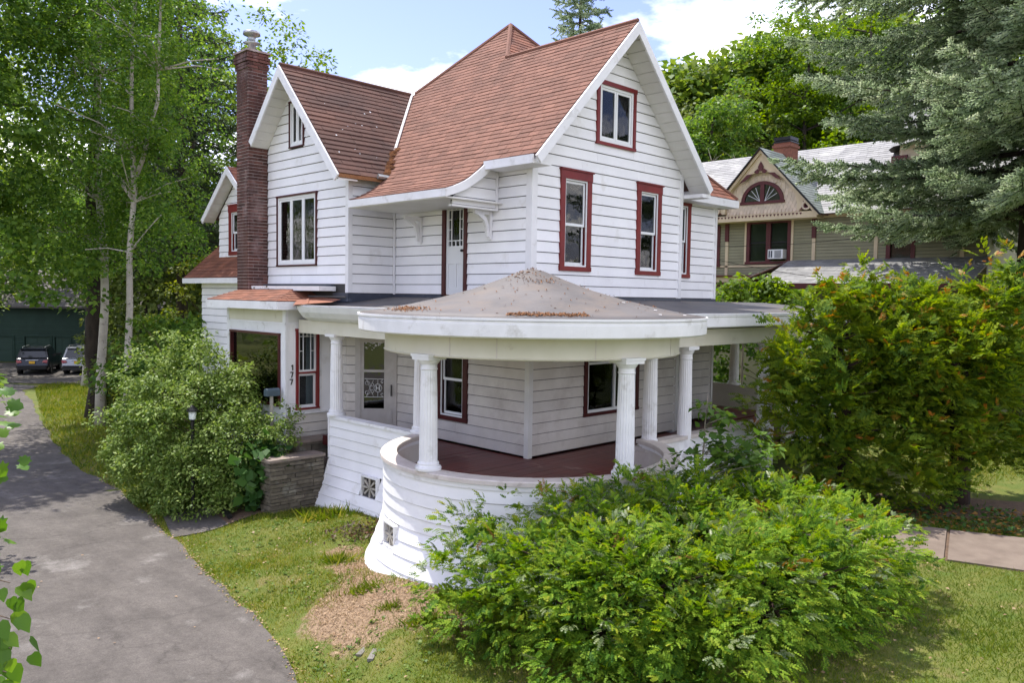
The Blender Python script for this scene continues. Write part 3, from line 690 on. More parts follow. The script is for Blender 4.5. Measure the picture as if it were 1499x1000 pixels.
ya, yb = BY-(BZ-za)/BS, BY-(BZ-zb)/BS
vf.hexa([(xv(za)-.03, ya-.15, za-.03), (xv(za)+.03, ya+.01, za+.03), (xv(za)+.03, ya+.02, za+.05), (xv(za)-.03, ya-.15, za+.04), (xv(zb)-.03, yb-.15, zb-.03), (xv(zb)+.03, yb+.01, zb+.03), (xv(zb)+.03, yb+.02, zb+.05), (xv(zb)-.03, yb-.15, zb+.04)])
vf.build('valley_flashing', M['trim'], broof)
vl = MB()
for k in range(70):
    t = random.random()**1.5*.7; z = 6.45+t; y = BY-(BZ-z)/BS+random.gauss(-.03, .05); x = xv(z)+random.gauss(.0, .05); s_ = random.uniform(.02, .06)
    vl.box((x-s_, y-s_, zmain(x)+.0), (x+s_, y+s_, zmain(x)+.02+s_*.6))
vl.build('valley_litter', M['litter'], broof, kind='stuff')
fk = MB()
for k in range(22):
    t_ = random.uniform(.3, 2.9)*random.choice((1, .6)); x_ = random.uniform(9.3, 11.6); y_ = BY-hb+t_; z_ = BZ-BS*(BY-y_)+.022; q_ = random.uniform(.005, .017)
    fk.poly([(x_-q_*1.6, y_, z_), (x_, y_-q_, z_-q_*BS), (x_+q_*1.6, y_, z_), (x_, y_+q_, z_+q_*BS)])
fk.build('lichen_fleck', M['trim'], broof, kind='stuff', fix=False)
ed = MB(); ed.box((BX0, BY-hb-.01, BZ-BS*hb-.075), (10.2, BY-hb+.03, BZ-BS*hb-.004)); ed.build('gutter_board', M['litter'], broof)
dp = MB(); dp.tube([(9.95, BY-hb-.05, BZ-BS*hb+.03), (10.30, BY-hb-.10, BZ-BS*hb+.01)], .055, 8); dp.build('lead_sleeve', M['metal'], broof)

def rake(parent, top, bot, w_, th, out_, nm='rake_board', m_='trim', drop=.0):
    """Sloping board: top/bot are 3D points of its upper edge; out_ is the thickness vector."""
    top, bot = Vector(top), Vector(bot); d_ = (bot-top).normalized(); o_ = Vector(out_).normalized(); nrm = d_.cross(o_)
    if nrm.z > 0: nrm = -nrm
    b_ = MB(); dn = Vector((0, 0, -w_/max(.3, abs(nrm.z))))
    b_.prism([top, bot, bot+nrm*w_*.98, top+dn], out_); b_.build(nm, M[m_], parent)
# front gable rakes and soffits
AZ = zmain(RX)-.012
rake(roof, (RX, YF-.045, AZ), (EX-.03, YF-.045, EZ-.04), .17, .04, (0, .04, 0)); rake(roof, (RX, YF-.045, AZ), (2*RX-EX+.03, YF-.045, EZ-.04), .17, .04, (0, .04, 0))
rake(broof, (BX0-.045, BY, BZ-.012), (BX0-.045, BY-hb-.02, BZ-BS*hb-.03), .17, .04, (.04, 0, 0)); rake(broof, (BX0-.045, BY, BZ-.012), (BX0-.045, BY+1.36, BZ-BS*1.36-.01), .17, .04, (.04, 0, 0))
def soffit(parent, a, b, vec, n=14, gap=.011, lift=-.13):
    a, b, vec = Vector(a), Vector(b), Vector(vec)
    for k in range(n):
        p, q = a+(b-a)*(k/n), a+(b-a)*((k+1)/n); g = (b-a).normalized()*gap
        s_ = MB(); s_.hexa([p+g+Vector((0, 0, lift)), q-g+Vector((0, 0, lift)), q-g+vec+Vector((0, 0, lift)), p+g+vec+Vector((0, 0, lift)), p+g+Vector((0, 0, lift+.02)), q-g+Vector((0, 0, lift+.02)), q-g+vec+Vector((0, 0, lift+.02)), p+g+vec+Vector((0, 0, lift+.02))])
        s_.build('soffit_board', M['soffit'], parent)
soffit(roof, (2*RX-EX, YF, EZ), (RX, YF, zmain(RX)), (0, .51, 0), 17); soffit(roof, (EX, YF, EZ), (RX, YF, zmain(RX)), (0, .51, 0), 17)
soffit(broof, (BX0, BY+1.36, BZ-BS*1.36), (BX0, BY, BZ), (.45, 0, 0), 9); soffit(broof, (BX0, BY-hb, BZ-BS*hb), (BX0, BY, BZ), (.45, 0, 0), 14)
e_ = MB()        # closing returns at the eave ends of the front gable, setback eave
e_.box((15.57, YF+.0, 6.22), (2*RX-EX, 10.15, 6.30)); e_.box((15.60, YH-.04, 6.26), (18.36, YH, 6.44)); e_.box((18.32, YH, 6.26), (18.36, 18.5, 6.44)); e_.box((15.60, YH, 6.27), (18.32, 10.78, 6.30)); e_.box((2*RX-EX, 9.7, 6.28), (2*RX-EX+.03, 10.38, 6.44))
e_.build('eave_board', M['trim'], roof)

# ---- chimney: every brick of the two visible sides down to the limit is its own object
CX0, CX1, CYa, CYb, CZ0, CZ1 = 9.005, 9.494, 17.70, 18.28, -.4, 9.0
chim = MB(); chim.box((CX0+.012, CYa+.012, CZ0), (CX1, CYb, CZ1+.5)); chim = chim.build('chimney', M['mortar'], house)
def brick_mesh(l, h_, t):
    b_ = MB(); e = .006
    b_.hexa([(-l/2, -t/2, -h_/2), (l/2, -t/2, -h_/2), (l/2, t/2, -h_/2), (-l/2, t/2, -h_/2), (-l/2, -t/2, h_/2), (l/2, -t/2, h_/2), (l/2, t/2, h_/2), (-l/2, t/2, h_/2)])
    return b_.mesh('brick', M['brick'])
BL = {k: brick_mesh(k, .058, .06) for k in (.238, .155, .115, .185)}
nb = 0; rest = MB(); z = 3.2
bricks = []
r_ = random.Random(5); ci = 0
while z < 9.52:
    cor = (z > 9.12)*.025+(z > 9.24)*.025-(z > 9.44)*.025
    xa, xb, ya, yb = CX0-cor, CX1+(cor if z > 8.6 else 0), CYa-cor, CYb+cor
    seq = [(.115, .238, .115), (.238, .238)][ci % 2]
    x = xa
    for l in seq:
        L_ = (xb-xa)/sum(seq)*l; bricks.append((x+L_/2, ya+.03, z+.037, 0, L_, 1)); x += L_
    y = ya+.06
    for l in [(.238, .238), (.115, .238, .115)][ci % 2]:
        L_ = (yb-ya-.06)/sum([(.238, .238), (.115, .238, .115)][ci % 2])*l; bricks.append((xa+.03, y+L_/2, z+.037, 1, L_, 0)); y += L_
    z += .0755; ci += 1
bricks.sort(key=lambda q: -(q[5]*10 + (q[2] > 4.1)*5 - abs(q[2]-7)*.1))
for i, (x, y, z, rot, L_, _) in enumerate(bricks):
    if i < 298:
        k = min(BL, key=lambda q: abs(q-L_+.012)); o = bpy.data.objects.new('brick', BL[k]); put(o, chim)
        o.location = (x+r_.uniform(-.002, .002), y+r_.uniform(-.002, .002), z); o.rotation_euler = (r_.uniform(-.02, .02), r_.uniform(-.02, .02), R(90)*rot); o.scale = ((L_-.012)/k, 1, 1)
    else:
        l = (L_-.012)/2
        rest.box((x-(l if not rot else .03), y-(l if rot else .03), z-.031), (x+(l if not rot else .03), y+(l if rot else .03), z+.031))
rest.build('upper_brickwork', M['brick'], chim, kind='stuff')
cc = MB(); cc.box((CX0-.055, CYa-.055, 9.545), (CX1+.055, CYb+.055, 9.59)); cc.build('chimney_crown', M['mortar'], chim)
fc = MB(); fc.lathe([(.09, 0), (.09, .20), (.20, .24), (.09, .28), (.09, .36), (.105, .40), (.20, .43), (.19, .50), (.0, .54)], (9.25, 17.99, 9.58), seg=18); fc.build('flue_cap', M['metal'], chim, smooth=True)

# ---- lower storey
F1 = Wall((10.681, 10.183), (15.55, 10.183)); F2 = Wall((10.681, 14.20), (10.681, 10.183)); F3 = Wall((9.90, 14.98), (10.681, 14.20)); F4 = Wall((9.90, 15.60), (9.90, 14.98)); F5 = Wall((8.78, 15.60), (9.90, 15.60)); F6 = Wall((8.78, 18.30), (8.78, 15.60)); F7 = Wall((15.55, 10.80), (18.07, 10.80))
FZ = .972
ps = M['shaded_porch_siding']
of1 = (sx(12.243), sx(14.045), 1.60, 3.22)
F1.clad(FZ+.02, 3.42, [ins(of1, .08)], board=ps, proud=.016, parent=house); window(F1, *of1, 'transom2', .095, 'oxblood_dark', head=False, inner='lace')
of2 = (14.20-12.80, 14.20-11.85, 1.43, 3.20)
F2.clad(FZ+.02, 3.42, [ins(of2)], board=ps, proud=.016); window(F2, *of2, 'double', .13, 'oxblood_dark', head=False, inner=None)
od = (F3.L*.265, F3.L*.965, FZ, 3.02)
F3.clad(FZ+.02, 3.42, [(od[0]+.03, od[1]-.03, FZ-.1, od[3]-.03)], board=ps, proud=.016); F4.clad(FZ+.02, 3.42, board=ps, proud=.016)
of7 = (15.95-15.55, 16.80-15.55, 1.0, 3.15)
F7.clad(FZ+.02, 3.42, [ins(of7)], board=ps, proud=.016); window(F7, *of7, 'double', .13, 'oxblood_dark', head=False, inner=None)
corner(10.681, 10.183, FZ, 3.42, -1, -1, .085, 'soffit'); 
for q_ in (((15.47, 10.155, FZ), (15.575, 10.183, 3.42)), ((18.0, 10.775, FZ), (18.095, 10.80, 3.42))):
    c_ = MB(); c_.box(*q_); c_.build('corner_board', M['soffit'], house)
# bay: panelled upper part, boarded foot
ob5 = (.235, .80, 1.425, 3.205)
F5.clad(-.45, 1.36, board=ps, proud=.016, phase=.3, zc0=-.45); F6.clad(-.45, 1.50, board=M['siding'], phase=.3)
pn = MB()
F5.box(pn, 0, ob5[0]+.05, -.1, .0, 1.36, 3.70); F5.box(pn, ob5[1]-.05, F5.L, -.1, .0, 1.36, 3.70); F5.box(pn, ob5[0]+.05, ob5[1]-.05, -.1, 0, 1.36, ob5[2]+.05); F5.box(pn, ob5[0]+.05, ob5[1]-.05, -.1, 0, ob5[3]-.05, 3.70)
ob6 = (18.30-18.12, 18.30-15.82, 1.50, 3.10)
F6.box(pn, 0, ob6[0], -.1, -.002, 1.5, 3.70); F6.box(pn, ob6[1], F6.L-.1, -.1, -.002, 1.5, 3.70); F6.box(pn, ob6[0], ob6[1], -.1, -.002, ob6[3], 3.70)
pn.build('bay_panelling', M['siding'], house)
bt = MB(); F5.box(bt, -.03, F5.L-.02, .0, .045, 1.33, 1.375); F5.box(bt, -.02, .05, .002, .02, 1.375, 3.62); F5.box(bt, F5.L-.30, F5.L-.25, .002, .02, 1.375, 3.62); F5.box(bt, -.03, F5.L, .0, .03, 3.30, 3.335); F6.box(bt, 0, F6.L+.03, .0, .03, 3.285, 3.32); F6.box(bt, F6.L-.10, F6.L+.022, .0, .022, -.4, 3.62); F6.box(bt, 0, .10, .0, .022, -.4, 3.62); F6.box(bt, .1, F6.L-.1, .0, .015, 3.10, 3.285)
bt.build('bay_trim', M['trim'], house)
gp = MB(); F6.box(gp, .1, F6.L-.10, .003, .012, 3.34, 3.60); gp.build('bay_frieze', M['beam'], house)
gp = MB(); F5.box(gp, .05, F5.L-.3, .003, .012, 3.345, 3.62); gp.build('bay_frieze', M['soffit'], house)
window(F5, *ob5, 'cottage', .055, 'oxblood', head=False, inner='half')
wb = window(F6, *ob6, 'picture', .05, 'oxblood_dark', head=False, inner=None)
# house number on the bay panel
hn = part('house_number', house)
for k, (ch, z) in enumerate((('1', 2.30), ('7', 2.145), ('7', 1.99))):
    d_ = MB(); s0 = .150-.012*k
    if ch == '1': F5.box(d_, s0, s0+.022, .002, .014, z, z+.125); F5.box(d_, s0-.025, s0, .002, .013, z+.09, z+.108)
    else:
        F5.box(d_, s0-.035, s0+.04, .002, .014, z+.105, z+.125)
        d_.hexa([F5.p(s0-.015, .014, z), F5.p(s0+.008, .014, z), F5.p(s0+.008, .002, z), F5.p(s0-.015, .002, z), F5.p(s0+.018, .014, z+.105), F5.p(s0+.04, .014, z+.105), F5.p(s0+.04, .002, z+.105), F5.p(s0+.018, .002, z+.105)])
    d_.build('digit', M['black'], hn)
# bay hip roof
br = part('bay_window_roof', house)
a, b, c, d = (8.42, 18.62, 3.80), (8.42, 15.30, 3.80), (9.10, 15.85, 4.06), (9.10, 18.2, 4.06)
def slope_face(parent, P, m_, seed, e=.11, wd=.3):
    P = [Vector(p) for p in P]; U = (P[1]-P[0]).normalized(); Nn = U.cross(P[-1]-P[0]).normalized(); Vv = Nn.cross(U)
    shingles(parent, P[0], U, Vv, [((p-P[0]).dot(U), (p-P[0]).dot(Vv)) for p in P], m_, e=e, wd=wd, seed=seed)
slope_face(br, [a, b, c, d], M['shingle_rust'], 31); slope_face(br, [b, (9.5, 15.30, 3.80), (9.5, 15.85, 4.06), c], M['shingle_rust'], 32); slope_face(br, [(9.5, 18.62, 3.8), a, d, (9.5, 18.2, 4.06)], M['shingle_rust'], 33)
tb = MB(); tb.box((9.07, 14.75, 4.03), (9.48, 18.22, 4.13)); tb.build('roof_curb', M['trim'], br)
fb = MB(); fb.box((8.40, 15.28, 3.62), (8.44, 18.64, 3.79)); fb.box((8.44, 15.28, 3.62), (9.2, 15.32, 3.79)); fb.box((8.44, 18.60, 3.62), (9.4, 18.64, 3.79)); fb.box((8.44, 15.32, 3.625), (9.5, 18.6, 3.65)); fb.build('fascia', M['trim'], br)
st = MB()
for k in range(26):
    y = random.choice((random.uniform(16.6, 17.3), random.uniform(17.5, 17.75))); z = random.uniform(4.035, 4.12); s_ = random.uniform(.01, .03)
    st.box((9.064, y, z), (9.0705, y+s_*2, z+s_*.6))
st.build('mildew_fleck', M['stone'], br, kind='stuff')

# ---- storm door in the angled wall
sd_ = MB(); F3.box(sd_, od[0]-.09, od[0]+.03, -.05, .05, FZ, od[3]+.1); F3.box(sd_, od[1]-.03, od[1]+.05, -.05, .05, FZ, od[3]+.1); F3.box(sd_, od[0]+.03, od[1]-.03, -.05, .05, od[3]-.03, od[3]+.1)
sdo = sd_.build('storm_door', M['alu'], house)
a, b = od[0]+.03, od[1]-.03
dl = MB(); zb_, zm_ = 1.46, 2.30
F3.box(dl, a, a+.07, .0, .035, FZ, od[3]-.03); F3.box(dl, b-.20, b, .0, .035, FZ, od[3]-.03); F3.box(dl, a+.07, b-.20, .0, .035, FZ, zb_); F3.box(dl, a+.07, b-.20, .0, .035, zm_-.025, zm_+.025); F3.box(dl, a+.07, b-.20, .0, .035, od[3]-.10, od[3]-.03)
F3.box(dl, a+.07, b-.02, .035, .045, zm_-.03, zm_+.02); F3.box(dl, a+.02, b-.02, .035, .046, zb_-.03, zb_+.01); F3.box(dl, b-.06, b-.02, .035, .047, FZ, zb_-.03)
dl.build('door_leaf', M['alu'], sdo)
for q in ((zb_, zm_-.025), (zm_+.025, od[3]-.10)):
    g = MB(); F3.box(g, a+.07, b-.20, .012, .018, *q); g.build('pane', M['glass_dark'], sdo)
ir = MB(); s0, s1 = a+.08, b-.21; zc = (zb_+zm_)/2+.04; sm = s0+(s1-s0)*.70
def P3(s, z): return F3.p(s, .032, z)
for zz_ in (zc-.20, zc+.20): ir.tube([P3(s0, zz_), P3(s1, zz_)], .009, 5)
ir.tube([P3(sm+.085*math.cos(t), zc+.085*math.sin(t)) for t in np.linspace(0, 2*math.pi, 21)], .008, 5, cap=False)
for sg in (-1, 1):
    ir.tube([P3(sm, zc+sg*.085), P3(sm, zc+sg*.19)], .006, 5)
    for (cx_, cz_, rr, a0, a1) in ((s0+.06, zc+sg*.10, .055, 0, 5.2), (s0+.17, zc+sg*.08, .05, 2.6, 8.2), (s1-.03, zc+sg*.14, .035, 1, 6)):
        ir.tube([P3(cx_+rr*(1-.45*k/14)*math.cos(a0+(a1-a0)*k/14), cz_+sg*rr*(1-.45*k/14)*math.sin(a0+(a1-a0)*k/14)) for k in range(15)], .006, 5)
    ir.tube([P3(s0+.12, zc), P3(s0+.20, zc+sg*.17)], .006, 5); ir.tube([P3(s0+.12, zc), P3(s0+.05, zc+sg*.19)], .006, 5)
ir.build('iron_grille', M['iron'], sdo)
lt = MB()
for sg in (-1, 1): F3.box(lt, sm+sg*.036-.011, sm+sg*.036+.011, .030, .038, zc-.055, zc+.055)
F3.box(lt, sm-.025, sm+.025, .031, .037, zc-.011, zc+.011); lt.build('monogram_letter', M['iron'], sdo)
hd_ = MB(); F3.box(hd_, b-.05, b-.03, .047, .085, 1.75, 2.0); hd_.build('handle', M['black'], sdo)
db = MB(); F3.box(db, a+.02, b-.02, -.06, -.02, FZ, od[3]-.05); db.build('inner_door', M['oxblood_dark'], sdo)

# ---- balcony door
dr = MB(); cas = .10
W2.box(dr, opd[0], opd[0]+cas, -.05, .045, 3.98, opd[3]); W2.box(dr, opd[1]-cas*.85, opd[1], -.05, .045, 3.98, opd[3]); W2.box(dr, opd[0]+cas, opd[1]-cas*.85, -.05, .045, opd[3]-cas, opd[3])
dro = dr.build('door', M['oxblood_dark'], house)
a, b, c, d = opd[0]+cas, opd[1]-cas*.85, 3.99, opd[3]-cas
lf = MB(); g0, g1 = c+.98, d-.12; st_ = .07
W2.box(lf, a, a+st_, -.035, .005, c, d); W2.box(lf, b-st_, b, -.035, .005, c, d); W2.box(lf, a+st_, b-st_, -.035, .005, g1, d); W2.box(lf, a+st_, b-st_, -.035, .005, g0-.12, g0); W2.box(lf, a+st_, b-st_, -.035, .005, c, c+.14); W2.box(lf, a+st_, b-st_, -.035, .0045, c+.62, g0-.12)
W2.box(lf, (a+b)/2-.03, (a+b)/2+.03, -.035, .004, c+.14, c+.62); W2.box(lf, a+st_, (a+b)/2-.03, -.035, -.012, c+.14, c+.62); W2.box(lf, (a+b)/2+.03, b-st_, -.035, -.012, c+.14, c+.62)
lf.build('door_leaf', mat('door_paint', (.66, .67, .67), rough=.4), dro)
mu = MB(); q = (b-a-2*st_)
for f_ in (.2, .8): W2.box(mu, a+st_+q*f_-.009, a+st_+q*f_+.009, -.022, .004, g0, g1)
for zf in (.13, .87): W2.box(mu, a+st_, b-st_, -.021, .003, g0+(g1-g0)*zf-.009, g0+(g1-g0)*zf+.009)
for zf in (.40, .64):
    for (x0, x1) in ((0, .2), (.8, 1)): W2.box(mu, a+st_+q*x0, a+st_+q*x1, -.020, .002, g0+(g1-g0)*zf-.008, g0+(g1-g0)*zf+.008)
for (z0_, z1_) in ((0, .13), (.87, 1)): W2.box(mu, a+st_+q*.5-.008, a+st_+q*.5+.008, -.020, .002, g0+(g1-g0)*z0_, g0+(g1-g0)*z1_)
mu.build('glazing_bar', M['sash'], dro)
g = MB(); W2.box(g, a+st_, b-st_, -.028, -.024, g0, g1); g.build('pane', M['glass'], dro)
kn = MB(); kn.lathe([(.0, -.03), (.03, -.02), (.035, .0), (.03, .02), (.0, .03)], W2.p(b-.035, .05, c+.88), seg=12); kn.build('door_knob', M['black'], dro, smooth=True)

# ---- porch: floor boards, wall, cap, columns, beams, round roof
TC = (9.648, 9.155); RO = 2.40
porch_z = FZ
def in_porch_x(y):
    """interval of X covered by the porch floor at this Y (left and corner part)."""
    dy = y-TC[1]
    lo = []
    if abs(dy) < RO-.12: lo.append(TC[0]-math.sqrt((RO-.12)**2-dy*dy))
    if y > TC[1]: lo.append(9.30 if y < 14.40 else 9.75)
    return min(lo) if lo else None
pf = part('porch_floor', house)
sub = MB(); sub.box((9.6, 8.47, .72), (20.4, 11.0, .93)); sub.box((9.32, 10.0, .725), (10.7, 15.0, .931)); sub.lathe([(0, .72), (RO-.13, .72), (RO-.13, .928), (0, .928)], (TC[0], TC[1], 0), seg=40); sub.build('floor_frame', M['oxblood_dark'], pf)
y = 6.92
while y < 15.4:
    y1 = y+.118; lo = in_porch_x(y+.06); hi = None
    if lo is not None:
        if y1 <= 8.42: hi = TC[0]+math.sqrt(max(.01, (RO-.12)**2-(y+.06-TC[1])**2))
        elif y1 <= 10.15: hi = 20.4
        else: hi = 10.66 if y1 < 14.2 else 10.66-max(0, y1-14.2)
        if hi-lo > .1:
            n = max(1, round((hi-lo)/3.2))
            for k in range(n):
                b_ = MB(); xa, xb = lo+(hi-lo)*k/n+.003, lo+(hi-lo)*(k+1)/n-.003
                b_.box((xa, y+.003, .934), (xb, y1-.002, porch_z+random.uniform(-.002, .002))); b_.build('floor_board', M['porch_floor'], pf)
    y = y1
b_ = MB(); b_.box((18.1, 10.2, .934), (20.4, 16, .972)); b_.build('floor_board', M['porch_floor'], pf)

pw = part('porch_wall', house)
def flare(z): return 0 if z > .55 else .20*((.55-z)/.65)**1.35
zc = [1.30]; 
while zc[-1] > -.62: zc.append(zc[-1]-.198)
A0, A1 = 101.5, 341.5
core = MB(); core.lathe([(RO-.02, 1.33), (RO-.02, .5), (RO+.0, .2), (RO+.12, -.1), (RO+.16, -.3), (RO-.10, -.3), (RO-.10, 1.33)], (TC[0], TC[1], 0), A0, A1, 56, closed=True); core.build('wall_core', M['felt'], pw)
inn = MB(); inn.lathe([(RO-.105, .96), (RO-.105, 1.34), (RO-.135, 1.34), (RO-.135, .96)], (TC[0], TC[1], 0), A0-3, A1+3, 56, closed=True); inn.build('inner_panel', M['shaded_porch_siding'], pw)
VENT_A = 164.6
for k in range(len(zc)-1):
    zt, zb = zc[k], zc[k+1]
    arcs = [(A0, A1)]
    if zb > .05 and zt < .55: arcs = [(A0, VENT_A-5.2), (VENT_A+5.2, A1)]
    for (u0, u1) in arcs:
        n = max(3, int((u1-u0)/4)); b_ = MB()
        b_.lathe([(RO+flare(zb)+.020, zb+.012), (RO+flare(zt)+.003, zt+.001), (RO+flare(zt)-.008, zt+.001), (RO+flare(zb)-.008, zb+.012)], (TC[0], TC[1], 0), u0, u1, n, closed=True); b_.build('siding_board', M['siding'], pw)
cp = MB(); cp.lathe([(RO+.06, 1.375), (RO+.06, 1.43), (RO+.045, 1.445), (RO-.20, 1.45), (RO-.21, 1.43), (RO-.21, 1.375)], (TC[0], TC[1], 0), 99.0, 343, 60, closed=True); cp.build('rail_cap', M['cap'], pw)
cp = MB(); cp.lathe([(RO+.03, 1.30), (RO+.035, 1.375), (RO-.16, 1.375), (RO-.16, 1.30)], (TC[0], TC[1], 0), 101.0, 342, 56, closed=True); cp.build('cap_moulding', M['trim'], pw)
# straight wall to the left of the drum (X = 9.2)
YL = 14.42
for k in range(len(zc)-1):
    zt, zb = zc[k]+.10, zc[k+1]+.10
    if zb < -.62: break
    xa = lambda z: 9.14-flare(z)
    segs = [(11.30, YL)]
    if zt > .02 and zb < .22: segs = [(11.30, 12.56), (13.13, YL)]
    for a, b in segs:
        b_ = MB(); f_ = [xa(zb)-.020, xa(zt)-.003]
        b_.hexa([(f_[0], a, zb+.012), (xa(zb)+.008, a, zb+.012), (xa(zb)+.008, b+flare(zb)*.2, zb+.012), (f_[0], b+flare(zb)*.2, zb+.012), (f_[1], a, zt+.001), (xa(zt)+.008, a, zt+.001), (xa(zt)+.008, b+flare(zt)*.2, zt+.001), (f_[1], b+flare(zt)*.2, zt+.001)]); b_.build('siding_board', M['siding'], pw)
core = MB(); core.prism([(9.15, 11.3, 1.38), (9.15, 11.3, .5), (9.10, 11.3, .2), (8.98, 11.3, -.1), (8.94, 11.3, -.45), (9.26, 11.3, -.45), (9.26, 11.3, 1.38)], (0, YL-11.31, 0)); core.build('wall_core', M['felt'], pw)
cp = MB(); cp.box((9.09, 11.25, 1.39), (9.31, YL+.03, 1.45)); cp.build('rail_cap', M['trim'], pw)
tr = MB(); tr.box((9.10, YL, .55), (9.28, YL+.03, 1.39)); tr.hexa([(9.10, YL, .55), (9.28, YL, .55), (9.28, YL+.03, .55), (9.10, YL+.03, .55), (9.10, YL, .56), (9.28, YL, .56), (9.28, YL+.03, .56), (9.10, YL+.03, .56)]); tr.prism([(9.115, YL, .55), (9.155, YL, .55), (9.0, YL+.03, -.05), (8.92, YL+.05, -.4), (8.88, YL+.05, -.4), (8.96, YL+.03, -.05)], (0, .03, 0)); tr.build('end_trim', M['trim'], pw)
# right wall (Y = 8.4)
for k in range(6):
    zt, zb = zc[k], zc[k+1]; b_ = MB(); b_.box((11.95, 8.33, zb+.012), (15.9, 8.36, zt+.001)); b_.build('siding_board', M['siding'], pw)
core = MB(); core.box((11.9, 8.36, -.2), (15.9, 8.46, 1.32)); core.box((15.9, 8.28, -.2), (16.5, 8.5, 1.2)); core.build('wall_core', M['siding'], pw)
cp = MB(); cp.box((11.85, 8.28, 1.32), (15.95, 8.52, 1.39)); cp.box((11.75, 8.20, 1.24), (12.25, 8.58, 1.32)); cp.box((11.7, 8.17, .9), (12.2, 8.6, 1.24)); cp.build('rail_cap', M['cap'], pw)
fr = MB(); fr.box((20.2, 8.4, .97), (20.3, 15, 1.62)); fr.box((17.2, 8.36, .6), (20.3, 8.46, 1.62)); fr.build('far_rail', M['soffit'], pw)

def star_vent(w, s, z, sz=.25, n=.03):
    v = MB(); w.box(v, s-sz, s+sz, n-.06, n-.05, z-sz*.82, z+sz*.82); v = v.build('foundation_vent', M['vent_dark'], house)
    f = MB(); t = .03
    w.box(f, s-sz-t, s-sz, n-.06, n+.02, z-sz*.82-t, z+sz*.82+t); w.box(f, s+sz, s+sz+t, n-.06, n+.02, z-sz*.82-t, z+sz*.82+t); w.box(f, s-sz, s+sz, n-.06, n+.02, z+sz*.82, z+sz*.82+t); w.box(f, s-sz-.06, s+sz+.06, n-.06, n+.03, z-sz*.82-t*1.4, z-sz*.82); f.build('vent_frame', M['trim'], v)
    g = MB()
    for i in range(8):
        an = math.pi*i/4+.39*0; e = (math.cos(an)*sz*.97, math.sin(an)*sz*.80); px = Vector((-e[1], e[0])).normalized()
        g.hexa([w.p(s+px.x*.008, n, z+px.y*.008), w.p(s+e[0]+px.x*.022, n, z+e[1]+px.y*.022), w.p(s+e[0]+px.x*.022, n-.03, z+e[1]+px.y*.022), w.p(s+px.x*.008, n-.03, z+px.y*.008), w.p(s-px.x*.008, n, z-px.y*.008), w.p(s+e[0]-px.x*.022, n, z+e[1]-px.y*.022), w.p(s+e[0]-px.x*.022, n-.03, z+e[1]-px.y*.022), w.p(s-px.x*.008, n-.03, z-px.y*.008)])
    g.build('star_slat', M['vent_slat'], v)
WV = Wall((9.055, 13.6), (9.055, 11.4)); star_vent(WV, .755, .205, .235, .035)
va = R(VENT_A); vr = RO+.035; cxv, cyv = TC[0]+vr*math.cos(va), TC[1]+vr*math.sin(va); tv = Vector((-math.sin(va), math.cos(va)))
WV2 = Wall((cxv-tv.x*.3, cyv-tv.y*.3), (cxv+tv.x*.3, cyv+tv.y*.3)); star_vent(WV2, .3, .31, .195, .035)

# columns: fluted shaft with entasis, capital, base, plinth
def flute_shaft(r0, h_):
    b_ = MB(); n = 80; lv = [0, .18, .36, .54, .70, .85, 1.0]; idx = []
    for t in lv:
        r_ = r0*(1-.16*t**1.7)
        for k in range(n):
            an = 2*math.pi*k/n; ph = (k % 4); q_ = 1.0 if ph in (0,) else (.960 if ph in (1, 3) else .945)
            b_.v.append((r_*q_*math.cos(an), r_*q_*math.sin(an), t*h_))
    for i in range(len(lv)-1):
        for k in range(n):
            l = (k+1) % n; b_.f.append((i*n+k, i*n+l, (i+1)*n+l, (i+1)*n+k)); b_.m.append(0)
    return b_.mesh('porch_column', M['trim'])
CH = 1.66; shaft = flute_shaft(.135, CH-.22)
cb = MB(); cb.lathe([(.0, CH-.20), (.118, CH-.20), (.128, CH-.185), (.118, CH-.17), (.118, CH-.12), (.135, CH-.10), (.155, CH-.07), (.165, CH-.05), (0, CH-.05)], (0, 0, 0), seg=28); cb.box((-.175, -.175, CH-.05), (.175, .175, CH)); capm = cb.mesh('capital', M['trim'])
cb = MB(); cb.lathe([(0, .0), (.19, .0), (.195, .03), (.185, .055), (.16, .065), (.155, .08), (.16, .10), (.15, .12), (0, .12)], (0, 0, 0), seg=28); basem = cb.mesh('column_base', M['trim'])
def column(x, y, z0, top=3.10, rot=0, loop=True):
    c_ = bpy.data.objects.new('porch_column', shaft); put(c_, house); k = (top-z0)/CH
    c_.location = (x, y, z0+.10*k); c_.scale = (1, 1, k); c_.rotation_euler = (0, 0, rot)
    for nm, me in (('capital', capm), ('column_base', basem)):
        o = bpy.data.objects.new(nm, me); put(o, c_, local=True); o.location = (0, 0, -.10)
ra = RO-.09
cangle = []
def on_ring(az): return TC[0]+ra*math.cos(R(az)), TC[1]+ra*math.sin(R(az))
for az in (184.0, 259.6): column(*on_ring(az), 1.45, 3.10, R(az))
column(9.2, 11.50, 1.45, 3.12); column(9.2, 14.28, 1.45, 3.14); column(11.98, 8.40, 1.32, 3.08); column(13.12, 8.40, 1.0, 3.08); column(16.2, 8.40, 1.2, 3.10); column(18.2, 8.40, .97, 3.10); column(20.25, 11.4, 1.6, 3.1); column(20.25, 8.4, .97, 3.1)

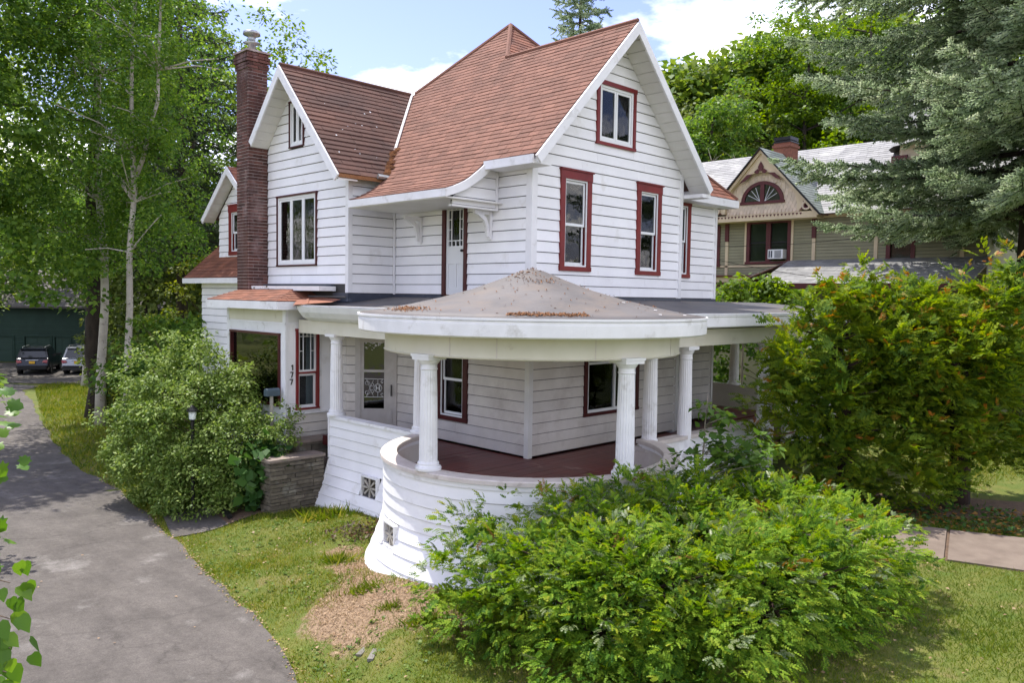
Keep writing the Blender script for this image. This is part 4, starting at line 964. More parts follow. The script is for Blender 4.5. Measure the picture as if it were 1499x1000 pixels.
pr_ = part('porch_roof', house)
prof = [(0, 4.435), (.18, 4.40), (.6, 4.23), (1.0, 4.085), (1.5, 3.945), (2.0, 3.83), (2.45, 3.745), (2.80, 3.695)]
cn = MB(); cn.lathe(prof+[(2.80, 3.66), (0, 3.66)], (TC[0], TC[1], 0), seg=72); cn.build('cone_membrane', M['membrane'], pr_, smooth=False)
for p_ in bpy.data.objects['cone_membrane'].data.polygons: p_.use_smooth = True
fr_ = MB(); fr_.lathe([(2.81, 3.655), (2.835, 3.655), (2.835, 3.69), (2.81, 3.69)], (TC[0], TC[1], 0), seg=72, closed=True); fr_.build('drip_edge', M['trim'], pr_)
fr_ = MB(); fr_.lathe([(2.77, 3.44), (2.79, 3.42), (2.815, 3.44), (2.82, 3.60), (2.81, 3.65), (2.77, 3.65)], (TC[0], TC[1], 0), 85, 360, 72, closed=True); fr_.build('fascia_ring', M['trim'], pr_)
fr_ = MB(); fr_.lathe([(2.30, 3.425), (2.78, 3.425), (2.78, 3.445), (2.30, 3.445)], (TC[0], TC[1], 0), 85, 360, 72, closed=True); fr_.build('soffit_ring', M['soffit'], pr_)
fr_ = MB(); fr_.lathe([(2.16, 3.10), (2.405, 3.10), (2.42, 3.115), (2.40, 3.13), (2.40, 3.43), (2.16, 3.43)], (TC[0], TC[1], 0), 99, 344, 64, closed=True); fr_.build('beam_ring', M['beam'], pr_)
for az in (139, 195, 212, 245, 284, 318):
    j = MB(); j.lathe([(2.40, 3.115), (2.4045, 3.115), (2.4045, 3.43), (2.40, 3.43)], (TC[0], TC[1], 0), az, az+.3, 2, closed=True); j.build('beam_joint', M['cap'], pr_)
for az in (184.0, 259.6):
    x, y = on_ring(az); j = MB(); j.box((-.19, -.19, 3.10), (.19, .19, 3.135)); o = j.build('abacus', M['trim'], pr_); o.matrix_parent_inverse = Matrix.Identity(4); o.location = (x, y, 0); o.rotation_euler = (0, 0, R(az))
dk = MB()
def deckp(pts): dk.prism([Vector(p) for p in pts], (0, 0, -.035))
deckp([(10.69, 10.18, 3.93), (10.69, 15.4, 3.93), (8.74, 15.1, 3.70), (8.74, 8.0, 3.70)]); deckp([(10.69, 10.19, 3.93), (8.74, 8.0, 3.70), (20.7, 8.0, 3.70), (20.7, 10.82, 3.90), (15.5, 10.82, 3.93), (15.5, 10.19, 3.93)]); deckp([(18.05, 10.83, 3.90), (20.7, 10.83, 3.70), (20.7, 16, 3.70), (18.05, 16, 3.9)])
deckp([(9.45, 14.35, 3.93), (10.69, 14.35, 3.93), (10.69, 15.9, 3.93), (9.2, 15.9, 3.93)])
dk.build('flat_membrane', M['membrane_dark'], pr_)
cl = MB(); cl.box((9.2, 8.4, 3.30), (20.6, 10.17, 3.34)); cl.box((9.2, 10.17, 3.301), (10.67, 15.5, 3.341)); cl.box((18.1, 10.18, 3.302), (20.6, 16, 3.342)); cl.lathe([(0, 3.305), (2.2, 3.305), (2.2, 3.345), (0, 3.345)], (TC[0], TC[1], 0), seg=40); cl.build('porch_ceiling', M['beam'], pr_)
gt = MB(); gt.prism([(8.70, 11.3, 3.70), (8.76, 11.3, 3.58), (8.86, 11.3, 3.47), (9.0, 11.3, 3.40), (9.06, 11.3, 3.42), (9.06, 11.3, 3.67), (8.72, 11.3, 3.715)], (0, 3.72, 0)); gt.build('cove_gutter', M['trim'], pr_)
bm_ = MB(); bm_.box((9.06, 11.35, 3.12), (9.31, 15.55, 3.40)); bm_.box((9.3, 14.3, 3.15), (10.3, 14.5, 3.40)); bm_.build('porch_beam', M['beam'], pr_)
bm_ = MB(); bm_.box((11.7, 8.28, 3.08), (20.4, 8.52, 3.40)); bm_.box((20.15, 8.52, 3.08), (20.4, 16, 3.4)); bm_.build('porch_beam', M['beam'], pr_)
fs = MB(); fs.box((11.5, 7.97, 3.46), (20.7, 8.01, 3.655)); fs.box((11.5, 7.95, 3.655), (20.72, 8.02, 3.68)); fs.box((11.5, 8.01, 3.44), (20.7, 8.5, 3.465)); fs.box((11.5, 7.955, 3.685), (20.72, 8.03, 3.71)); fs.build('fascia', M['trim'], pr_)
sw = MB(); sw.box((8.70, 11.0, 3.716), (8.78, 15.05, 3.73)); sw.build('drip_edge', M['trim'], pr_)
# broken rusty flashing end of the left porch roof, litter on the cone
rb = MB(); rb.poly([(8.62, 15.02, 3.73), (8.95, 14.1, 3.80), (9.25, 14.2, 3.86), (9.35, 15.2, 3.90), (8.95, 15.4, 3.84)]); rb.poly([(8.63, 15.06, 3.70), (8.72, 14.6, 3.76), (9.05, 15.1, 3.88)]); rb.build('lifted_flashing', M['shingle_rust'], pr_, fix=False)
P = []
def conez(r_): return np.interp(r_, [p[0] for p in prof], [p[1] for p in prof])
for (az, r0, n, sa_, sr) in ((228, 2.55, 620, 7.5, .055), (235, .62, 50, 14, .08), (205, .35, 60, 22, .16), (172, 2.35, 240, 6, .09), (250, 1.2, 40, 50, .5), (285, 1.8, 26, 25, .5), (200, 1.7, 30, 30, .6)):
    for k in range(n):
        a_ = R(random.gauss(az, sa_)) if n < 500 else R(random.uniform(az-12, az+13)); r_ = abs(random.gauss(r0, sr)); r_ = min(r_, 2.78); P.append((TC[0]+r_*math.cos(a_), TC[1]+r_*math.sin(a_), float(conez(r_))))
lt_ = MB()
for (x, y, z) in P:
    s_ = random.uniform(.006, .017); an = random.uniform(0, 3.14); c0, s0 = math.cos(an)*s_*1.6, math.sin(an)*s_*1.6
    h_ = random.uniform(.006, .03)
    lt_.poly([(x-c0, y-s0, z+.002), (x+s0*.5, y-c0*.5, z+h_), (x+c0, y+s0, z+.004), (x-s0*.5, y+c0*.5, z+h_*1.2)])
lt_.build('needle_litter', M['litter'], pr_, kind='stuff', fix=False)
wf = MB()
for (u_, v_) in ((.55, 1.7), (.62, 2.2), (.3, 2.5), (.75, 2.6)):
    a_ = R(262+u_*30); r_ = v_; x, y = TC[0]+r_*math.cos(a_), TC[1]+r_*math.sin(a_); z = float(conez(r_))+.006; wf.poly([(x-.05, y-.01, z+.004), (x, y-.035, z), (x+.05, y+.015, z+.006), (x, y+.03, z+.008)])
wf.build('pale_leaf', M['trim'], pr_, fix=False)

# ---- rear wing with dormer beyond the chimney
wg = part('rear_wing', house)
WG = Wall((10.7, 24.0), (10.7, 18.32)); WG.clad(-.8, 4.35, board=M['siding'], parent=house, s0=0, name='wall')
g = MB(); g.box((10.72, 18.4, -.8), (18, 23.98, 4.6)); g.build('wing_body', M['siding'], wg)
slope_face(wg, [(10.3, 24.4, 4.38), (10.3, 18.3, 4.38), (13.2, 18.3, 7.0), (13.2, 24.4, 7.0)], M['shingle_rust'], 41, e=.15)
slope_face(wg, [(16.1, 18.3, 4.38), (16.1, 24.4, 4.38), (13.2, 24.4, 7.0), (13.2, 18.3, 7.0)], M['shingle_rust'], 42, e=.3, wd=1)
g = MB(); g.box((10.27, 18.3, 4.22), (10.31, 24.42, 4.37)); g.box((10.31, 18.3, 4.23), (10.7, 24.4, 4.26)); g.build('fascia', M['trim'], wg)
DW = Wall((11.0, 23.45), (11.0, 20.9))
def dorm(z):
    if z < 6.35: return (0, DW.L)
    k = (7.35-z)/.85; return (max(0, DW.L/2-k), min(DW.L, DW.L/2+k)) if k > 0 else (DW.L/2, DW.L/2)
dwin = (DW.L/2-.60, DW.L/2+.60, 5.05, 6.5)
DW.clad(4.95, 7.3, [ins(dwin)], dorm, name='dormer_wall', parent=house); window(DW, *dwin, 'double', .16)
g = MB(); g.box((11.05, 20.92, 4.8), (13.5, 20.98, 6.3)); g.box((11.05, 23.37, 4.8), (13.5, 23.43, 6.3)); g.build('dormer_cheek', M['siding'], wg)
for sg in (1, -1):
    yc = 22.175; a = [(10.65, yc-sg*1.65, 6.18), (14.0, yc-sg*1.65, 6.18), (14.0, yc, 7.55), (10.65, yc, 7.55)]
    if sg < 0: a = [a[1], a[0], a[3], a[2]]
    slope_face(wg, a, M['shingle_rust'], 43, e=.15)
    rake(wg, (10.60, yc, 7.54), (10.60, yc-sg*1.68, 6.13), .16, .04, (.04, 0, 0))
soffit(wg, (10.65, yc-1.65, 6.18), (10.65, yc, 7.55), (.35, 0, 0), 8); soffit(wg, (10.65, yc+1.65, 6.18), (10.65, yc, 7.55), (.35, 0, 0), 8)
rake(wg, (12.6, 20.2, 7.9), (12.6, 22.0, 6.5), .16, .04, (.04, 0, 0))
# ------------------------------------------------------------------ stone pier, steps, small things by the entry
def stone_block(name, label, cat, x0, x1, y0, y1, z0, z1, ch, seed, cap=True, faces=('y0', 'x0')):
    r_ = random.Random(seed); o = root(name, label, cat, ((x0+x1)/2, (y0+y1)/2, z0))
    c_ = MB(); c_.box((x0+.03, y0+.03, z0-.3), (x1, y1, z1)); c_.build('mortar_core', M['stone_mortar'], o)
    z = z0-.15
    while z < z1-.01:
        h_ = min(ch*r_.uniform(.75, 1.3), z1-z)
        for f_ in faces:
            u0, u1 = (x0, x1) if f_ == 'y0' else (y0, y1); u = u0
            while u < u1-.01:
                w_ = min(r_.uniform(.16, .46), u1-u)
                if u1-(u+w_) < .10: w_ = u1-u
                d_ = r_.uniform(-.02, .012); t0, t1 = u+.007, u+w_-.007; za, zb = z+.007, z+h_-.006; j = lambda: r_.uniform(-.006, .006)
                b_ = MB()
                if f_ == 'y0': b_.hexa([(t0, y0+d_+j(), za+j()), (t1, y0+d_+j(), za+j()), (t1, y0+.09, za), (t0, y0+.09, za), (t0+j(), y0+d_+j(), zb+j()), (t1+j(), y0+d_+j(), zb+j()), (t1, y0+.09, zb), (t0, y0+.09, zb)])
                else: b_.hexa([(x0+d_+j(), t0, za), (x0+.09, t0, za), (x0+.09, t1, za), (x0+d_+j(), t1, za), (x0+d_+j(), t0, zb+j()), (x0+.09, t0, zb), (x0+.09, t1, zb), (x0+d_+j(), t1, zb+j())])
                b_.build('stone', M['stone'], o); u += w_
        z += h_
    if cap:
        n = max(1, int((x1-x0)/.7))
        for k in range(n):
            a, b = x0-.04+(x1-x0+.06)*k/n+.004, x0-.04+(x1-x0+.06)*(k+1)/n-.004; c_ = MB(); c_.box((a, y0-.035, z1), (b, y1+.03, z1+.055+.004*(k % 2))); c_.build('coping_stone', M['coping'], o)
    return o
stone_block('stone_pier', 'low dry grey stone pier with brown coping at the left end of the porch wall', 'stone pier', 7.80, 9.02, 14.46, 14.86, -.42, .60, .075, 3)
stone_block('stone_pier', 'upper flat stone block behind the low pier, under the narrow red window', 'stone block', 8.72, 9.62, 15.06, 15.44, -.4, .80, .11, 4)
ss = root('stone_steps', 'stone entry steps between the two stone piers', 'steps', (8.6, 14.9, -.3))
for k in range(4):
    b_ = MB(); b_.box((8.05+k*.30, 14.88, -.45), (9.4, 15.05, -.22+k*.22)); b_.build('step', M['coping'], ss)

g0 = lambda s, d: float(_gz(s, d))
# path light in the shrubs
p = W(-6.56, 16.45); lz = g0(-6.56, 16.45)
lp = root('path_lamp', 'black post lamp with clear lantern standing in the pale green shrub', 'garden lamp', (p.x, p.y, lz))
b_ = MB(); b_.tube([(p.x, p.y, lz), (p.x, p.y, lz+1.98)], .038, 10); b_.build('post', M['black'], lp)
b_ = MB(); b_.lathe([(.04, 0), (.075, .02), (.085, .03), (0, .03)], (p.x, p.y, lz+1.97), seg=14); b_.build('collar', M['black'], lp)
b_ = MB(); b_.lathe([(.065, 0), (.08, .17), (.0, .17)], (p.x, p.y, lz+2.0), seg=14); b_.build('lantern_glass', mat('frosted_glass', (.62, .66, .62), rough=.25, spec=.6), lp, smooth=True)
b_ = MB(); b_.lathe([(.12, 0), (.115, .025), (.05, .10), (.02, .125), (.0, .13)], (p.x, p.y, lz+2.17), seg=16); b_.build('lantern_cap', M['black'], lp)
# mailbox on the bay corner
mbx = root('mailbox', 'small blue-grey metal mailbox at the bay corner behind the shrub', 'mailbox', (8.55, 15.72, 1.55))
b_ = MB(); pr = [(8.42, 15.66, 1.60)]
ring = [(0, -.10, -.10), (0, .10, -.10), (0, .10, .03)]+[(0, .10*math.cos(t), .03+.09*math.sin(t)) for t in np.linspace(.3, 2.84, 7)]+[(0, -.10, .03)]
b_.prism([(8.38, 15.74+q[1]*.75, 1.84+q[2]*.75) for q in ring], (.30, 0, 0)); b_.build('box', mat('mailbox_paint', (.085, .12, .145), (.07, .10, .12), 8, .45), mbx)
b_ = MB(); b_.box((8.49, 15.72, -.4), (8.55, 15.76, 1.76)); b_.build('post', M['vent_slat'], mbx)
# black drain pipe over the mulch
b_ = MB(); a, c = W(-6.35, 17.1), W(-5.55, 15.75); b_.tube([(a.x, a.y, g0(-6.35, 17.1)+.10), ((a.x+c.x)/2, (a.y+c.y)/2, g0(-5.9, 16.4)+.09), (c.x, c.y, g0(-5.55, 15.75)+.07)], .055, 10)
o = b_.build('drain_pipe', M['black']); tag(o, 'short black drain pipe lying across the edge of the drive spur', 'drain pipe')
# pale wood stubs in the lawn
for k, (s, d, L) in enumerate(((-1.84, 9.52, .28), (-1.66, 9.30, .24))):
    b_ = MB(); z = g0(s, d); a = W(s, d); t = W(s+.10, d+L) if k == 0 else W(s+.03, d+L)
    b_.prism([(a.x, a.y, z+.02), (a.x+.05, a.y-.05, z+.02), (a.x+.05, a.y-.05, z+.06), (a.x, a.y, z+.06)], (t.x-a.x, t.y-a.y, .02)); o = b_.build('wood_offcut', M['stone_mortar'])
    tag(o, ('longer pale wood offcut lying slanted in the front grass', 'shorter pale wood offcut lying straight in the front grass')[k], 'wood offcut')
# amber lamp behind the porch window
lm = root('table_lamp', 'amber lampshade glowing behind the porch window', 'table lamp', (13.55, 10.75, 1.5))
m_ = bpy.data.materials.new('amber_shade'); m_.use_nodes = True; q = m_.node_tree.nodes['Principled BSDF']; q.inputs['Base Color'].default_value = (.7, .35, .03, 1); q.inputs['Emission Color'].default_value = (1, .45, .04, 1); q.inputs['Emission Strength'].default_value = .35
b_ = MB(); b_.lathe([(.13, .30), (.22, 0), (.21, 0), (.12, .30)], (13.4, 10.62, 2.45), seg=20); b_.build('lamp_shade', m_, lm)
b_ = MB(); b_.tube([(13.4, 10.62, 1.6), (13.4, 10.62, 2.55)], .03, 8); b_.build('lamp_stand', M['metal'], lm)

# ------------------------------------------------------------------ neighbour's house
M['nb_wall'] = mat('sage_clapboard', (.29, .275, .175), (.255, .24, .15), 1.5, .7, vary=.06)
M['nb_cream'] = mat('cream_trim', (.66, .54, .36), (.58, .47, .31), 2, .6)
M['nb_cream2'] = mat('cream_scale_shingle', (.70, .58, .44), (.60, .50, .37), 2, .7, vary=.10, vmode='isl')
M['nb_red'] = mat('maroon_trim', (.115, .030, .030), (.09, .024, .024), 2, .5)
M['nb_slate'] = mat('pale_slate', (.27, .27, .262), (.21, .21, .21), 1.4, .6, .2, 40, vary=.16, vmode='isl', c3=(.33, .33, .315), s3=.9, t3=(.5, .7))
M['nb_slate2'] = mat('green_slate', (.20, .23, .21), (.15, .18, .165), 1.4, .6, .2, 40, vary=.2, vmode='isl')
NX = 31.7
nh = root('neighbour_house', 'sage green Victorian house with pale slate roof and cream arched gable', 'house', (NX, 14, .4))
NW = Wall((NX, 19.6), (NX, 8.2)); ny = lambda y: 19.6-y
def nclad(w, s0, s1, z0, z1, ops, nm='wall'):
    core = MB(); xs = sorted({s0, s1, *[o[0] for o in ops], *[o[1] for o in ops]}); zs = sorted({z0, z1, *[o[2] for o in ops], *[o[3] for o in ops]})
    for za, zb in zip(zs[:-1], zs[1:]):
        for a, b in zip(xs[:-1], xs[1:]):
            if not any(o[0]-.01 < (a+b)/2 < o[1]+.01 and o[2] < (za+zb)/2 < o[3] for o in ops): w.box(core, a, b, -.12, -.01, za, zb)
    wo = core.build(nm, M['felt'], nh); z = z0
    while z < z1-.02:
        zt = min(z+.128, z1); cuts = sorted({s0, s1, *[q for o in ops if o[2] < zt-.02 and o[3] > z+.02 for q in o[:2]]})
        for a, b in zip(cuts[:-1], cuts[1:]):
            if any(o[0] < (a+b)/2 < o[1] and o[2] < zt-.02 and o[3] > z+.02 for o in ops): continue
            q = MB(); q.hexa([w.p(a, .022, z+.012), w.p(b, .022, z+.012), w.p(b, -.008, z+.012), w.p(a, -.008, z+.012), w.p(a, .002, zt), w.p(b, .002, zt), w.p(b, -.008, zt), w.p(a, -.008, zt)]); q.build('clapboard', M['nb_wall'], wo)
        z += .128
    return wo
wop = (ny(17.40), ny(15.44), 5.60, 7.30); wop2 = (ny(19.55), ny(18.72), 5.5, 7.2); wop3 = (ny(11.6), ny(10.6), 5.6, 7.2)
nclad(NW, 0, NW.L, 4.85, 7.45, [wop, wop2, wop3])
def nwin(w, a, b, c, d, mul=True, t=.13):
    f = MB(); w.box(f, a-.02, a+t, -.05, .06, c, d); w.box(f, b-t, b+.02, -.05, .06, c, d); w.box(f, a+t, b-t, -.05, .06, d-.1, d); w.box(f, a-.06, b+.06, -.05, .09, c-.10, c)
    xs = [a+t, b-t]
    if mul: mdl = (a+b)/2; w.box(f, mdl-.10, mdl+.10, -.05, .055, c, d-.1); xs = [a+t, mdl-.10, mdl+.10, b-t]
    o = f.build('window', M['nb_red'], nh)
    for i in range(0, len(xs), 2):
        zm_ = (c+d-.1)/2
        for (za, zb, n) in ((c, zm_, -.03), (zm_, d-.1, -.01)):
            g = MB(); w.box(g, xs[i], xs[i+1], n-.012, n-.006, za, zb); g.build('pane', M['glass'], o)
        s_ = MB(); w.box(s_, xs[i], xs[i+1], -.03, .0, zm_-.03, zm_+.03); s_.build('sash', M['black'], o)
    bl = MB(); w.box(bl, a+t, b-t, -.22, -.20, c+(d-c)*.35, d-.1); bl.build('blind', M['lace'], o)
    return o
nwin(NW, *wop); nwin(NW, *wop2, mul=False); nwin(NW, *wop3, mul=False)
tr = MB()
for y in (18.36, 14.45, 12.0, 9.0): NW.box(tr, ny(y)-.07, ny(y)+.07, .0, .05, 4.9, 6.5)
NW.box(tr, ny(15.42), ny(15.42)+.10, .0, .045, 5.5, 7.3); NW.box(tr, ny(17.42)-.1, ny(17.42), .0, .045, 5.5, 7.3); NW.box(tr, 0, NW.L, .0, .06, 7.30, 7.42); NW.box(tr, 0, NW.L, .0, .14, 7.42, 7.58); NW.box(tr, 0, NW.L, .0, .05, 5.38, 5.46)
NW.box(tr, ny(18.9), ny(15.6), .0, .5, 4.72, 4.95); NW.box(tr, ny(18.9), ny(15.6), .0, .35, 4.2, 4.6)
tr.build('cream_trim', M['nb_cream'], nh)
tr = MB()
for y in (18.36, 14.45, 12.0, 9.0):
    q = MB(); NW.box(q, ny(y)-.085, ny(y)+.085, .0, .08, 6.5, 7.30); q.build('eave_bracket', M['nb_red'], nh)
NW.box(tr, ny(18.9), ny(15.6), .0, .52, 4.60, 4.72); NW.box(tr, ny(18.95), ny(15.55), .0, .60, 4.95, 5.02)
for k in range(14): NW.box(tr, ny(18.8)+k*.23, ny(18.8)+k*.23+.12, .35, .45, 4.46, 4.60)
tr.build('maroon_trim', M['nb_red'], nh)
wl = MB(); NW.box(wl, 0, NW.L, -.12, 0, .2, 4.85); wl.box((NX+.1, 8.3, .2), (NX+9, 19.5, 7.4)); wl.build('wall', M['nb_wall'], nh)
# main slate roof, ridge along Y
nr = part('slate_roof', nh)
def nface(pts, m_, seed, e=.20, wd=.55): slope_face(nr, pts, m_, seed, e, wd)
nface([(NX-.45, 23, 7.42), (NX-.45, 7.0, 7.42), (NX+4.8, 7.0, 11.0), (NX+4.8, 23, 11.0)], M['nb_slate'], 51)
nface([(NX+10, 7.0, 7.42), (NX+10, 23, 7.42), (NX+4.8, 23, 11.0), (NX+4.8, 7, 11.0)], M['nb_slate'], 52, e=.6, wd=2)
# arched gable on the facade
GA, GBz, GH = 16.52, 7.52, 10.20; hw = 2.42
ga = part('arched_gable', nh); gx = NX-.66
pn = MB(); n = 24; rad = 1.62; czz = 7.62
gs = (GH-GBz)/hw
for k in range(n):                                    # spandrel between arch and rake
    a0, a1 = math.pi*k/n, math.pi*(k+1)/n
    I = [(gx, GA+rad*math.cos(a), czz+rad*1.02*math.sin(a)) for a in (a0, a1)]
    def outp(a):
        dy, dz = math.cos(a), math.sin(a); t = (GH-czz)/(dz+gs*abs(dy)); return (gx, GA+dy*t, czz+dz*t)
    pn.prism([I[0], outp(a0), outp(a1), I[1]], (.12, 0, 0))
pn.build('arch_panel', M['nb_cream'], ga)
bk = MB(); bk.prism([(gx+.22, GA+rad*1.05*math.cos(math.pi*k/n), czz-.1+rad*1.1*math.sin(math.pi*k/n)) for k in range(n+1)], (.05, 0, 0)); bk.build('tympanum', M['nb_cream'], ga)
sc = MB(); zr = czz-.05; row = 0
while zr < czz+rad:
    hwid = math.sqrt(max(0, (rad*1.02)**2-max(0, zr-czz)**2)); y = GA-hwid-(row % 2)*.08
    while y < GA+hwid:
        inw = abs(y+.08-GA) < .98 and 8.02 < zr+.05 < 8.02+.86*math.sqrt(max(0, 1-((y+.08-GA)/.98)**2))
        if not inw: sc.prism([(gx+.20, y, zr+.20), (gx+.195, y, zr+.06), (gx+.185, y+.04, zr+.01), (gx+.185, y+.11, zr+.01), (gx+.195, y+.15, zr+.06), (gx+.20, y+.15, zr+.20)], (.02, 0, 0))
        y += .158
    zr += .135; row += 1
sc.build('scale_shingles', M['nb_cream2'], ga, kind='stuff')
aw = MB(); R1, R2 = .95, .80
for k in range(16):
    a0, a1 = math.pi*k/16, math.pi*(k+1)/16
    aw.prism([(gx+.14, GA+r_*math.cos(a), 8.08+r_*.88*math.sin(a)) for r_, a in ((R1, a0), (R1, a1), (R2, a1), (R2, a0))], (.07, 0, 0))
aw.box((gx+.14, GA-1.0, 7.98), (gx+.22, GA+1.0, 8.09)); aw.box((gx+.145, GA-.09, 8.09), (gx+.215, GA+.09, 8.80)); awo = aw.build('arched_window', M['nb_red'], nh)
gl = MB(); gl.prism([(gx+.19, GA+.82*math.cos(math.pi*k/16), 8.08+.72*math.sin(math.pi*k/16)) for k in range(17)], (.008, 0, 0)); gl.build('pane', M['glass'], awo)
fb = MB()
for sg in (-1, 1):
    for k in (1, 2, 3): a = math.pi/2-sg*k*.36; fb.tube([(gx+.185, GA+sg*.1, 8.09), (gx+.185, GA+sg*.1+math.cos(a)*.62, 8.09+math.sin(a)*.62)], .012, 4)
fb.build('glazing_bar', M['sash'], awo)
rkk = MB()
for sg in (-1, 1):
    def G(y, z, x=-.03): return (gx+x, GA+sg*y, z)
    def orn(p_, v_):
        q = MB(); q.prism(p_, v_); q.build('scroll_ornament', M['nb_red'], ga)
    orn([G(.0, 9.72), G(.13, 9.48), G(.05, 9.30), G(0, 9.34)], (-.02, 0, 0))
    orn([G(.12, 9.42), G(.30, 9.30), G(.20, 9.20), G(.06, 9.24)], (-.022, 0, 0)); orn([G(.35, 9.22), G(.62, 9.20), G(.95, 8.86), G(.70, 8.95), G(.55, 9.06)], (-.02, 0, 0))
    orn([G(1.85, 8.06), G(1.98, 7.98), G(2.38, 7.60), G(1.75, 7.62), G(1.90, 7.78)], (-.02, 0, 0))
    rt = MB(); rt.tube([(gx-.06, GA+sg*2.02+.15*math.cos(t), 7.76+.15*math.sin(t)) for t in np.linspace(0, 2*math.pi, 17)], .04, 6, cap=False); rt.build('rosette', M['nb_cream2'], ga)
    rt = MB(); rt.prism([(gx-.05, GA+sg*2.02+.06*math.cos(t), 7.76+.06*math.sin(t)) for t in np.linspace(0, 2*math.pi, 11)[:-1]], (.03, 0, 0)); rt.build('rosette_boss', M['nb_red'], ga)
    e = [(gx-.18, GA+sg*2.62, 7.60-.16), (gx-.18, GA, GH+.05)]
    rkk.prism([(gx-.10, GA+sg*2.60, 7.36), (gx-.10, GA, GH+.0), (gx-.10, GA, GH-.16), (gx-.10, GA+sg*2.45, 7.36)], (.12, 0, 0))
    P_ = [(gx-.18, GA+sg*2.66, 7.40), (NX+3.2, GA+sg*2.66, 7.40), (NX+3.2, GA, GH+.06), (gx-.18, GA, GH+.06)]
    if sg > 0: P_ = [P_[1], P_[0], P_[3], P_[2]]
    slope_face(nr, P_, M['nb_slate2'], 55+sg, .17, .4)
    rkd = MB(); rkd.prism([(gx-.20, GA+sg*2.68, 7.38), (gx-.20, GA, GH+.06), (gx-.20, GA, GH-.01), (gx-.20, GA+sg*2.62, 7.34)], (.05, 0, 0)); rkd.build('gable_edge', M['black'], ga)
rkk.build('verge_board', M['nb_cream'], ga)
fz = MB(); fz.box((gx-.04, GA-2.45, 7.28), (NX, GA+2.45, 7.54)); fz.build('frieze', M['nb_cream'], ga)
fz = MB()
for k in range(24): y = GA-1.85+k*.16; fz.prism([(gx-.05, y, 7.50), (gx-.05, y+.11, 7.50), (gx-.05, y+.055, 7.40)], (.02, 0, 0))
fz.build('sawtooth_trim', M['nb_red'], ga)
nc = MB(); nc.box((NX+1.2, 16.2, 9), (NX+1.95, 16.95, 10.75)); nc.box((NX+1.15, 16.15, 10.55), (NX+2.0, 17.0, 10.66)); nco = nc.build('chimney', mat('orange_brick', (.30, .12, .075), (.2, .085, .06), 12, .9), nh)
nc = MB(); nc.box((NX+1.17, 16.17, 10.75), (NX+1.98, 16.98, 10.80)); nc.box((NX+1.25, 16.25, 10.80), (NX+1.9, 16.9, 10.86)); nc.box((NX+1.2, 16.2, 10.86), (NX+1.95, 16.95, 11.0)); nc.build('chimney_cap', M['black'], nco)
lr = part('porch_roof', nh)
slope_face(lr, [(NX-2.6, 15.5, 4.62), (NX-2.6, 8.0, 4.62), (NX, 8.0, 5.62), (NX, 15.5, 5.62)], M['nb_slate'], 60, .17, .4); slope_face(lr, [(NX, 16.6, 4.62), (NX-2.6, 16.6, 4.62), (NX-.3, 15.5, 5.5), (NX, 15.5, 5.55)], M['nb_slate'], 61, .17, .4)
q = MB(); q.box((NX-2.65, 8, 4.42), (NX-2.55, 16.6, 4.61)); q.box((NX-2.5, 8.1, .3), (NX-.2, 8.3, 4.4)); q.build('porch_eave', M['nb_red'], lr)
ac = MB(); NW.box(ac, ny(16.28), ny(15.62), -.1, .32, 5.70, 6.08); aco = ac.build('air_conditioner', M['sash']); tag(aco, 'white window air conditioner in the maroon double window of the sage house', 'air conditioner')
ag = MB(); 
for k in range(9): NW.box(ag, ny(16.24)+.26, ny(15.66)-.03, .322, .33, 5.74+k*.034, 5.755+k*.034)
for k in range(2): NW.box(ag, ny(16.24)+k*.10, ny(16.24)+k*.10+.06, .322, .33, 5.75, 6.03)
ag.build('vent_grille', M['flash'], aco)
# round tower with a slate spire behind the spruce
tw = part('tower', nh); tx, ty = NX+3.4, 11.0
q = MB(); q.lathe([(1.5, 6.5), (1.5, 10.3)], (tx, ty, 0), seg=8); q.build('tower_wall', M['nb_cream'], tw)
q = MB()
for k in range(14):
    r0, r1 = 1.8*(1-k/14), 1.8*(1-(k+1)/14); z0, z1 = 10.2+k*.29, 10.2+(k+1)*.29
    q.lathe([(r0+.03, z0), (r1+.012, z1)], (tx, ty, 0), seg=16)
q.build('spire', M['nb_slate'], tw); q = MB()
for y in (12.0, 10.4):
    q = MB(); q.box((tx-1.42, y-.3, 8.2), (tx-1.30, y+.3, 9.8)); q.build('tower_window', M['nb_red'], tw)
cb_ = MB()
for (a, b, sag) in (((NX-4, 19.0, 6.2), (NX-2, 2.0, 8.2), .9), ((NX-3, 18.5, 5.9), (NX-4, 4, 4.4), .5)):
    a, b = Vector(a), Vector(b); cb_.tube([a.lerp(b, t)-Vector((0, 0, sag*4*t*(1-t))) for t in np.linspace(0, 1, 18)], .012, 4)
o = cb_.build('service_cable', M['black']); tag(o, 'thin black service cables sagging in front of the sage house', 'cable')

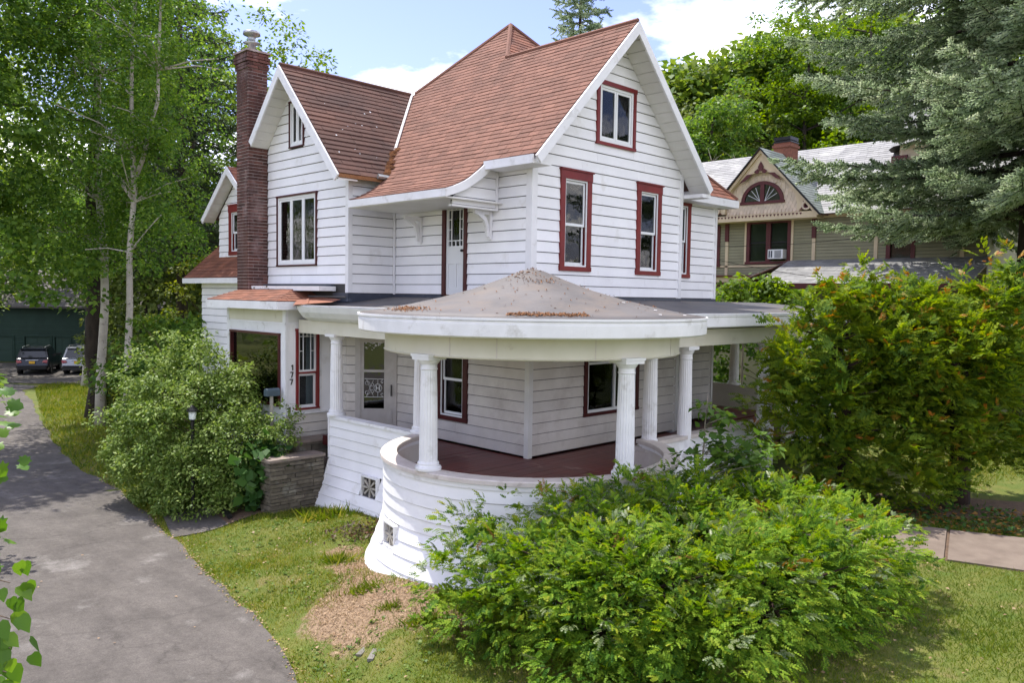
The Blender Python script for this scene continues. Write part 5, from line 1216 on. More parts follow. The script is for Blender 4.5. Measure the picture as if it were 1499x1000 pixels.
# ------------------------------------------------------------------ green garage and two cars
M['barn'] = mat('dark_green_boards', (.030, .062, .048), (.024, .050, .040), 1.2, .7, vary=.10); M['barn_door'] = mat('green_garage_door', (.038, .072, .058), rough=.6)
GW = Wall(tuple(W(-50, 60))[:2], tuple(W(-25, 60))[:2])
gr = root('garage', 'dark green clapboard garage at the end of the drive behind the cars', 'garage', tuple(W(-34, 60, -1.5)))
gd = [(13.6, 15.5), (15.85, 16.95), (10.3, 12.7)]
ops = [(a, b, -1.6, .40) for a, b in gd]; z = -1.7
core = MB(); GW.box(core, 0, GW.L, -6, -.10, -2, 2.6); GW.box(core, 0, GW.L, -.1, -.01, .45, 2.6); core.build('wall', M['barn'], gr)
while z < 2.5:
    cuts = sorted({0, GW.L, *[q for o in ops if o[3] > z+.1 for q in o[:2]]})
    for a, b in zip(cuts[:-1], cuts[1:]):
        if any(o[0] < (a+b)/2 < o[1] and o[3] > z+.1 for o in ops): continue
        q = MB(); q.hexa([GW.p(a, .03, z+.015), GW.p(b, .03, z+.015), GW.p(b, -.09, z+.015), GW.p(a, -.09, z+.015), GW.p(a, .0, z+.20), GW.p(b, .0, z+.20), GW.p(b, -.09, z+.20), GW.p(a, -.09, z+.20)]); q.build('clapboard', M['barn'], gr)
    z += .2
for a, b in gd:
    d_ = MB(); GW.box(d_, a, b, -.08, -.05, -1.7, .40); d_ = d_.build('garage_door', M['barn_door'], gr)
    f = MB(); GW.box(f, a-.15, a, -.1, .06, -1.7, .52); GW.box(f, b, b+.15, -.1, .06, -1.7, .52); GW.box(f, a, b, -.1, .06, .40, .52); f.build('door_frame', M['barn'], d_)
    nx = max(2, int((b-a)/.9))
    for i in range(nx):
        for j in range(4):
            q = MB(); GW.box(q, a+(b-a)*i/nx+.07, a+(b-a)*(i+1)/nx-.07, -.05, -.03, -1.6+j*.49, -1.18+j*.49); q.build('door_panel', M['barn_door'], d_)
rf = MB(); rf.hexa([GW.p(-.5, .5, 2.55), GW.p(GW.L+.5, .5, 2.55), GW.p(GW.L+.5, -6, 5.4), GW.p(-.5, -6, 5.4), GW.p(-.5, .5, 2.7), GW.p(GW.L+.5, .5, 2.7), GW.p(GW.L+.5, -6, 5.55), GW.p(-.5, -6, 5.55)]); rf.build('roof', mat('grey_garage_roof', (.16, .145, .14), (.11, .10, .10), 1.5, .9, .3, 8), gr)

def car(name, label, s, d, head, paint, length=4.75, width=1.86, height=1.66):
    z0 = g0(s, d)+.03; p = W(s, d); o = root(name, label, 'car', (p.x, p.y, z0)); o.rotation_euler = (0, 0, 0)
    F_ = Vector((math.cos(head), math.sin(head), 0)); S_2 = Vector((F_.y, -F_.x, 0))      # F_ = forward of the car, rear faces the camera
    def C(x, y, z): q = p+F_*x+S_2*y; return (q.x, q.y, z0+z)
    hl, hw_ = length/2, width/2
    body = [(-hl, .88, .55, .34), (-hl+.10, .95, .98, .30), (-hl+.25, 1.0, 1.05, .28), (-hl+1.2, 1.0, 1.04, .26), (hl-1.5, 1.0, 1.0, .26), (hl-.5, .97, .92, .28), (hl-.1, .90, .80, .32), (hl, .80, .62, .40)]
    m1 = MB(); rings = []
    for x, k, zt, zb in body:
        w_ = hw_*k; rings.append([C(x, -w_*.90, zb), C(x, -w_, zb+.16), C(x, -w_, (zb+zt)/2+.1), C(x, -w_*.95, zt), C(x, w_*.95, zt), C(x, w_, (zb+zt)/2+.1), C(x, w_, zb+.16), C(x, w_*.90, zb)])
    for a, b in zip(rings[:-1], rings[1:]):
        for i in range(8): j = (i+1) % 8; m1.poly([a[i], a[j], b[j], b[i]])
    m1.poly(rings[0]); m1.poly(rings[-1][::-1]); m1.build('body', paint, o)
    top = MB(); gx0, gx1 = -hl+.22, hl-1.35; r0, r1 = -hl+.75, hl-2.25
    lo = [C(gx0, -hw_*.93, 1.03), C(gx1, -hw_*.90, 1.0), C(gx1, hw_*.90, 1.0), C(gx0, hw_*.93, 1.03)]; hi = [C(r0-.25, -hw_*.76, height-.06), C(r1, -hw_*.74, height-.04), C(r1, hw_*.74, height-.04), C(r0-.25, hw_*.76, height-.06)]
    gls = mat('car_glass', (.012, .016, .018), rough=.08, spec=.8)
    def lerp(a, b, t): return tuple(a[i]+(b[i]-a[i])*t for i in range(3))
    top.hexa(lo+hi); top.build('cabin', paint, o)
    def pane(nm, a, b, c, d_, ins_, off):
        cen = Vector([(a[i]+b[i]+c[i]+d_[i])/4 for i in range(3)]); P_ = [Vector(q).lerp(cen, ins_)+Vector(off) for q in (a, b, c, d_)]
        q = MB(); q.prism(P_, Vector(off)*.02); q.build(nm, gls, o)
    pane('rear_window', lo[0], lo[3], hi[3], hi[0], .14, -F_*.035); pane('side_window', lo[0], lo[1], hi[1], hi[0], .12, -S_2*.03); pane('side_window', lo[3], lo[2], hi[2], hi[3], .12, S_2*.03); pane('windscreen', lo[1], lo[2], hi[2], hi[1], .10, F_*.03)
    rf = MB(); rf.hexa([C(r0-.45, -hw_*.74, height-.10), C(r1, -hw_*.72, height-.05), C(r1, hw_*.72, height-.05), C(r0-.45, hw_*.74, height-.10), C(r0-.40, -hw_*.68, height-.02), C(r1, -hw_*.66, height), C(r1, hw_*.66, height), C(r0-.40, hw_*.68, height-.02)]); rf.build('roof_panel', paint, o)
    for sg in (-1, 1):
        rl = MB(); rl.tube([C(r0-.2, sg*hw_*.66, height+.0), C(r0, sg*hw_*.66, height+.06), C(r1-.2, sg*hw_*.64, height+.06), C(r1, sg*hw_*.64, height)], .02, 5); rl.build('roof_rail', M['metal'], o)
        tl = MB(); tl.prism([C(-hl+.015, sg*hw_*.60, .78), C(-hl-.0, sg*hw_*.88, .74), C(-hl+.05, sg*hw_*.93, .92), C(-hl+.06, sg*hw_*.66, .90)], -F_*.05); tl.build('tail_light', mat('tail_lens', (.35, .012, .012), rough=.2, spec=.6), o)
        mi = MB(); q = C(gx1-.35, sg*(hw_+.10), 1.08); mi.hexa([C(gx1-.4, sg*hw_*.93, 1.02), C(gx1-.4, sg*(hw_+.2), 1.02), C(gx1-.25, sg*(hw_+.2), 1.02), C(gx1-.25, sg*hw_*.93, 1.02), C(gx1-.4, sg*hw_*.93, 1.16), C(gx1-.4, sg*(hw_+.18), 1.18), C(gx1-.28, sg*(hw_+.18), 1.18), C(gx1-.28, sg*hw_*.93, 1.16)]); mi.build('wing_mirror', paint, o)
        for x in (-hl+.85, hl-.92):
            wh = part('wheel', o); rr = .35
            for nm, prof_, mt in (('tyre', [(.22, -.12), (rr-.02, -.12), (rr, -.07), (rr, .07), (rr-.02, .12), (.22, .12)], M['black']), ('rim', [(0, .07), (.06, .115), (.20, .105), (.225, .09), (.225, -.09), (0, -.09)], M['metal'])):
                q = MB(); q.lathe(prof_, (0, 0, 0), seg=20, closed=True); q.v = [C(x+v[0], sg*(hw_-.12+v[2]), rr+v[1]-.03) for v in q.v]; q.build(nm, mt, wh)
    bp = MB(); bp.hexa([C(-hl-.05, -hw_*.84, .36), C(-hl+.1, -hw_*.92, .36), C(-hl+.1, hw_*.92, .36), C(-hl-.05, hw_*.84, .36), C(-hl-.05, -hw_*.84, .58), C(-hl+.1, -hw_*.92, .58), C(-hl+.1, hw_*.92, .58), C(-hl-.05, hw_*.84, .58)]); bp.build('bumper', M['black'], o)
    pl = MB(); pl.prism([C(-hl+.0, -.16, .70), C(-hl+.0, .16, .70), C(-hl+.02, .16, .86), C(-hl+.02, -.16, .86)], -F_*.05); pl.build('number_plate', mat('plate_yellow', (.75, .42, .03), rough=.5), o)
    hb_ = MB(); hb_.prism([C(-hl+.03, -.35, .90), C(-hl+.03, .35, .90), C(-hl+.04, .35, .94), C(-hl+.04, -.35, .94)], -F_*.05); hb_.build('tailgate_bar', M['metal'], o)
    return o
car('parked_car', 'black estate car parked nose-in before the green garage', -30.6, 52.0, R(CAM_YAW+20), mat('black_paintwork', (.010, .011, .014), rough=.18, spec=.6))
car('parked_car', 'silver grey sport utility car parked beside the black one, behind the birch', -27.75, 52.6, R(CAM_YAW+12), mat('silver_paintwork', (.30, .31, .33), rough=.25, spec=.6, metal=.4), 4.85, 1.92, 1.74)
# ------------------------------------------------------------------ vegetation
def unit(v): return v/np.maximum(np.linalg.norm(v, axis=-1, keepdims=True), 1e-9)
def frames(ax, up):
    ax = unit(ax); sd = np.cross(ax, up); bad = np.linalg.norm(sd, axis=1) < 1e-3; sd[bad] = np.cross(ax[bad], np.array([1., .3, .2])); sd = unit(sd); nm = np.cross(sd, ax); return ax, sd, nm
def scatter(name, T, TF, P, ax, up, size, mats, parent=None, kind='stuff', midx=None):
    """Place the template T (verts in axis/side/normal) at points P."""
    a, s, n = frames(ax, up); size = np.asarray(size)[:, None, None]
    V = P[:, None, :]+size*(T[None, :, 0:1]*a[:, None]+T[None, :, 1:2]*s[:, None]+T[None, :, 2:3]*n[:, None])
    nv = len(T); F = (np.arange(len(P))[:, None, None]*nv+np.array(TF)[None]).reshape(-1, len(TF[0]))
    return np_mesh(name, V, F, mats, parent, kind, None if midx is None else np.repeat(midx, len(TF)))
LEAF = (np.array([(0, 0, 0), (.45, .30, .05), (1, 0, -.06), (.45, -.30, .05)]), [(0, 1, 2, 3)])
LEAF_W = (np.array([(0, 0, 0), (.42, .42, .07), (1, 0, -.10), (.42, -.42, .07)]), [(0, 1, 2, 3)])
def twig_t(k=5, L=.30):      # a short twig with alternate leaves, one island
    V = [(i/k, 0, -.10*(i/k)**2) for i in range(k+1)]; F = []
    for i in range(k):
        sg = 1 if i % 2 else -1; b = len(V); V += [(i/k+.22, sg*L, .03-.1*(i/k)**2), ]; F.append((i, i+1, b))
        b = len(V); V += [(i/k+.30, -sg*L*.9, .0)]; F.append((i, i+1, b))
    return np.array(V, float), F
def comb_t(k=8, L=.20, droop=.22, ang=.55, lift=.02, wd=.8):      # flat needle spray (yew)
    V = [(i/k, 0, -droop*(i/k)**2) for i in range(k+1)]; F = []
    for i in range(k):
        for sg in (1, -1):
            l = L*(.55+.45*math.sin(math.pi*min(1, (i+1)/k*.9+.1))); b = len(V); V.append(((i+.5)/k+l*ang, sg*l, -droop*((i+.5)/k)**2+lift)); F.append((i, i+1, b) if sg > 0 else (i+1, i, b))
    return np.array(V, float), F
def brush_t(k=6, L=.16, curve=.12):      # bottle brush of needles (spruce)
    V = [(i/k, 0, curve*(i/k)**2) for i in range(k+1)]; F = []
    for i in range(k):
        for q in range(4):
            t = math.pi/2*q+.6*(i % 2)+.4; b = len(V); l = L*(1 if i < k-1 else .7); V.append(((i+.9)/k+l*.35, l*math.cos(t), curve*((i+.5)/k)**2+l*math.sin(t))); F.append((i, i+1, b))
    return np.array(V, float), F
BARK = mat('grey_bark', (.085, .068, .052), (.05, .04, .032), 6, .95, .6, 25, stretch=(1, 1, .3)); DARKBARK = mat('dark_bark', (.050, .038, .030), (.028, .022, .018), 7, .95, .7, 22, stretch=(1, 1, .25))
BIRCH = mat('birch_bark', (.50, .46, .41), (.40, .36, .32), 3, .7, .2, 20, c3=(.05, .042, .036), s3=5.5, t3=(.60, .66), stretch=(1, 1, 1.6)); TWIG = mat('twig_brown', (.09, .065, .045), rough=.9)
PALE = mat('pale_dead_branch', (.26, .225, .175), (.19, .165, .13), 6, .9)
YEWBARK = mat('yew_bark', (.045, .026, .018), (.028, .018, .014), 7, .95, .6, 22, stretch=(1, 1, .3))
L_BIRCH = leaf_mat('birch_leaf', [(.052, .128, .022), (.115, .228, .034), (.215, .33, .05)], .5)
L_MAPLE = leaf_mat('maple_leaf', [(.048, .112, .020), (.105, .200, .032), (.19, .295, .048)], .52)
L_MAPLE_B = leaf_mat('bright_maple_leaf', [(.060, .115, .010), (.115, .205, .014), (.190, .28, .024)], .48, patch=.35)
L_OLIVE = leaf_mat('olive_leaf', [(.065, .105, .022), (.115, .160, .034), (.17, .215, .048)], .42, patch=.4)
L_WOOD = leaf_mat('woodland_leaf', [(.062, .122, .020), (.130, .210, .030), (.22, .295, .046)], .42, patch=.3)
L_YEL = leaf_mat('yellow_green_leaf', [(.10, .15, .015), (.16, .20, .02), (.20, .23, .03)], .45)
L_SHRUB = leaf_mat('pale_shrub_leaf', [(.085, .155, .026), (.165, .250, .045), (.28, .36, .10)], .36, patch=2)
L_YEW = leaf_mat('yew_needles', [(.042, .115, .012), (.135, .250, .020), (.26, .37, .034)], .42, .6, .12, patch=1.1)
L_YEWT = leaf_mat('yew_new_growth', [(.12, .225, .014), (.20, .30, .020), (.30, .33, .03)], .42, .6, .12)
L_YEWG = leaf_mat('grey_yew_needles', [(.085, .130, .050), (.13, .18, .07), (.21, .25, .10)], .22, .45, .4)
L_BROWN = leaf_mat('browned_sprig', [(.20, .10, .02), (.26, .16, .03), (.15, .065, .02)], .3)
L_YT = leaf_mat('dark_yew_needles', [(.055, .115, .016), (.145, .235, .022), (.25, .31, .028)], .46, .6, .12, patch=.9)
L_ORANGE = leaf_mat('orange_yew_tips', [(.22, .24, .018), (.34, .22, .024), (.46, .17, .035)], .35)
L_SPRUCE = leaf_mat('blue_spruce_needles', [(.19, .27, .13), (.35, .45, .26), (.54, .62, .40)], .34, .55, .3, patch=.8)
L_NSPR = leaf_mat('dark_spruce_needles', [(.030, .055, .022), (.055, .088, .034), (.09, .125, .05)], .2, .55, .25)
L_BIG = leaf_mat('broad_dark_leaf', [(.020, .062, .014), (.045, .115, .022), (.075, .16, .03)], .35)

def ground_at(s, d): return float(_gz(s, d))
def ell_points(r_, ells, n, shell=(.55, 1.0)):
    """points in ellipsoids (s, d, z, rs, rd, rz), spread by volume, biased to the outside."""
    e = np.array(ells, float); vol = e[:, 3]*e[:, 4]*e[:, 5]; k = r_.choice(len(e), n, p=vol/vol.sum())
    u = unit(r_.normal(size=(n, 3))); rr = shell[0]+(shell[1]-shell[0])*r_.random(n)**.6
    q = u*rr[:, None]*e[k, 3:6]; c = e[k, :3]+q
    xy = Wn(c[:, 0], c[:, 1]); o = np.column_stack([Wn(u[:, 0]/1, u[:, 1]/1), u[:, 2]])
    return np.column_stack([xy, c[:, 2]]), unit(o)
def leaf_cloud(r_, C, out_, rad, per, flat=.55, up=.5):
    """leaves clustered round clump centres: gives points, axes and normals."""
    n = len(C); u = unit(r_.normal(size=(n*per, 3))); rr = r_.random(n*per)**.5
    rad = np.repeat(np.broadcast_to(rad, n), per); P = np.repeat(C, per, 0)+u*rr[:, None]*rad[:, None]*np.array([1, 1, flat])
    P[:, 2] -= (rr**2)*rad*.18
    ax = unit(u*np.array([1, 1, .35])+r_.normal(size=u.shape)*.45+np.array([0, 0, -.25])); nm = unit(r_.normal(size=u.shape)*.55+np.array([0, 0, up+.5])+np.repeat(out_, per, 0)*.35)
    return P, ax, nm
def trunk_tube(mb, pts, r0, r1, seg=8, wob_=.0, n=9):
    pts = [Vector(p) for p in pts]; path = []
    for i in range(n+1):
        t = i/n*(len(pts)-1); k = min(int(t), len(pts)-2); q = pts[k].lerp(pts[k+1], t-k)
        if 0 < i < n: q = q+Vector((random.gauss(0, wob_), random.gauss(0, wob_), 0))
        path.append(q)
    rad = [r0+(r1-r0)*(i/n) for i in range(n+1)]; rad[0] *= 1.35 if r0 > .1 else 1
    mb.tube(path, rad, seg); return path
def broad_tree(name, label, trunk, ells, n_cl, rad, per, leaf, lmat, bark=None, group=None, cat='tree', limbs=18, r0=.2, T=LEAF, flat=.55, shell=(.5, 1), seed=1, up=.5, extra_stems=(), twr=.02):
    r_ = np.random.default_rng(seed); random.seed(seed); bark = bark or BARK
    s, d = trunk[0][:2]; z = ground_at(s, d) if len(trunk[0]) < 3 else trunk[0][2]
    b = W(s, d, z); o = root(name, label, cat, tuple(b), group)
    mb = MB(); pts = [b-Vector((0, 0, .2))]+[W(*q) for q in trunk[1:]]; path = trunk_tube(mb, pts, r0, r0*.25, 9, r0*.25)
    C, out_ = ell_points(r_, ells, n_cl, shell)
    allp = list(path[3:])
    for st in extra_stems:
        pp = trunk_tube(mb, [W(*q[:3]) for q in st], r0*.6, r0*.15, 7, r0*.2); allp += pp[2:]
    for k in r_.choice(n_cl, min(limbs, n_cl), replace=False):
        c = Vector(C[k]); cand = [p for p in allp if p.z < c.z+.2] or allp; a = min(cand, key=lambda p: (p-c).length+abs(c.z-p.z-.35*(p-c).length)*.8)
        mid = a.lerp(c, .5)+Vector((random.gauss(0, .12), random.gauss(0, .12), .08*(c-a).length)); mb.tube([a, a.lerp(mid, .5), mid, c], [r0*.28, r0*.2, r0*.14, twr], 5, cap=False)
    mb.build('trunk', bark, o, smooth=True)
    P, ax, nm = leaf_cloud(r_, C, out_, rad*r_.uniform(.6, 1.3, n_cl), per, flat, up)
    g = P[:, 2] > gzn(P)+.02; P, ax, nm = P[g], ax[g], nm[g]
    scatter('crown', T[0], T[1], P, ax, nm, leaf*r_.uniform(.65, 1.3, len(P)), lmat, o)
    return o

def conifer(name, label, s, d, z0, h_, rad, n_br, lmat, bark, z_lo=.1, droop=.25, tipup=.12, pw=.75, tmax=1.0, vr_=.22, skip=None, seed=1, spray=.30, dens=1.0, T=None, az=None, cat='tree', hang=0.0, r0=.3, sub=None, ang=.9):
    r_ = np.random.default_rng(seed); T = T or brush_t(); b = W(s, d, z0); o = root(name, label, cat, tuple(b))
    mb = MB(); mb.tube([b-Vector((0, 0, .3)), b+Vector((0, 0, h_*.5)), b+Vector((0, 0, h_))], [r0, r0*.6, .03], 9)
    PP, AX, UPV, SZ = [], [], [], []
    for i in range(n_br):
        t = (i+r_.random())/n_br; t = z_lo+(tmax-z_lo)*t; z = t*h_; L = rad*(1-t)**pw*r_.uniform(1-vr_, 1.12)+.25
        a = i*2.39996+r_.normal()*.25
        if az is not None:
            a = az[0]+(az[1]-az[0])*r_.random()
        if skip and skip(t, a): continue
        dr = np.array([math.cos(a), math.sin(a), 0]); n = max(4, int(L/.35)); tt = np.linspace(0, 1, n+1)
        dz = -droop*L*tt+tipup*L*tt**3+(.10*L*(t > .8))*tt
        br = np.array(b)[None]+np.array([0, 0, z])+dr[None]*(L*tt)[:, None]+np.array([0, 0, 1.])*dz[:, None]
        mb.tube([Vector(q) for q in br], list(np.linspace(.018+.010*L, .008, n+1)), 4, cap=False)
        sdv = np.array([-dr[1], dr[0], 0])
        m = max(3, int(L/(.14/dens)))
        for k in range(m):
            f = .12+.88*(k+r_.random())/m; c = br[min(n-1, int(f*n))]+(br[min(n, int(f*n)+1)]-br[min(n-1, int(f*n))])*(f*n % 1)
            for sg in (1, -1):
                l = (sub or .42)*L*(1-f)**.7*r_.uniform(.6, 1.15)*.8+.16; q = max(1, int(l/(spray*.55)))
                td = unit(dr*ang*.6+sg*sdv*r_.uniform(.6, 1.1)+np.array([0, 0, -hang*r_.uniform(.4, 1.3)+r_.normal()*.10]))
                for w in range(q):
                    p = c+td*l*(w/q)+np.array([0, 0, -.10*l*(w/q)**2]); PP.append(p); AX.append(td+r_.normal(size=3)*.22+dr*.15); UPV.append(np.array([0, 0, 1.])+r_.normal(size=3)*.2); SZ.append(spray*r_.uniform(.75, 1.25))
            PP.append(c); AX.append(dr+np.array([0, 0, .25])+r_.normal(size=3)*.2); UPV.append(np.array([0, 0, 1.])); SZ.append(spray*r_.uniform(.8, 1.2))
    mb.build('trunk', bark, o, smooth=True)
    scatter('crown', T[0], T[1], np.array(PP), np.array(AX), np.array(UPV), np.array(SZ), lmat, o)
    return o, len(PP)

# ---- left: birches, dark trunk tree, maple, woods
broad_tree('birch_tree', 'slender white-barked birch with a fork halfway up, nearest the red brick chimney', [(-12.45, 26), (-12.4, 26, 4), (-12.15, 26, 7.6), (-12.4, 26.2, 11.5), (-11.6, 26.2, 18)],
           [(-12.2, 26, 7.0, 2.4, 2.2, 2.6), (-12.1, 26, 11, 2.7, 2.5, 3), (-11.8, 26, 15, 2.4, 2.2, 3.2)], 260, .62, 110, .12, L_BIRCH, BIRCH, limbs=60, r0=.125, seed=11, extra_stems=[[(-12.2, 26, 7.4), (-11.4, 26, 10), (-11.3, 26, 13), (-10.9, 26, 17.5)]], flat=.8, shell=(.2, 1.05))
broad_tree('birch_tree', 'white-barked birch standing directly behind the thick dark trunk', [(-14.7, 28.6), (-14.35, 28.4, 4), (-14.5, 28.3, 8), (-14.3, 28.2, 13), (-14.6, 28, 20)],
           [(-14.6, 28, 7, 2.6, 2.4, 2.6), (-14.6, 28, 11.5, 2.8, 2.6, 3), (-14.4, 28, 15.5, 2.6, 2.6, 3)], 260, .64, 105, .125, L_BIRCH, BIRCH, limbs=56, r0=.165, seed=12, flat=.8, shell=(.25, 1.05))
broad_tree('birch_tree', 'thin leaning birch stem beside the silver car', [(-22.6, 42.4), (-22.4, 42.4, 1.4), (-21.6, 42, 4.0), (-21.0, 42, 7)], [(-21.2, 42, 7.5, 2.2, 2.2, 2.4)], 60, .8, 70, .16, L_BIRCH, BIRCH, limbs=10, r0=.17, seed=13, flat=.8)
broad_tree('dark_trunk_tree', 'tall tree with a thick dark rough trunk on the grass beside the drive', [(-15.55, 30), (-15.6, 30, 3), (-15.5, 30, 8), (-15.4, 30, 14)],
           [(-15.4, 30.5, 6.5, 4.2, 3, 2.2), (-15.8, 31, 10.5, 4.6, 3, 3.2), (-15.5, 31, 15, 4.6, 3, 3.2)], 240, .8, 80, .15, L_MAPLE, DARKBARK, limbs=26, r0=.36, seed=14, flat=.7, shell=(.4, 1.05))
broad_tree('maple_tree', 'large dark maple overhanging the drive on the far left', [(-18.5, 24.5), (-18.2, 24.5, 4), (-17.8, 24.5, 9)],
           [(-16.2, 24.5, 5.6, 3.0, 2.6, 1.5), (-17.4, 24.5, 8.8, 3.6, 3, 2.4), (-17.2, 24.5, 13, 4, 3, 3), (-14.6, 23.5, 4.6, 1.0, 1.2, .7), (-14.6, 24, 3.55, 1.35, 1.0, .7), (-13.2, 25, 4.3, .9, .9, .6)], 270, .78, 90, .17, L_MAPLE, BARK, limbs=26, r0=.3, seed=15, T=LEAF_W, flat=.45, shell=(.45, 1))
conifer('spruce_tree', 'tall dark spruce with drooping branches behind the brick chimney', -15.6, 38, -1, 24, 5.6, 120, L_NSPR, DARKBARK, z_lo=.26, droop=.30, tipup=.2, seed=21, spray=.42, dens=.55, hang=.7, sub=.30)
for k, (s, d, h_, r, lm, lab) in enumerate((( -41, 62, 27, 6, L_WOOD, 'dark broad tree rising over the left end of the green garage'), (-31, 66, 29, 6, L_OLIVE, 'olive green tree rising behind the green garage roof'), (-24, 58, 27, 5.5, L_MAPLE, 'mid green tree between the garage and the birches'), (-17.5, 62, 26, 5, L_MAPLE_B, 'bright green tree far behind the chimney'), (-33, 48, 20, 5.0, L_WOOD, 'dense dark tree at the far left beyond the maple'), (-22.5, 50, 13, 4.0, L_OLIVE, 'low olive tree behind the birch stems'), (-21.5, 54, 25, 4.6, L_WOOD, 'dark filled-out tree behind the fork of the birch'), (-28, 57, 27, 4.8, L_MAPLE, 'tall leafy tree behind the first birch stem'))):
    z = ground_at(s, d); broad_tree('woodland_tree', lab, [(s, d), (s, d, z+h_*.4), (s+.5, d, z+h_*.8)], [(s, d, z+h_*.36, r, r*.9, h_*.2), (s+.8, d, z+h_*.6, r*1.05, r, h_*.22), (s, d, z+h_*.82, r*.8, r*.8, h_*.17)], 150, 1.35, 75, .34, lm, DARKBARK, 'trees behind the drive', limbs=14, r0=.35, seed=30+k, flat=.6, shell=(.5, 1.0))
for k, (s, d, r, h_, lm, lab) in enumerate(((-12.4, 33, 2.3, 6.6, L_YEL, 'yellow-green bushy tree just left of the rear wing'), (-14.6, 30.5, 1.7, 4.4, L_OLIVE, 'loose olive shrub between the birch trunks'), (-11.8, 28.5, 1.7, 4.0, L_MAPLE, 'broad leaved green shrub under the rear wing eaves'), (-10.1, 24.0, 1.9, 4.0, L_MAPLE, 'tall green shrub between the birch and the bay window'), (-18.4, 41, 1.9, 4.5, L_WOOD, 'dark shrub beyond the lawn behind the trunks'))):
    z = ground_at(s, d); broad_tree('shrub', lab, [(s, d), (s, d, z+h_*.5)], [(s, d, z+h_*.5, r, r*.8, h_*.48), (s+.4, d, z+h_*.3, r, r*.8, h_*.3)], 70, .55, 85, .15, lm, TWIG, 'shrubs left of the house', 'shrub', limbs=10, r0=.06, seed=50+k, T=LEAF_W, flat=.6)
# pale green shrub by the bay window
broad_tree('shrub', 'big pale green small-leaved shrub spilling over in front of the bay window', [(-6.9, 17.6), (-6.9, 17.6, 1.2)],
           [(-7.6, 17.8, .75, 1.20, 1.2, 1.5), (-6.7, 17.4, .85, 1.45, 1.3, 1.45), (-5.8, 16.9, .45, .85, .8, 1.1), (-7.1, 17.8, 1.9, 1.15, .9, .95), (-6.2, 17.5, 1.55, .75, .6, .7), (-8.0, 17.9, .3, .9, .9, 1.0), (-7.0, 16.9, .1, 1.2, .7, .9), (-6.2, 16.5, .1, 1.05, .65, 1.05), (-5.6, 16.5, .3, .7, .55, .95), (-7.6, 17.9, 2.75, .35, .35, .5), (-6.7, 17.7, 2.7, .3, .3, .45), (-8.7, 17.8, 1.7, .5, .4, .5), (-8.9, 17.9, .9, .4, .4, .5), (-6.0, 17.2, 2.1, .35, .3, .5), (-8.2, 17.7, 2.3, .4, .35, .5)], 680, .28, 78, .078, L_SHRUB, TWIG, None, 'shrub', limbs=80, r0=.05, seed=61, flat=.6, shell=(.72, 1.04), twr=.006)
r_ = np.random.default_rng(62); C, o_ = ell_points(r_, [(-5.2, 16.75, 1.35, .75, .35, .5), (-4.75, 16.4, .95, .35, .3, .45), (-5.0, 16.7, 1.0, .6, .3, .5)], 46, (.2, 1)); P, ax, nm = leaf_cloud(r_, C, o_, .16, 36, .6)
o = scatter('shrub_sprays', LEAF[0], LEAF[1], P, ax, nm, .075*r_.uniform(.7, 1.2, len(P)), L_SHRUB); tag(o, 'loose leafy sprays of the pale shrub reaching past the narrow red window', 'shrub')
# broad dark leaves by the pier
r_ = np.random.default_rng(63); b = W(-5.05, 16.2, ground_at(-5.05, 16.2)); fo = root('hosta_plant', 'dark broad-leaved plant growing left of the stone pier', 'plant', tuple(b))
C, o_ = ell_points(r_, [(-5.1, 16.25, .25, .55, .5, .8)], 90, (.3, 1)); P, ax, nm = leaf_cloud(r_, C, o_, .14, 5, .6); scatter('foliage', LEAF_W[0], LEAF_W[1], P, ax, nm, .24*r_.uniform(.6, 1.2, len(P)), L_BIG, fo)

# ---- right: hillside trees, spruces, neighbours
RT = [(9.6, 64, 20.5, 3.4, L_OLIVE, 'grey-olive tree standing right against the white gable edge'), (13.6, 58, 20.0, 3.8, L_MAPLE, 'full green tree on the hillside between the gable and the sage chimney'), (11.5, 62, 21.5, 4.2, L_MAPLE_B, 'lime green maple on the hillside just right of the white gable'), (16.5, 66, 23.5, 5.0, L_OLIVE, 'olive crowned tree on the hillside behind the sage house chimney'), (22.5, 64, 28.5, 5.5, L_MAPLE_B, 'tall bright green tree on the hillside above the sage house'), (29, 68, 33, 6, L_MAPLE, 'tallest mid green hillside tree above the slate roof'), (37, 70, 34, 6.5, L_MAPLE, 'mid green hillside tree behind the blue spruce'), (46, 72, 34, 6.5, L_WOOD, 'dark hillside tree at the far right behind the blue spruce'),
      (12.3, 54, 12.5, 3.4, L_MAPLE, 'lower rounded green tree beside the end of the white gable'), (17.0, 52, 12.8, 3.6, L_MAPLE_B, 'low bright green maple right behind the sage house chimney'), (23, 54, 16, 4.2, L_MAPLE_B, 'bright green maple above the slate roof ridge'), (30, 56, 18, 4.5, L_MAPLE_B, 'light green maple seen through the blue spruce branches'), (14.5, 70, 22, 4.5, L_WOOD, 'dark tree in the shade of the hillside maples'), (7.2, 58, 16, 3.0, L_OLIVE, 'thin olive tree peeping over the white gable')]
for k, (s, d, zt, r, lm, lab) in enumerate(RT):
    z = ground_at(s, d); H_ = zt-z; r_ = np.random.default_rng(80+k)
    el = [(s+r_.normal()*r*.5, d+r_.normal()*r*.3, z+H_*f, r*q*r_.uniform(.6, .85), r*q*.7, H_*.14) for f, q in ((.28, .9), (.40, 1.05), (.52, 1.1), (.62, 1.0), (.74, .9), (.86, .62), (.66, 1.1), (.48, 1.2))]
    broad_tree('hillside_tree', lab, [(s, d), (s, d, z+H_*.4), (s+.6, d, z+H_*.85)], el, 215, 1.0, 76, .27, lm, DARKBARK, 'trees on the hillside', limbs=16, r0=.3, seed=90+k, T=LEAF_W, flat=.5, shell=(.55, 1.02), up=.7)
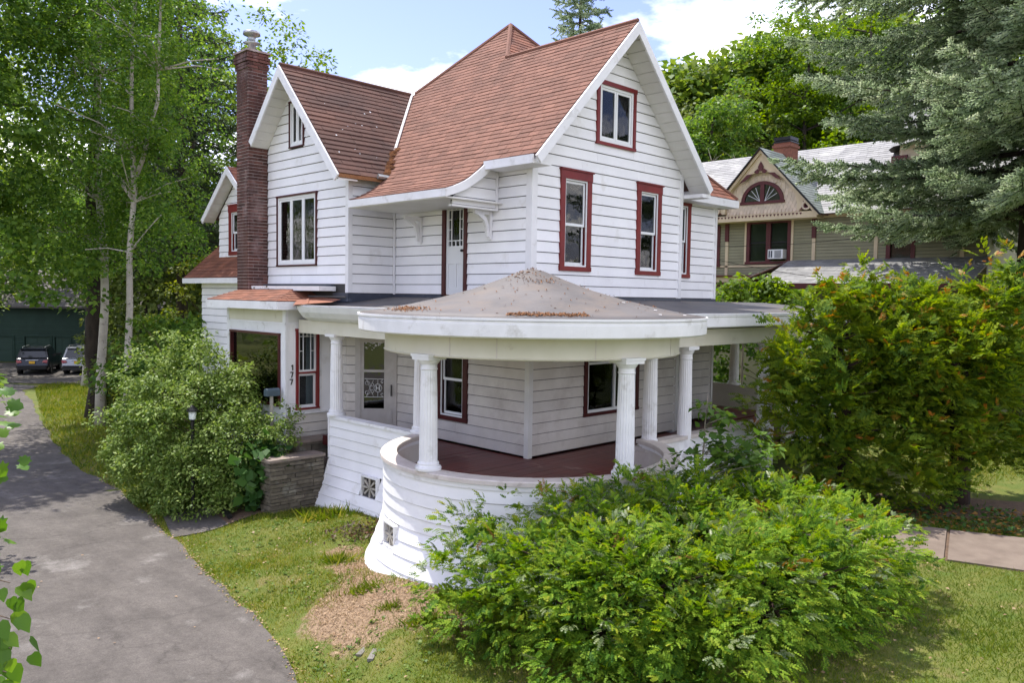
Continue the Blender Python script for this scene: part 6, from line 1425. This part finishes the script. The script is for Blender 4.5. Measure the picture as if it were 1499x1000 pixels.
dt = root('bare_tree', 'half bare tree with pale grey twigs between the hillside maples and the white gable', 'tree', tuple(W(12.6, 50, .5))); random.seed(5)
mb = MB(); base = W(12.6, 50, .4); mb.tube([base, base+Vector((0, 0, 7)), base+Vector((.2, .1, 11))], [.22, .16, .08], 7)
for k in range(26):
    a = base+Vector((0, 0, random.uniform(6.5, 11))); an = random.uniform(0, 6.28); L = random.uniform(1.5, 3.6); e = a+Vector((math.cos(an)*L*.7, math.sin(an)*L*.7, L*random.uniform(.3, .8))); md = a.lerp(e, .5)+Vector((0, 0, .3)); mb.tube([a, md, e], [.06, .04, .012], 4)
    for q in range(4):
        f = md.lerp(e, random.random()); mb.tube([f, f+Vector((random.gauss(0, .5), random.gauss(0, .5), random.uniform(.1, .9)))], [.02, .006], 3)
mb.build('trunk', PALE, dt)
r_ = np.random.default_rng(70)
s_ = r_.uniform(-75, 75, 1100); d_ = r_.uniform(78, 115, 1100); zb = _gz(s_, d_); zt_ = np.clip(3.98+(d_/1177)*(440-(115-.25*(749.5+1177*s_/d_-960)))-zb, 5, 34); C = np.column_stack([Wn(s_, d_), zb+np.where(s_ > 14, r_.random(1100)**.7*zt_, r_.uniform(1, 13, 1100)+np.where(np.abs(s_+5) < 22, -4, 3))]); d2 = r_.uniform(71, 78, 420); s2 = d2*r_.uniform(.17, .46, 420); z2 = _gz(s2, d2); u2 = 749.5+1177*s2/d2; zt2 = 3.98+(d2/1177)*(440-(118-.30*(u2-960)))
C = np.vstack([C, np.column_stack([Wn(s2, d2), z2+r_.random(420)**.75*np.clip(zt2-z2, 4, 40)])]); s3_ = r_.uniform(-85, -44, 330); d3_ = r_.uniform(8, 76, 330); C = np.vstack([C, np.column_stack([Wn(s3_, d3_), _gz(s3_, d3_)+r_.uniform(.5, 17, 330)])]); o_ = np.tile(np.array([[0, 0, 1.]]), (len(C), 1))
P, ax, nm = leaf_cloud(r_, C, o_, 2.7, 50, .7); o = scatter('far_woods', LEAF_W[0], LEAF_W[1], P, ax, nm, .75*r_.uniform(.7, 1.3, len(P)), L_WOOD); tag(o, 'dark wooded hillside far behind the houses', 'woods')

SKIP = lambda t, a: t < .205 and (math.cos(a)*RGT.x+math.sin(a)*RGT.y) < -.25
_, nsp = conifer('blue_spruce', 'huge blue-green spruce with layered branches hanging in front of the sage house', 15.6, 24.5, .3, 30, 7.6, 118, L_SPRUCE, DARKBARK, z_lo=.19, droop=.13, tipup=.10, pw=.22, tmax=.56, vr_=.36, skip=SKIP, seed=22, spray=.34, dens=.75, hang=.28, sub=.30, r0=.35, T=brush_t(4, .24, .1))
conifer('spruce_tree', 'spruce top showing over the main roof ridge', 3.55, 46, .4, 23.5, 4.6, 135, L_SPRUCE, DARKBARK, z_lo=.35, droop=.22, tipup=.16, seed=23, spray=.44, dens=.75, hang=.5, sub=.34, T=brush_t(5, .2, .1))
broad_tree('shrub', 'bright yellow-green shrub between the yew and the blue spruce at the right edge', [(15.2, 23.4), (15.2, 23.4, 3)], [(15.2, 23.4, 3.6, 2.2, 1.2, 1.7), (14.0, 23.6, 3.0, 1.4, 1, 1.4)], 110, .5, 90, .13, L_MAPLE_B, TWIG, None, 'shrub', limbs=18, r0=.08, seed=64, T=LEAF)
broad_tree('young_tree', 'light leafy young tree between the white house and the sage house', [(6.9, 24), (6.9, 24, 3)], [(7.4, 24, 3.9, 1.15, .7, 1.0), (6.1, 24, 3.6, .55, .5, .9), (8.3, 24, 3.4, .8, .6, .8)], 80, .36, 50, .16, L_MAPLE_B, PALE, None, 'tree', limbs=40, r0=.07, seed=65, T=LEAF_W, shell=(.2, 1.05), twr=.008)
broad_tree('shrub', 'dense green shrubbery seen through the far end of the porch', [(10, 30), (10, 30, 2)], [(8.6, 30, 2.0, 3.4, 1.2, 2.6)], 150, .55, 80, .16, L_MAPLE, TWIG, None, 'shrub', limbs=12, r0=.08, seed=66, T=LEAF_W)

# ---- dark yew tree on the right, orange tips
def yew_mass(name, label, ells, n, spray, mats, frac, trunkf, seed, cat='tree', T=None, inner=.35, upb=.35, droop=.2, toponly=True, loc=None):
    r_ = np.random.default_rng(seed); T = T or comb_t(); o = root(name, label, cat, loc)
    mb = MB(); trunkf(mb, r_); mb.build('trunk', YEWBARK, o, smooth=True)
    C, u = ell_points(r_, ells, n//14, (.70, 1.06)); C2, u2 = ell_points(r_, ells, int(n*inner)//14, (.30, .78)); C = np.vstack([C, C2]); u = np.vstack([u, u2])
    g = gzn(C); k = C[:, 2] > g+.05; C, u = C[k], u[k]
    # each branch end: a fan of sprays
    per = 14; m = len(C); dirs = unit(u*np.array([1, 1, .5])+np.array([0, 0, upb])+r_.normal(size=u.shape)*.25)
    P = np.repeat(C, per, 0); D = np.repeat(dirs, per, 0); t = r_.random(len(P)); zup = np.array([0, 0, 1.])+np.repeat(u, per, 0)*.55+np.repeat(r_.normal(size=u.shape), per, 0)*.28
    sidev = unit(np.cross(D, zup))*np.where(r_.random(len(P)) < .5, 1, -1)[:, None]; fnm = unit(np.cross(sidev, D)); fnm *= np.sign(fnm[:, 2:3]+1e-6)
    pl = np.repeat(r_.uniform(2.0, 3.6, m), per); P = P+D*(t*spray*pl)[:, None]-D*(spray*pl*.55)[:, None]+sidev*(r_.random(len(P))*(1-t)*spray*.8)[:, None]-np.array([0, 0, 1.])*(t*t*spray*pl*.22)[:, None]
    ax = unit(D*.8+sidev*(.8*(1-t*.75))[:, None]+r_.normal(size=D.shape)*.12+np.array([0, 0, -.16])); up = fnm+r_.normal(size=D.shape)*.22
    top = np.clip(np.repeat(u[:, 2], per), -.3, 1); tip = t > .62; pr = r_.random(len(P))
    br_ = np.repeat(r_.random(m), per)
    mi = np.zeros(len(P), int)
    mi[(tip) & (top > -.15) & (pr < frac[0])] = 1
    if len(mats) > 2: mi[(br_ < frac[1]*(.35+.65*np.clip(top, 0, 1))) & (t > frac[2]) & (top > .0)] = 2
    if len(mats) > 3: mi[(br_ > 1-frac[3]) & (top > .45)] = 3
    inner_ = np.repeat(np.arange(m) >= k[:n//14].sum(), per); mi[inner_] = 0
    scatter('foliage', T[0], T[1], P, ax, up, spray*r_.uniform(.55, 1.45, len(P))*np.where(inner_, 2.1, 1.0), mats, o, midx=mi)
    return o
def tr_yew(mb, r_):
    for (s, d, zt, rr, n) in ((8.86, 15.75, 3.4, .19, 44), (6.55, 15.6, 3.4, .16, 40)):
        z = ground_at(s, d); b = W(s, d, z-.2); tp = W(s-.2, d+.1, zt); path = [b, W(s+.03, d, z+.8), W(s-.05, d, z+1.8), tp]; mb.tube(path, [rr*1.3, rr, rr*.8, rr*.4], 9)
        for k in range(n):
            t = r_.uniform(.3, 1); a = W(s, d, z).lerp(tp, t); an = r_.uniform(0, 6.28); L = r_.uniform(.4, 1.0); mb.tube([a, a+Vector((math.cos(an)*L*.5, math.sin(an)*L*.5, L*.12)), a+Vector((math.cos(an)*L, math.sin(an)*L, L*.25))], [.035, .025, .008], 5)
YE = [(7.3, 15.8, 2.9, 1.6, 1.4, 1.35), (6.35, 15.7, 2.0, 1.35, 1.3, 1.15), (8.9, 15.9, 2.9, 1.5, 1.4, 1.3), (7.9, 16.2, 3.75, 1.25, 1.2, .95), (6.7, 16.0, 3.6, .8, .8, .75), (9.9, 16.2, 3.2, 1.2, 1.2, 1.2), (10.2, 16.2, 2.0, 1.2, 1.2, .9), (8.3, 15.6, 1.75, 1.5, 1.2, .7), (5.75, 15.5, 2.5, .7, .8, .6), (7.0, 15.5, 1.1, 1.5, 1.2, .55), (5.9, 15.3, 1.35, .9, .8, .5), (9.3, 16.1, 4.0, .8, .8, .65), (8.5, 15.4, 1.15, .7, .6, .5), (7.6, 15.3, .6, 1.6, .9, .55), (9.6, 15.9, 1.3, 1.0, .9, .6), (5.5, 15.2, .8, .9, .7, .6), (6.6, 15.2, .5, 1.0, .7, .5), (8.0, 16.0, 2.4, 2.6, 1.5, 1.3)]
rq = np.random.default_rng(76); YE2 = list(YE)
YE += [(5.45, 15.3, 2.95, .75, .8, .8), (5.25, 15.2, 2.0, .65, .7, .6), (5.9, 15.5, 3.4, .6, .6, .6)]
YE2 = list(YE)
YE2 = [(a, b, c, x*.83, y*.85, z*.84) for a, b, c, x, y, z in YE2]
for k in range(120):
    e = YE[rq.integers(len(YE))]; an = rq.uniform(0, 6.28); el_ = rq.uniform(.0, 1.25); q = (math.cos(an)*math.cos(el_), math.sin(an)*math.cos(el_), math.sin(el_)); w_ = rq.uniform(.13, .34)
    YE2.append((e[0]+q[0]*e[3]*1.0, e[1]+q[1]*e[4]*1.0, e[2]+q[2]*e[5]*1.08, w_, w_, w_*rq.uniform(1.0, 2.6)))
yew_mass('yew_tree', 'dark green yew tree with orange-tipped new growth at the right end of the porch', YE2, 47000, .095, [L_YT, L_YEWT, L_ORANGE], (.50, .36, .48), tr_yew, 71, upb=.55, loc=tuple(W(8.86, 15.7, .0)), T=comb_t(4, .28, .12, .5), inner=.42)
r_ = np.random.default_rng(72)

# ---- front yew bush
def tr_bush(mb, r_):
    for k in range(60):
        s, d = r_.uniform(.6, 3.4), r_.uniform(9.0, 10.3); z = ground_at(s, d); a = W(s, d, z); an = r_.uniform(0, 6.28); L = r_.uniform(.6, 1.3)
        mb.tube([a, a+Vector((math.cos(an)*L*.3, math.sin(an)*L*.3, L*.5)), a+Vector((math.cos(an)*L, math.sin(an)*L, L*.85))], [.035, .025, .008], 5)
BE = [(.35, 9.3, .55, .95, .85, .75), (1.3, 8.9, .55, 1.15, .95, .92), (2.4, 9.0, .55, 1.2, 1.0, .98), (3.4, 9.6, .55, 1.1, 1.0, .95), (4.3, 10.4, .50, 1.05, 1.0, .88), (4.95, 11.0, .45, .8, .8, .75), (1.0, 9.9, .75, 1.2, .8, .78), (2.2, 10.2, .8, 1.3, .9, .80), (3.4, 10.9, .75, 1.2, .9, .80), (.9, 8.3, .25, .75, .6, .62), (2.0, 8.1, .3, .9, .6, .68), (2.9, 11.3, .85, .9, .6, .7), (-.25, 9.75, .62, .55, .5, .62), (-.75, 9.75, .45, .45, .5, .55), (-.6, 10.2, .85, .5, .4, .42), (.2, 10.3, 1.0, .8, .5, .52), (1.2, 10.5, 1.1, .9, .5, .5), (2.4, 10.9, 1.1, .9, .5, .5), (1.7, 10.75, 1.25, .8, .45, .45), (2.5, 11.1, 1.3, .6, .4, .4), (-.2, 9.2, .25, .6, .5, .6), (4.2, 11.5, .8, .9, .7, .65)]
yew_mass('yew_bush', 'wide spreading green yew bush in front of the rounded porch', BE, 68000, .077, [L_YEW, L_YEWT, L_YEWG, L_BROWN], (.80, .14, .1, .025), tr_bush, 73, 'bush', upb=.25, loc=tuple(W(2.2, 9.4, -.1)), T=comb_t(4, .25, .25, .5), inner=.10)

# sapling and weeds by the right-hand columns
broad_tree('sapling', 'leafy self-sown sapling in front of the two right-hand porch columns', [(2.75, 11.6), (2.8, 11.6, 1.6), (2.85, 11.6, 2.6)], [(2.95, 11.6, 2.0, .42, .3, .75), (3.5, 11.9, 1.6, .55, .4, .5), (2.5, 11.5, 1.55, .3, .3, .3), (3.2, 11.6, 1.5, .7, .3, .35)], 70, .15, 11, .13, L_MAPLE, PALE, None, 'sapling', limbs=40, r0=.022, seed=74, T=LEAF_W, shell=(.2, 1), twr=.004, up=1.2)

# near branch tips at the left edge with their tree outside the frame
def maple_leaf():
    out_ = [(0, 0), (.18, .20), (.10, .42), (.36, .36), (.52, .58), (.62, .34), (.80, .30), (1.0, 0), (.80, -.30), (.62, -.34), (.52, -.58), (.36, -.36), (.10, -.42), (.18, -.20)]
    V = [(.45, 0, .04)]+[(x, y, -.10*abs(y)-.06*x*x) for x, y in out_]; F = [(0, 1+i, 1+(i+1) % len(out_)) for i in range(len(out_))]; return np.array(V, float), F
HEART = (np.array([(.0, 0, 0), (-.06, .22, .02), (.12, .40, .03), (.45, .36, .02), (1.0, 0, -.14), (.45, -.36, .02), (.12, -.40, .03), (-.06, -.22, .02), (.4, 0, -.04)]), [(8, 0, 1), (8, 1, 2), (8, 2, 3), (8, 3, 4), (8, 4, 5), (8, 5, 6), (8, 6, 7), (8, 7, 0)])
L_NEAR = leaf_mat('near_leaf', [(.050, .120, .015), (.085, .185, .02), (.14, .25, .03)], .45, .4, .3)
r_ = np.random.default_rng(81); nb_ = root('maple_tree', 'near maple whose leaf tips hang in from the left edge above the drive', 'tree', tuple(W(-6.6, 6.0, ground_at(-6.6, 6.0))))
mb = MB(); tb_ = W(-6.6, 6.0, ground_at(-6.6, 6.0)-.2); mb.tube([tb_, W(-6.6, 6, 2), W(-6.3, 6.2, 5)], [.16, .12, .05], 8)
PP, AXs, NMs = [], [], []
TIPS = [((-3.66, 5.75, 3.05), 12, .30), ((-3.72, 5.80, 2.72), 12, .26), ((-3.70, 5.6, 2.55), 8, .2), ((-3.62, 5.6, 2.28), 7, .2), ((-3.66, 5.65, 2.02), 9, .2), ((-3.85, 5.8, 2.9), 16, .3), ((-3.9, 5.7, 2.3), 16, .3)]
for (s, d, z), n, w in TIPS:
    s -= .10; a = W(-6.4, 6.1, z-.3); e = W(s, d, z); mb.tube([a, a.lerp(e, .5)+Vector((0, 0, .25)), e], [.03, .016, .004], 5)
    for k in range(n): PP.append(np.array(W(s+r_.normal()*w*.45-.05, d+r_.normal()*w*.5, z+r_.normal()*w*.35))); AXs.append(np.array(W(.8, r_.normal()*.5, -.45))+r_.normal(size=3)*.35); NMs.append(np.array([-.3, -.3, 1.])+r_.normal(size=3)*.35)
ml = maple_leaf(); scatter('leaf_spray', ml[0], ml[1], np.array(PP), np.array(AXs), np.array(NMs), .115*r_.uniform(.7, 1.2, len(PP)), L_NEAR, nb_)
C, o_ = ell_points(r_, [(-7.3, 6.8, 2.0, 1.3, 2.0, 1.2), (-8.6, 9.6, 1.9, 1.3, 2.2, 1.4), (-7.4, 5.2, 3.6, 1.5, 1.6, 1.0), (-10.6, 13.0, 2.0, 1.5, 2.2, 1.5)], 90, (.4, 1.05)); P, ax, nm = leaf_cloud(r_, C, o_, .5, 34, .6); scatter('crown', LEAF_W[0], LEAF_W[1], P, ax, nm, .14*r_.uniform(.7, 1.2, len(P)), L_MAPLE, nb_)
mb.build('trunk', BARK, nb_, smooth=True)
tip2 = root('linden_branch', 'lowest near branch with bright heart-shaped leaves at the left edge over the drive', 'branch', tuple(W(-3.3, 4.9, 1.5))); PP, AXs, NMs = [], [], []; mb = MB()
for (s, d, z), n in (((-3.00, 4.72, 2.22), 5), ((-2.93, 4.6, 2.05), 7), ((-2.96, 4.65, 1.85), 6), ((-3.02, 4.7, 1.68), 8)):
    a = W(-4.2, 5.0, z-.1); e = W(s+.02, d, z); mb.tube([a, a.lerp(e, .6)+Vector((0, 0, .1)), e], [.02, .01, .003], 5)
    for k in range(n): PP.append(np.array(W(s+r_.normal()*.055, d+r_.normal()*.08, z+r_.normal()*.075))); AXs.append(np.array(W(.35, r_.normal()*.3, -.9))+r_.normal(size=3)*.3); NMs.append(np.array(W(.5, -.7, .6))+r_.normal(size=3)*.3)
scatter('leaf_spray', HEART[0], HEART[1], np.array(PP), np.array(AXs), np.array(NMs), .105*r_.uniform(.75, 1.2, len(PP)), L_NEAR, tip2); mb.build('twig', TWIG, tip2)

# ---- grass, weeds, chips, litter
L_GRASS = leaf_mat('grass_blade', [(.060, .120, .010), (.150, .210, .018), (.33, .30, .06)], .42, .6, .15, patch=2.2); L_STRAW = leaf_mat('straw_blade', [(.30, .21, .10), (.36, .26, .13), (.22, .15, .08)], .25, .7, .1)
L_GSHADE = leaf_mat('shaded_grass_blade', [(.060, .115, .014), (.125, .185, .020), (.21, .235, .035)], .42, .6, .15, patch=.6)  # darker copy of the grass, shade put into the blade colour
def inside(poly, P):
    poly = np.array(poly); x, y = P[:, 0], P[:, 1]; r_in = np.zeros(len(P), bool); j = len(poly)-1
    for i in range(len(poly)):
        xi, yi = poly[i]; xj, yj = poly[j]; c = ((yi > y) != (yj > y)) & (x < (xj-xi)*(y-yi)/(yj-yi+1e-12)+xi); r_in ^= c; j = i
    return r_in
DRV = [tuple(p) for p in DRIVE_EDGE]+DRIVE_LEFT[::-1]; SPUR = BR_A+BR_B[::-1]; ENT = [(-5.5, 15.5), (-4.9, 15.9), (-4.35, 16.0), (-4.75, 17.0), (-5.6, 17.1), (-6.5, 16.95)]; WALK = [(4.7, 15.0), (8.6, 13.45), (13.3, 11.2), (12.2, 9.3), (7.62, 11.75), (4.1, 13.5)]
def hnoise(sd, f, o=0): return np.array([mnoise.noise(Vector((a*f+o, b*f, .3+o))) for a, b in sd])
def free(sd):
    bad = inside(DRV, sd) | inside(SPUR, sd) | inside(ENT, sd) | inside(WALK, sd)
    x = RGT.x*sd[:, 0]+FWD.x*sd[:, 1]; y = RGT.y*sd[:, 0]+FWD.y*sd[:, 1]
    bad |= (np.hypot(x-TC[0], y-TC[1]) < RO+.15) | ((x > 9.0) & (y > 8.4) & (y < 24.5)) | ((x > 8.4) & (y > 14.4) & (y < 24.5)); return ~bad
BLADE = (np.array([(0, .075, 0), (0, -.075, 0), (.30, 0, 1.0)]), [(0, 1, 2)])
def blades(name, sd, hgt, m_, label, cat='grass', clump=0):
    r2 = np.random.default_rng(len(sd)); n = len(sd); P = np.column_stack([Wn(sd[:, 0], sd[:, 1]), _gzb(sd)-.005]); an = r2.uniform(0, 2*np.pi, n); ln = r2.normal(0, .75, (n, 2))
    a = np.column_stack([np.cos(an), np.sin(an), np.zeros(n)]); upv = np.column_stack([ln, np.ones(n)])
    o = scatter(name, BLADE[0], BLADE[1], P, a, upv, hgt, m_); tag(o, label, cat); return o
def _gzb(sd): return np.concatenate([_gz(sd[i:i+20000, 0], sd[i:i+20000, 1]) for i in range(0, len(sd), 20000)])
rg = np.random.default_rng(99)
MB_POLY = [(-.9, 8.9), (-1.8, 9.45), (-2.5, 10.3), (-2.7, 11.1), (-2.55, 12.0), (-2.7, 12.8), (-2.9, 13.7), (-2.2, 13.7), (-1.2, 11.8), (-.2, 10.2), (.2, 9.3)]
def dry(sd):      # 0 lush .. 1 bare, in the mulch bed and its fringes
    k = mulch_at(sd[:, 0], sd[:, 1]); nse = hnoise(sd, 1.9, 5)*.6+hnoise(sd, 5, 9)*.3; nb2 = hnoise(sd, .7, 2)
    return np.clip(k*1.05+nse*.8+np.clip(nb2, 0, 1)*.45-.12, 0, 1.2)
sd = np.column_stack([rg.uniform(-8.5, 1.5, 200000), rg.uniform(7.2, 17.5, 200000)]); sd = sd[free(sd) & (sd[:, 0] > -.66*sd[:, 1]-.3)]
dr_ = dry(sd); keep = rg.random(len(sd)) > dr_*1.02; st = (~keep) & (rg.random(len(sd)) < .62)
hh = np.clip(.058+.035*hnoise(sd, 1.1, 4), .03, .11)*rg.uniform(.6, 1.4, len(sd))
blades('front_grass', sd[keep], hh[keep], L_GRASS, 'patchy sunlit grass between the drive and the rounded porch'); blades('dry_grass', sd[st], hh[st]*.8, L_STRAW, 'straw-coloured dead grass over the mulch by the porch')
sd = np.column_stack([rg.uniform(-1, 10, 190000), rg.uniform(7.0, 14.6, 190000)]); sd = sd[free(sd) & (sd[:, 0] < .68*sd[:, 1]+.3)]; sd = sd[rg.random(len(sd)) < .75]
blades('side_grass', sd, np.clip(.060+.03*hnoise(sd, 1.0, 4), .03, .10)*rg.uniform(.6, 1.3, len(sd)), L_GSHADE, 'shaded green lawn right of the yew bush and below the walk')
sd = np.column_stack([rg.uniform(4.5, 15, 60000), rg.uniform(13.2, 24, 60000)]); sd = sd[free(sd)]; nz2 = hnoise(sd, .45, 8); sd = sd[nz2+rg.normal(0, .15, len(sd)) > -.12]
blades('far_side_grass', sd, .09*rg.uniform(.6, 1.4, len(sd)), L_GRASS, 'sunlit lawn beyond the walk at the right edge')
sd = np.column_stack([rg.uniform(-25, -6.5, 120000), rg.uniform(16.5, 44, 120000)]); sd = sd[free(sd)]; sd = sd[sd[:, 0] > -.62*sd[:, 1]+1.0]
blades('strip_grass', sd, .14*rg.uniform(.6, 1.4, len(sd)), L_GRASS, 'grass strip along the drive under the dark trunk')
chips = np.column_stack([rg.uniform(-3.6, .4, 26000), rg.uniform(8.6, 14.2, 26000)]); chips = chips[free(chips)]; chips = chips[dry(chips) > rg.uniform(.3, 1.1, len(chips))]
n = len(chips); P = np.column_stack([Wn(chips[:, 0], chips[:, 1]), _gzb(chips)+.010+rg.random(n)*.012]); M['chip'] = leaf_mat('wood_chip', [(.22, .13, .075), (.36, .24, .14), (.46, .34, .22)], .05, .9, .1)
o = scatter('mulch_chips', np.array([(-.5, -.14, 0), (.5, -.10, .05), (.55, .12, .08), (-.45, .15, .02)]), [(0, 1, 2, 3)], P, rg.normal(size=(n, 3))*np.array([1, 1, .25]), np.array([0, 0, 1.])+rg.normal(size=(n, 3))*.3, rg.uniform(.008, .034, n), M['chip']); tag(o, 'wood chip mulch scattered by the foot of the porch wall', 'mulch')
# broad-leaf weeds in the lawn
wd_ = np.column_stack([rg.uniform(-6.6, .2, 2600), rg.uniform(7.6, 15.6, 2600)]); wd_ = wd_[free(wd_) & (hnoise(wd_, .9, 11)+hnoise(wd_, 3, 4)*.6 > .12)]; n = len(wd_)
P = np.repeat(np.column_stack([Wn(wd_[:, 0], wd_[:, 1]), _gzb(wd_)+.02]), 4, 0); n = len(P); o = scatter('lawn_weeds', LEAF_W[0], LEAF_W[1], P+rg.normal(size=P.shape)*np.array([.02, .02, .008]), rg.normal(size=(n, 3))*np.array([1, 1, .3]), np.array([0, 0, 1.])+rg.normal(size=(n, 3))*.35, rg.uniform(.025, .055, n), leaf_mat('weed_leaf', [(.07, .14, .018), (.12, .20, .03), (.19, .25, .05)], .38)); tag(o, 'low broad-leaved weeds in the front lawn', 'weeds')
# tufts
for k, (s, d, h_, m_, lab) in enumerate(((-2.06, 11.25, .15, L_GSHADE, 'dark grass tuft on the mulch in front of the star vent'), (-3.55, 15.35, .26, L_GRASS, 'tall grass tuft at the foot of the stone pier'), (-2.75, 12.75, .18, L_GRASS, 'grass clump near the corner of the straight porch wall'), (-1.05, 9.95, .17, L_GRASS, 'spiky grass tuft at the left tip of the yew bush'), (-1.6, 10.6, .10, L_GSHADE, 'small green tuft in the middle of the mulch'))):
    q = np.array([[s, d]])+rg.normal(size=(170, 2))*np.array([.13, .09])*h_/.16; o = blades('grass_tuft', q, h_*rg.uniform(.6, 1.2, 170), m_, lab, 'grass tuft', )
q = np.column_stack([rg.normal(-2.5, .33, 420), rg.normal(14.1, .22, 420)]); q = q[free(q)]; P = np.column_stack([Wn(q[:, 0], q[:, 1]), _gzb(q)+.05+rg.random(len(q))*.08]); o = scatter('dry_creeper', LEAF[0], LEAF[1], P, rg.normal(size=(len(q), 3)), np.array([0, 0, 1.])+rg.normal(size=(len(q), 3))*.5, rg.uniform(.04, .09, len(q)), leaf_mat('russet_leaf', [(.05, .04, .025), (.09, .075, .035), (.12, .06, .035)], .2)); tag(o, 'low russet creeper below the first star vent', 'creeper')
# ivy and leaf litter round the yew trunk and along the walk
bed = drape_strip('leaf_litter_bed', wob([(5.8, 16.6), (8.0, 16.4), (10.5, 15.8), (12.5, 14.6)], .15, 4, 8), wob([(5.0, 15.2), (7.3, 14.35), (8.75, 13.55), (11, 12.4)], .12, 4, 9), M['dirt'], .010, nu=8)
q = np.column_stack([rg.uniform(5.0, 11.5, 5200), rg.uniform(12.6, 16.6, 5200)]); q = q[free(q) & (np.abs((q[:, 1]-15.0)+.55*(q[:, 0]-7.3)) < 1.15)]; P = np.column_stack([Wn(q[:, 0], q[:, 1]), _gzb(q)+.03+rg.random(len(q))*.08]); o = scatter('ivy_bed', LEAF_W[0], LEAF_W[1], P, rg.normal(size=(len(q), 3))*np.array([1, 1, .4]), np.array([0, 0, 1.])+rg.normal(size=(len(q), 3))*.4, rg.uniform(.05, .12, len(q)), [L_BIG, L_BROWN], midx=(rg.random(len(q)) < .35).astype(int)); tag(o, 'ivy and fallen leaves bordering the walk under the yew tree', 'ivy')
lf = np.column_stack([rg.uniform(-8, 9, 900), rg.uniform(7.5, 15.5, 900)]); n = len(lf); P = np.column_stack([Wn(lf[:, 0], lf[:, 1]), _gzb(lf)+.03]); keep = free(lf) | (rg.random(n) < .10); P = P[keep]; n = len(P)
o = scatter('fallen_leaves', LEAF_W[0], LEAF_W[1], P, rg.normal(size=(n, 3))*np.array([1, 1, .1]), np.array([0, 0, 1.])+rg.normal(size=(n, 3))*.25, rg.uniform(.03, .06, n), leaf_mat('dead_leaf', [(.22, .13, .07), (.36, .26, .16), (.16, .09, .05)], .1)); tag(o, 'dead leaves scattered on the lawn and drive', 'leaf litter')
q = np.concatenate([DRIVE_EDGE[DRIVE_EDGE[:, 1] < 20]+rg.normal(size=(len(DRIVE_EDGE[DRIVE_EDGE[:, 1] < 20]), 2))*.05 for k in range(14)]); n = len(q); P = np.column_stack([Wn(q[:, 0], q[:, 1]), _gzb(q)+.025]); o = scatter('edge_litter', LEAF[0], LEAF[1], P, rg.normal(size=(n, 3))*np.array([1, 1, .2]), np.array([0, 0, 1.])+rg.normal(size=(n, 3))*.4, rg.uniform(.02, .05, n), [M['chip'], L_GRASS], midx=(rg.random(n) < .4).astype(int)); tag(o, 'brown litter lying along the edge of the drive', 'leaf litter')
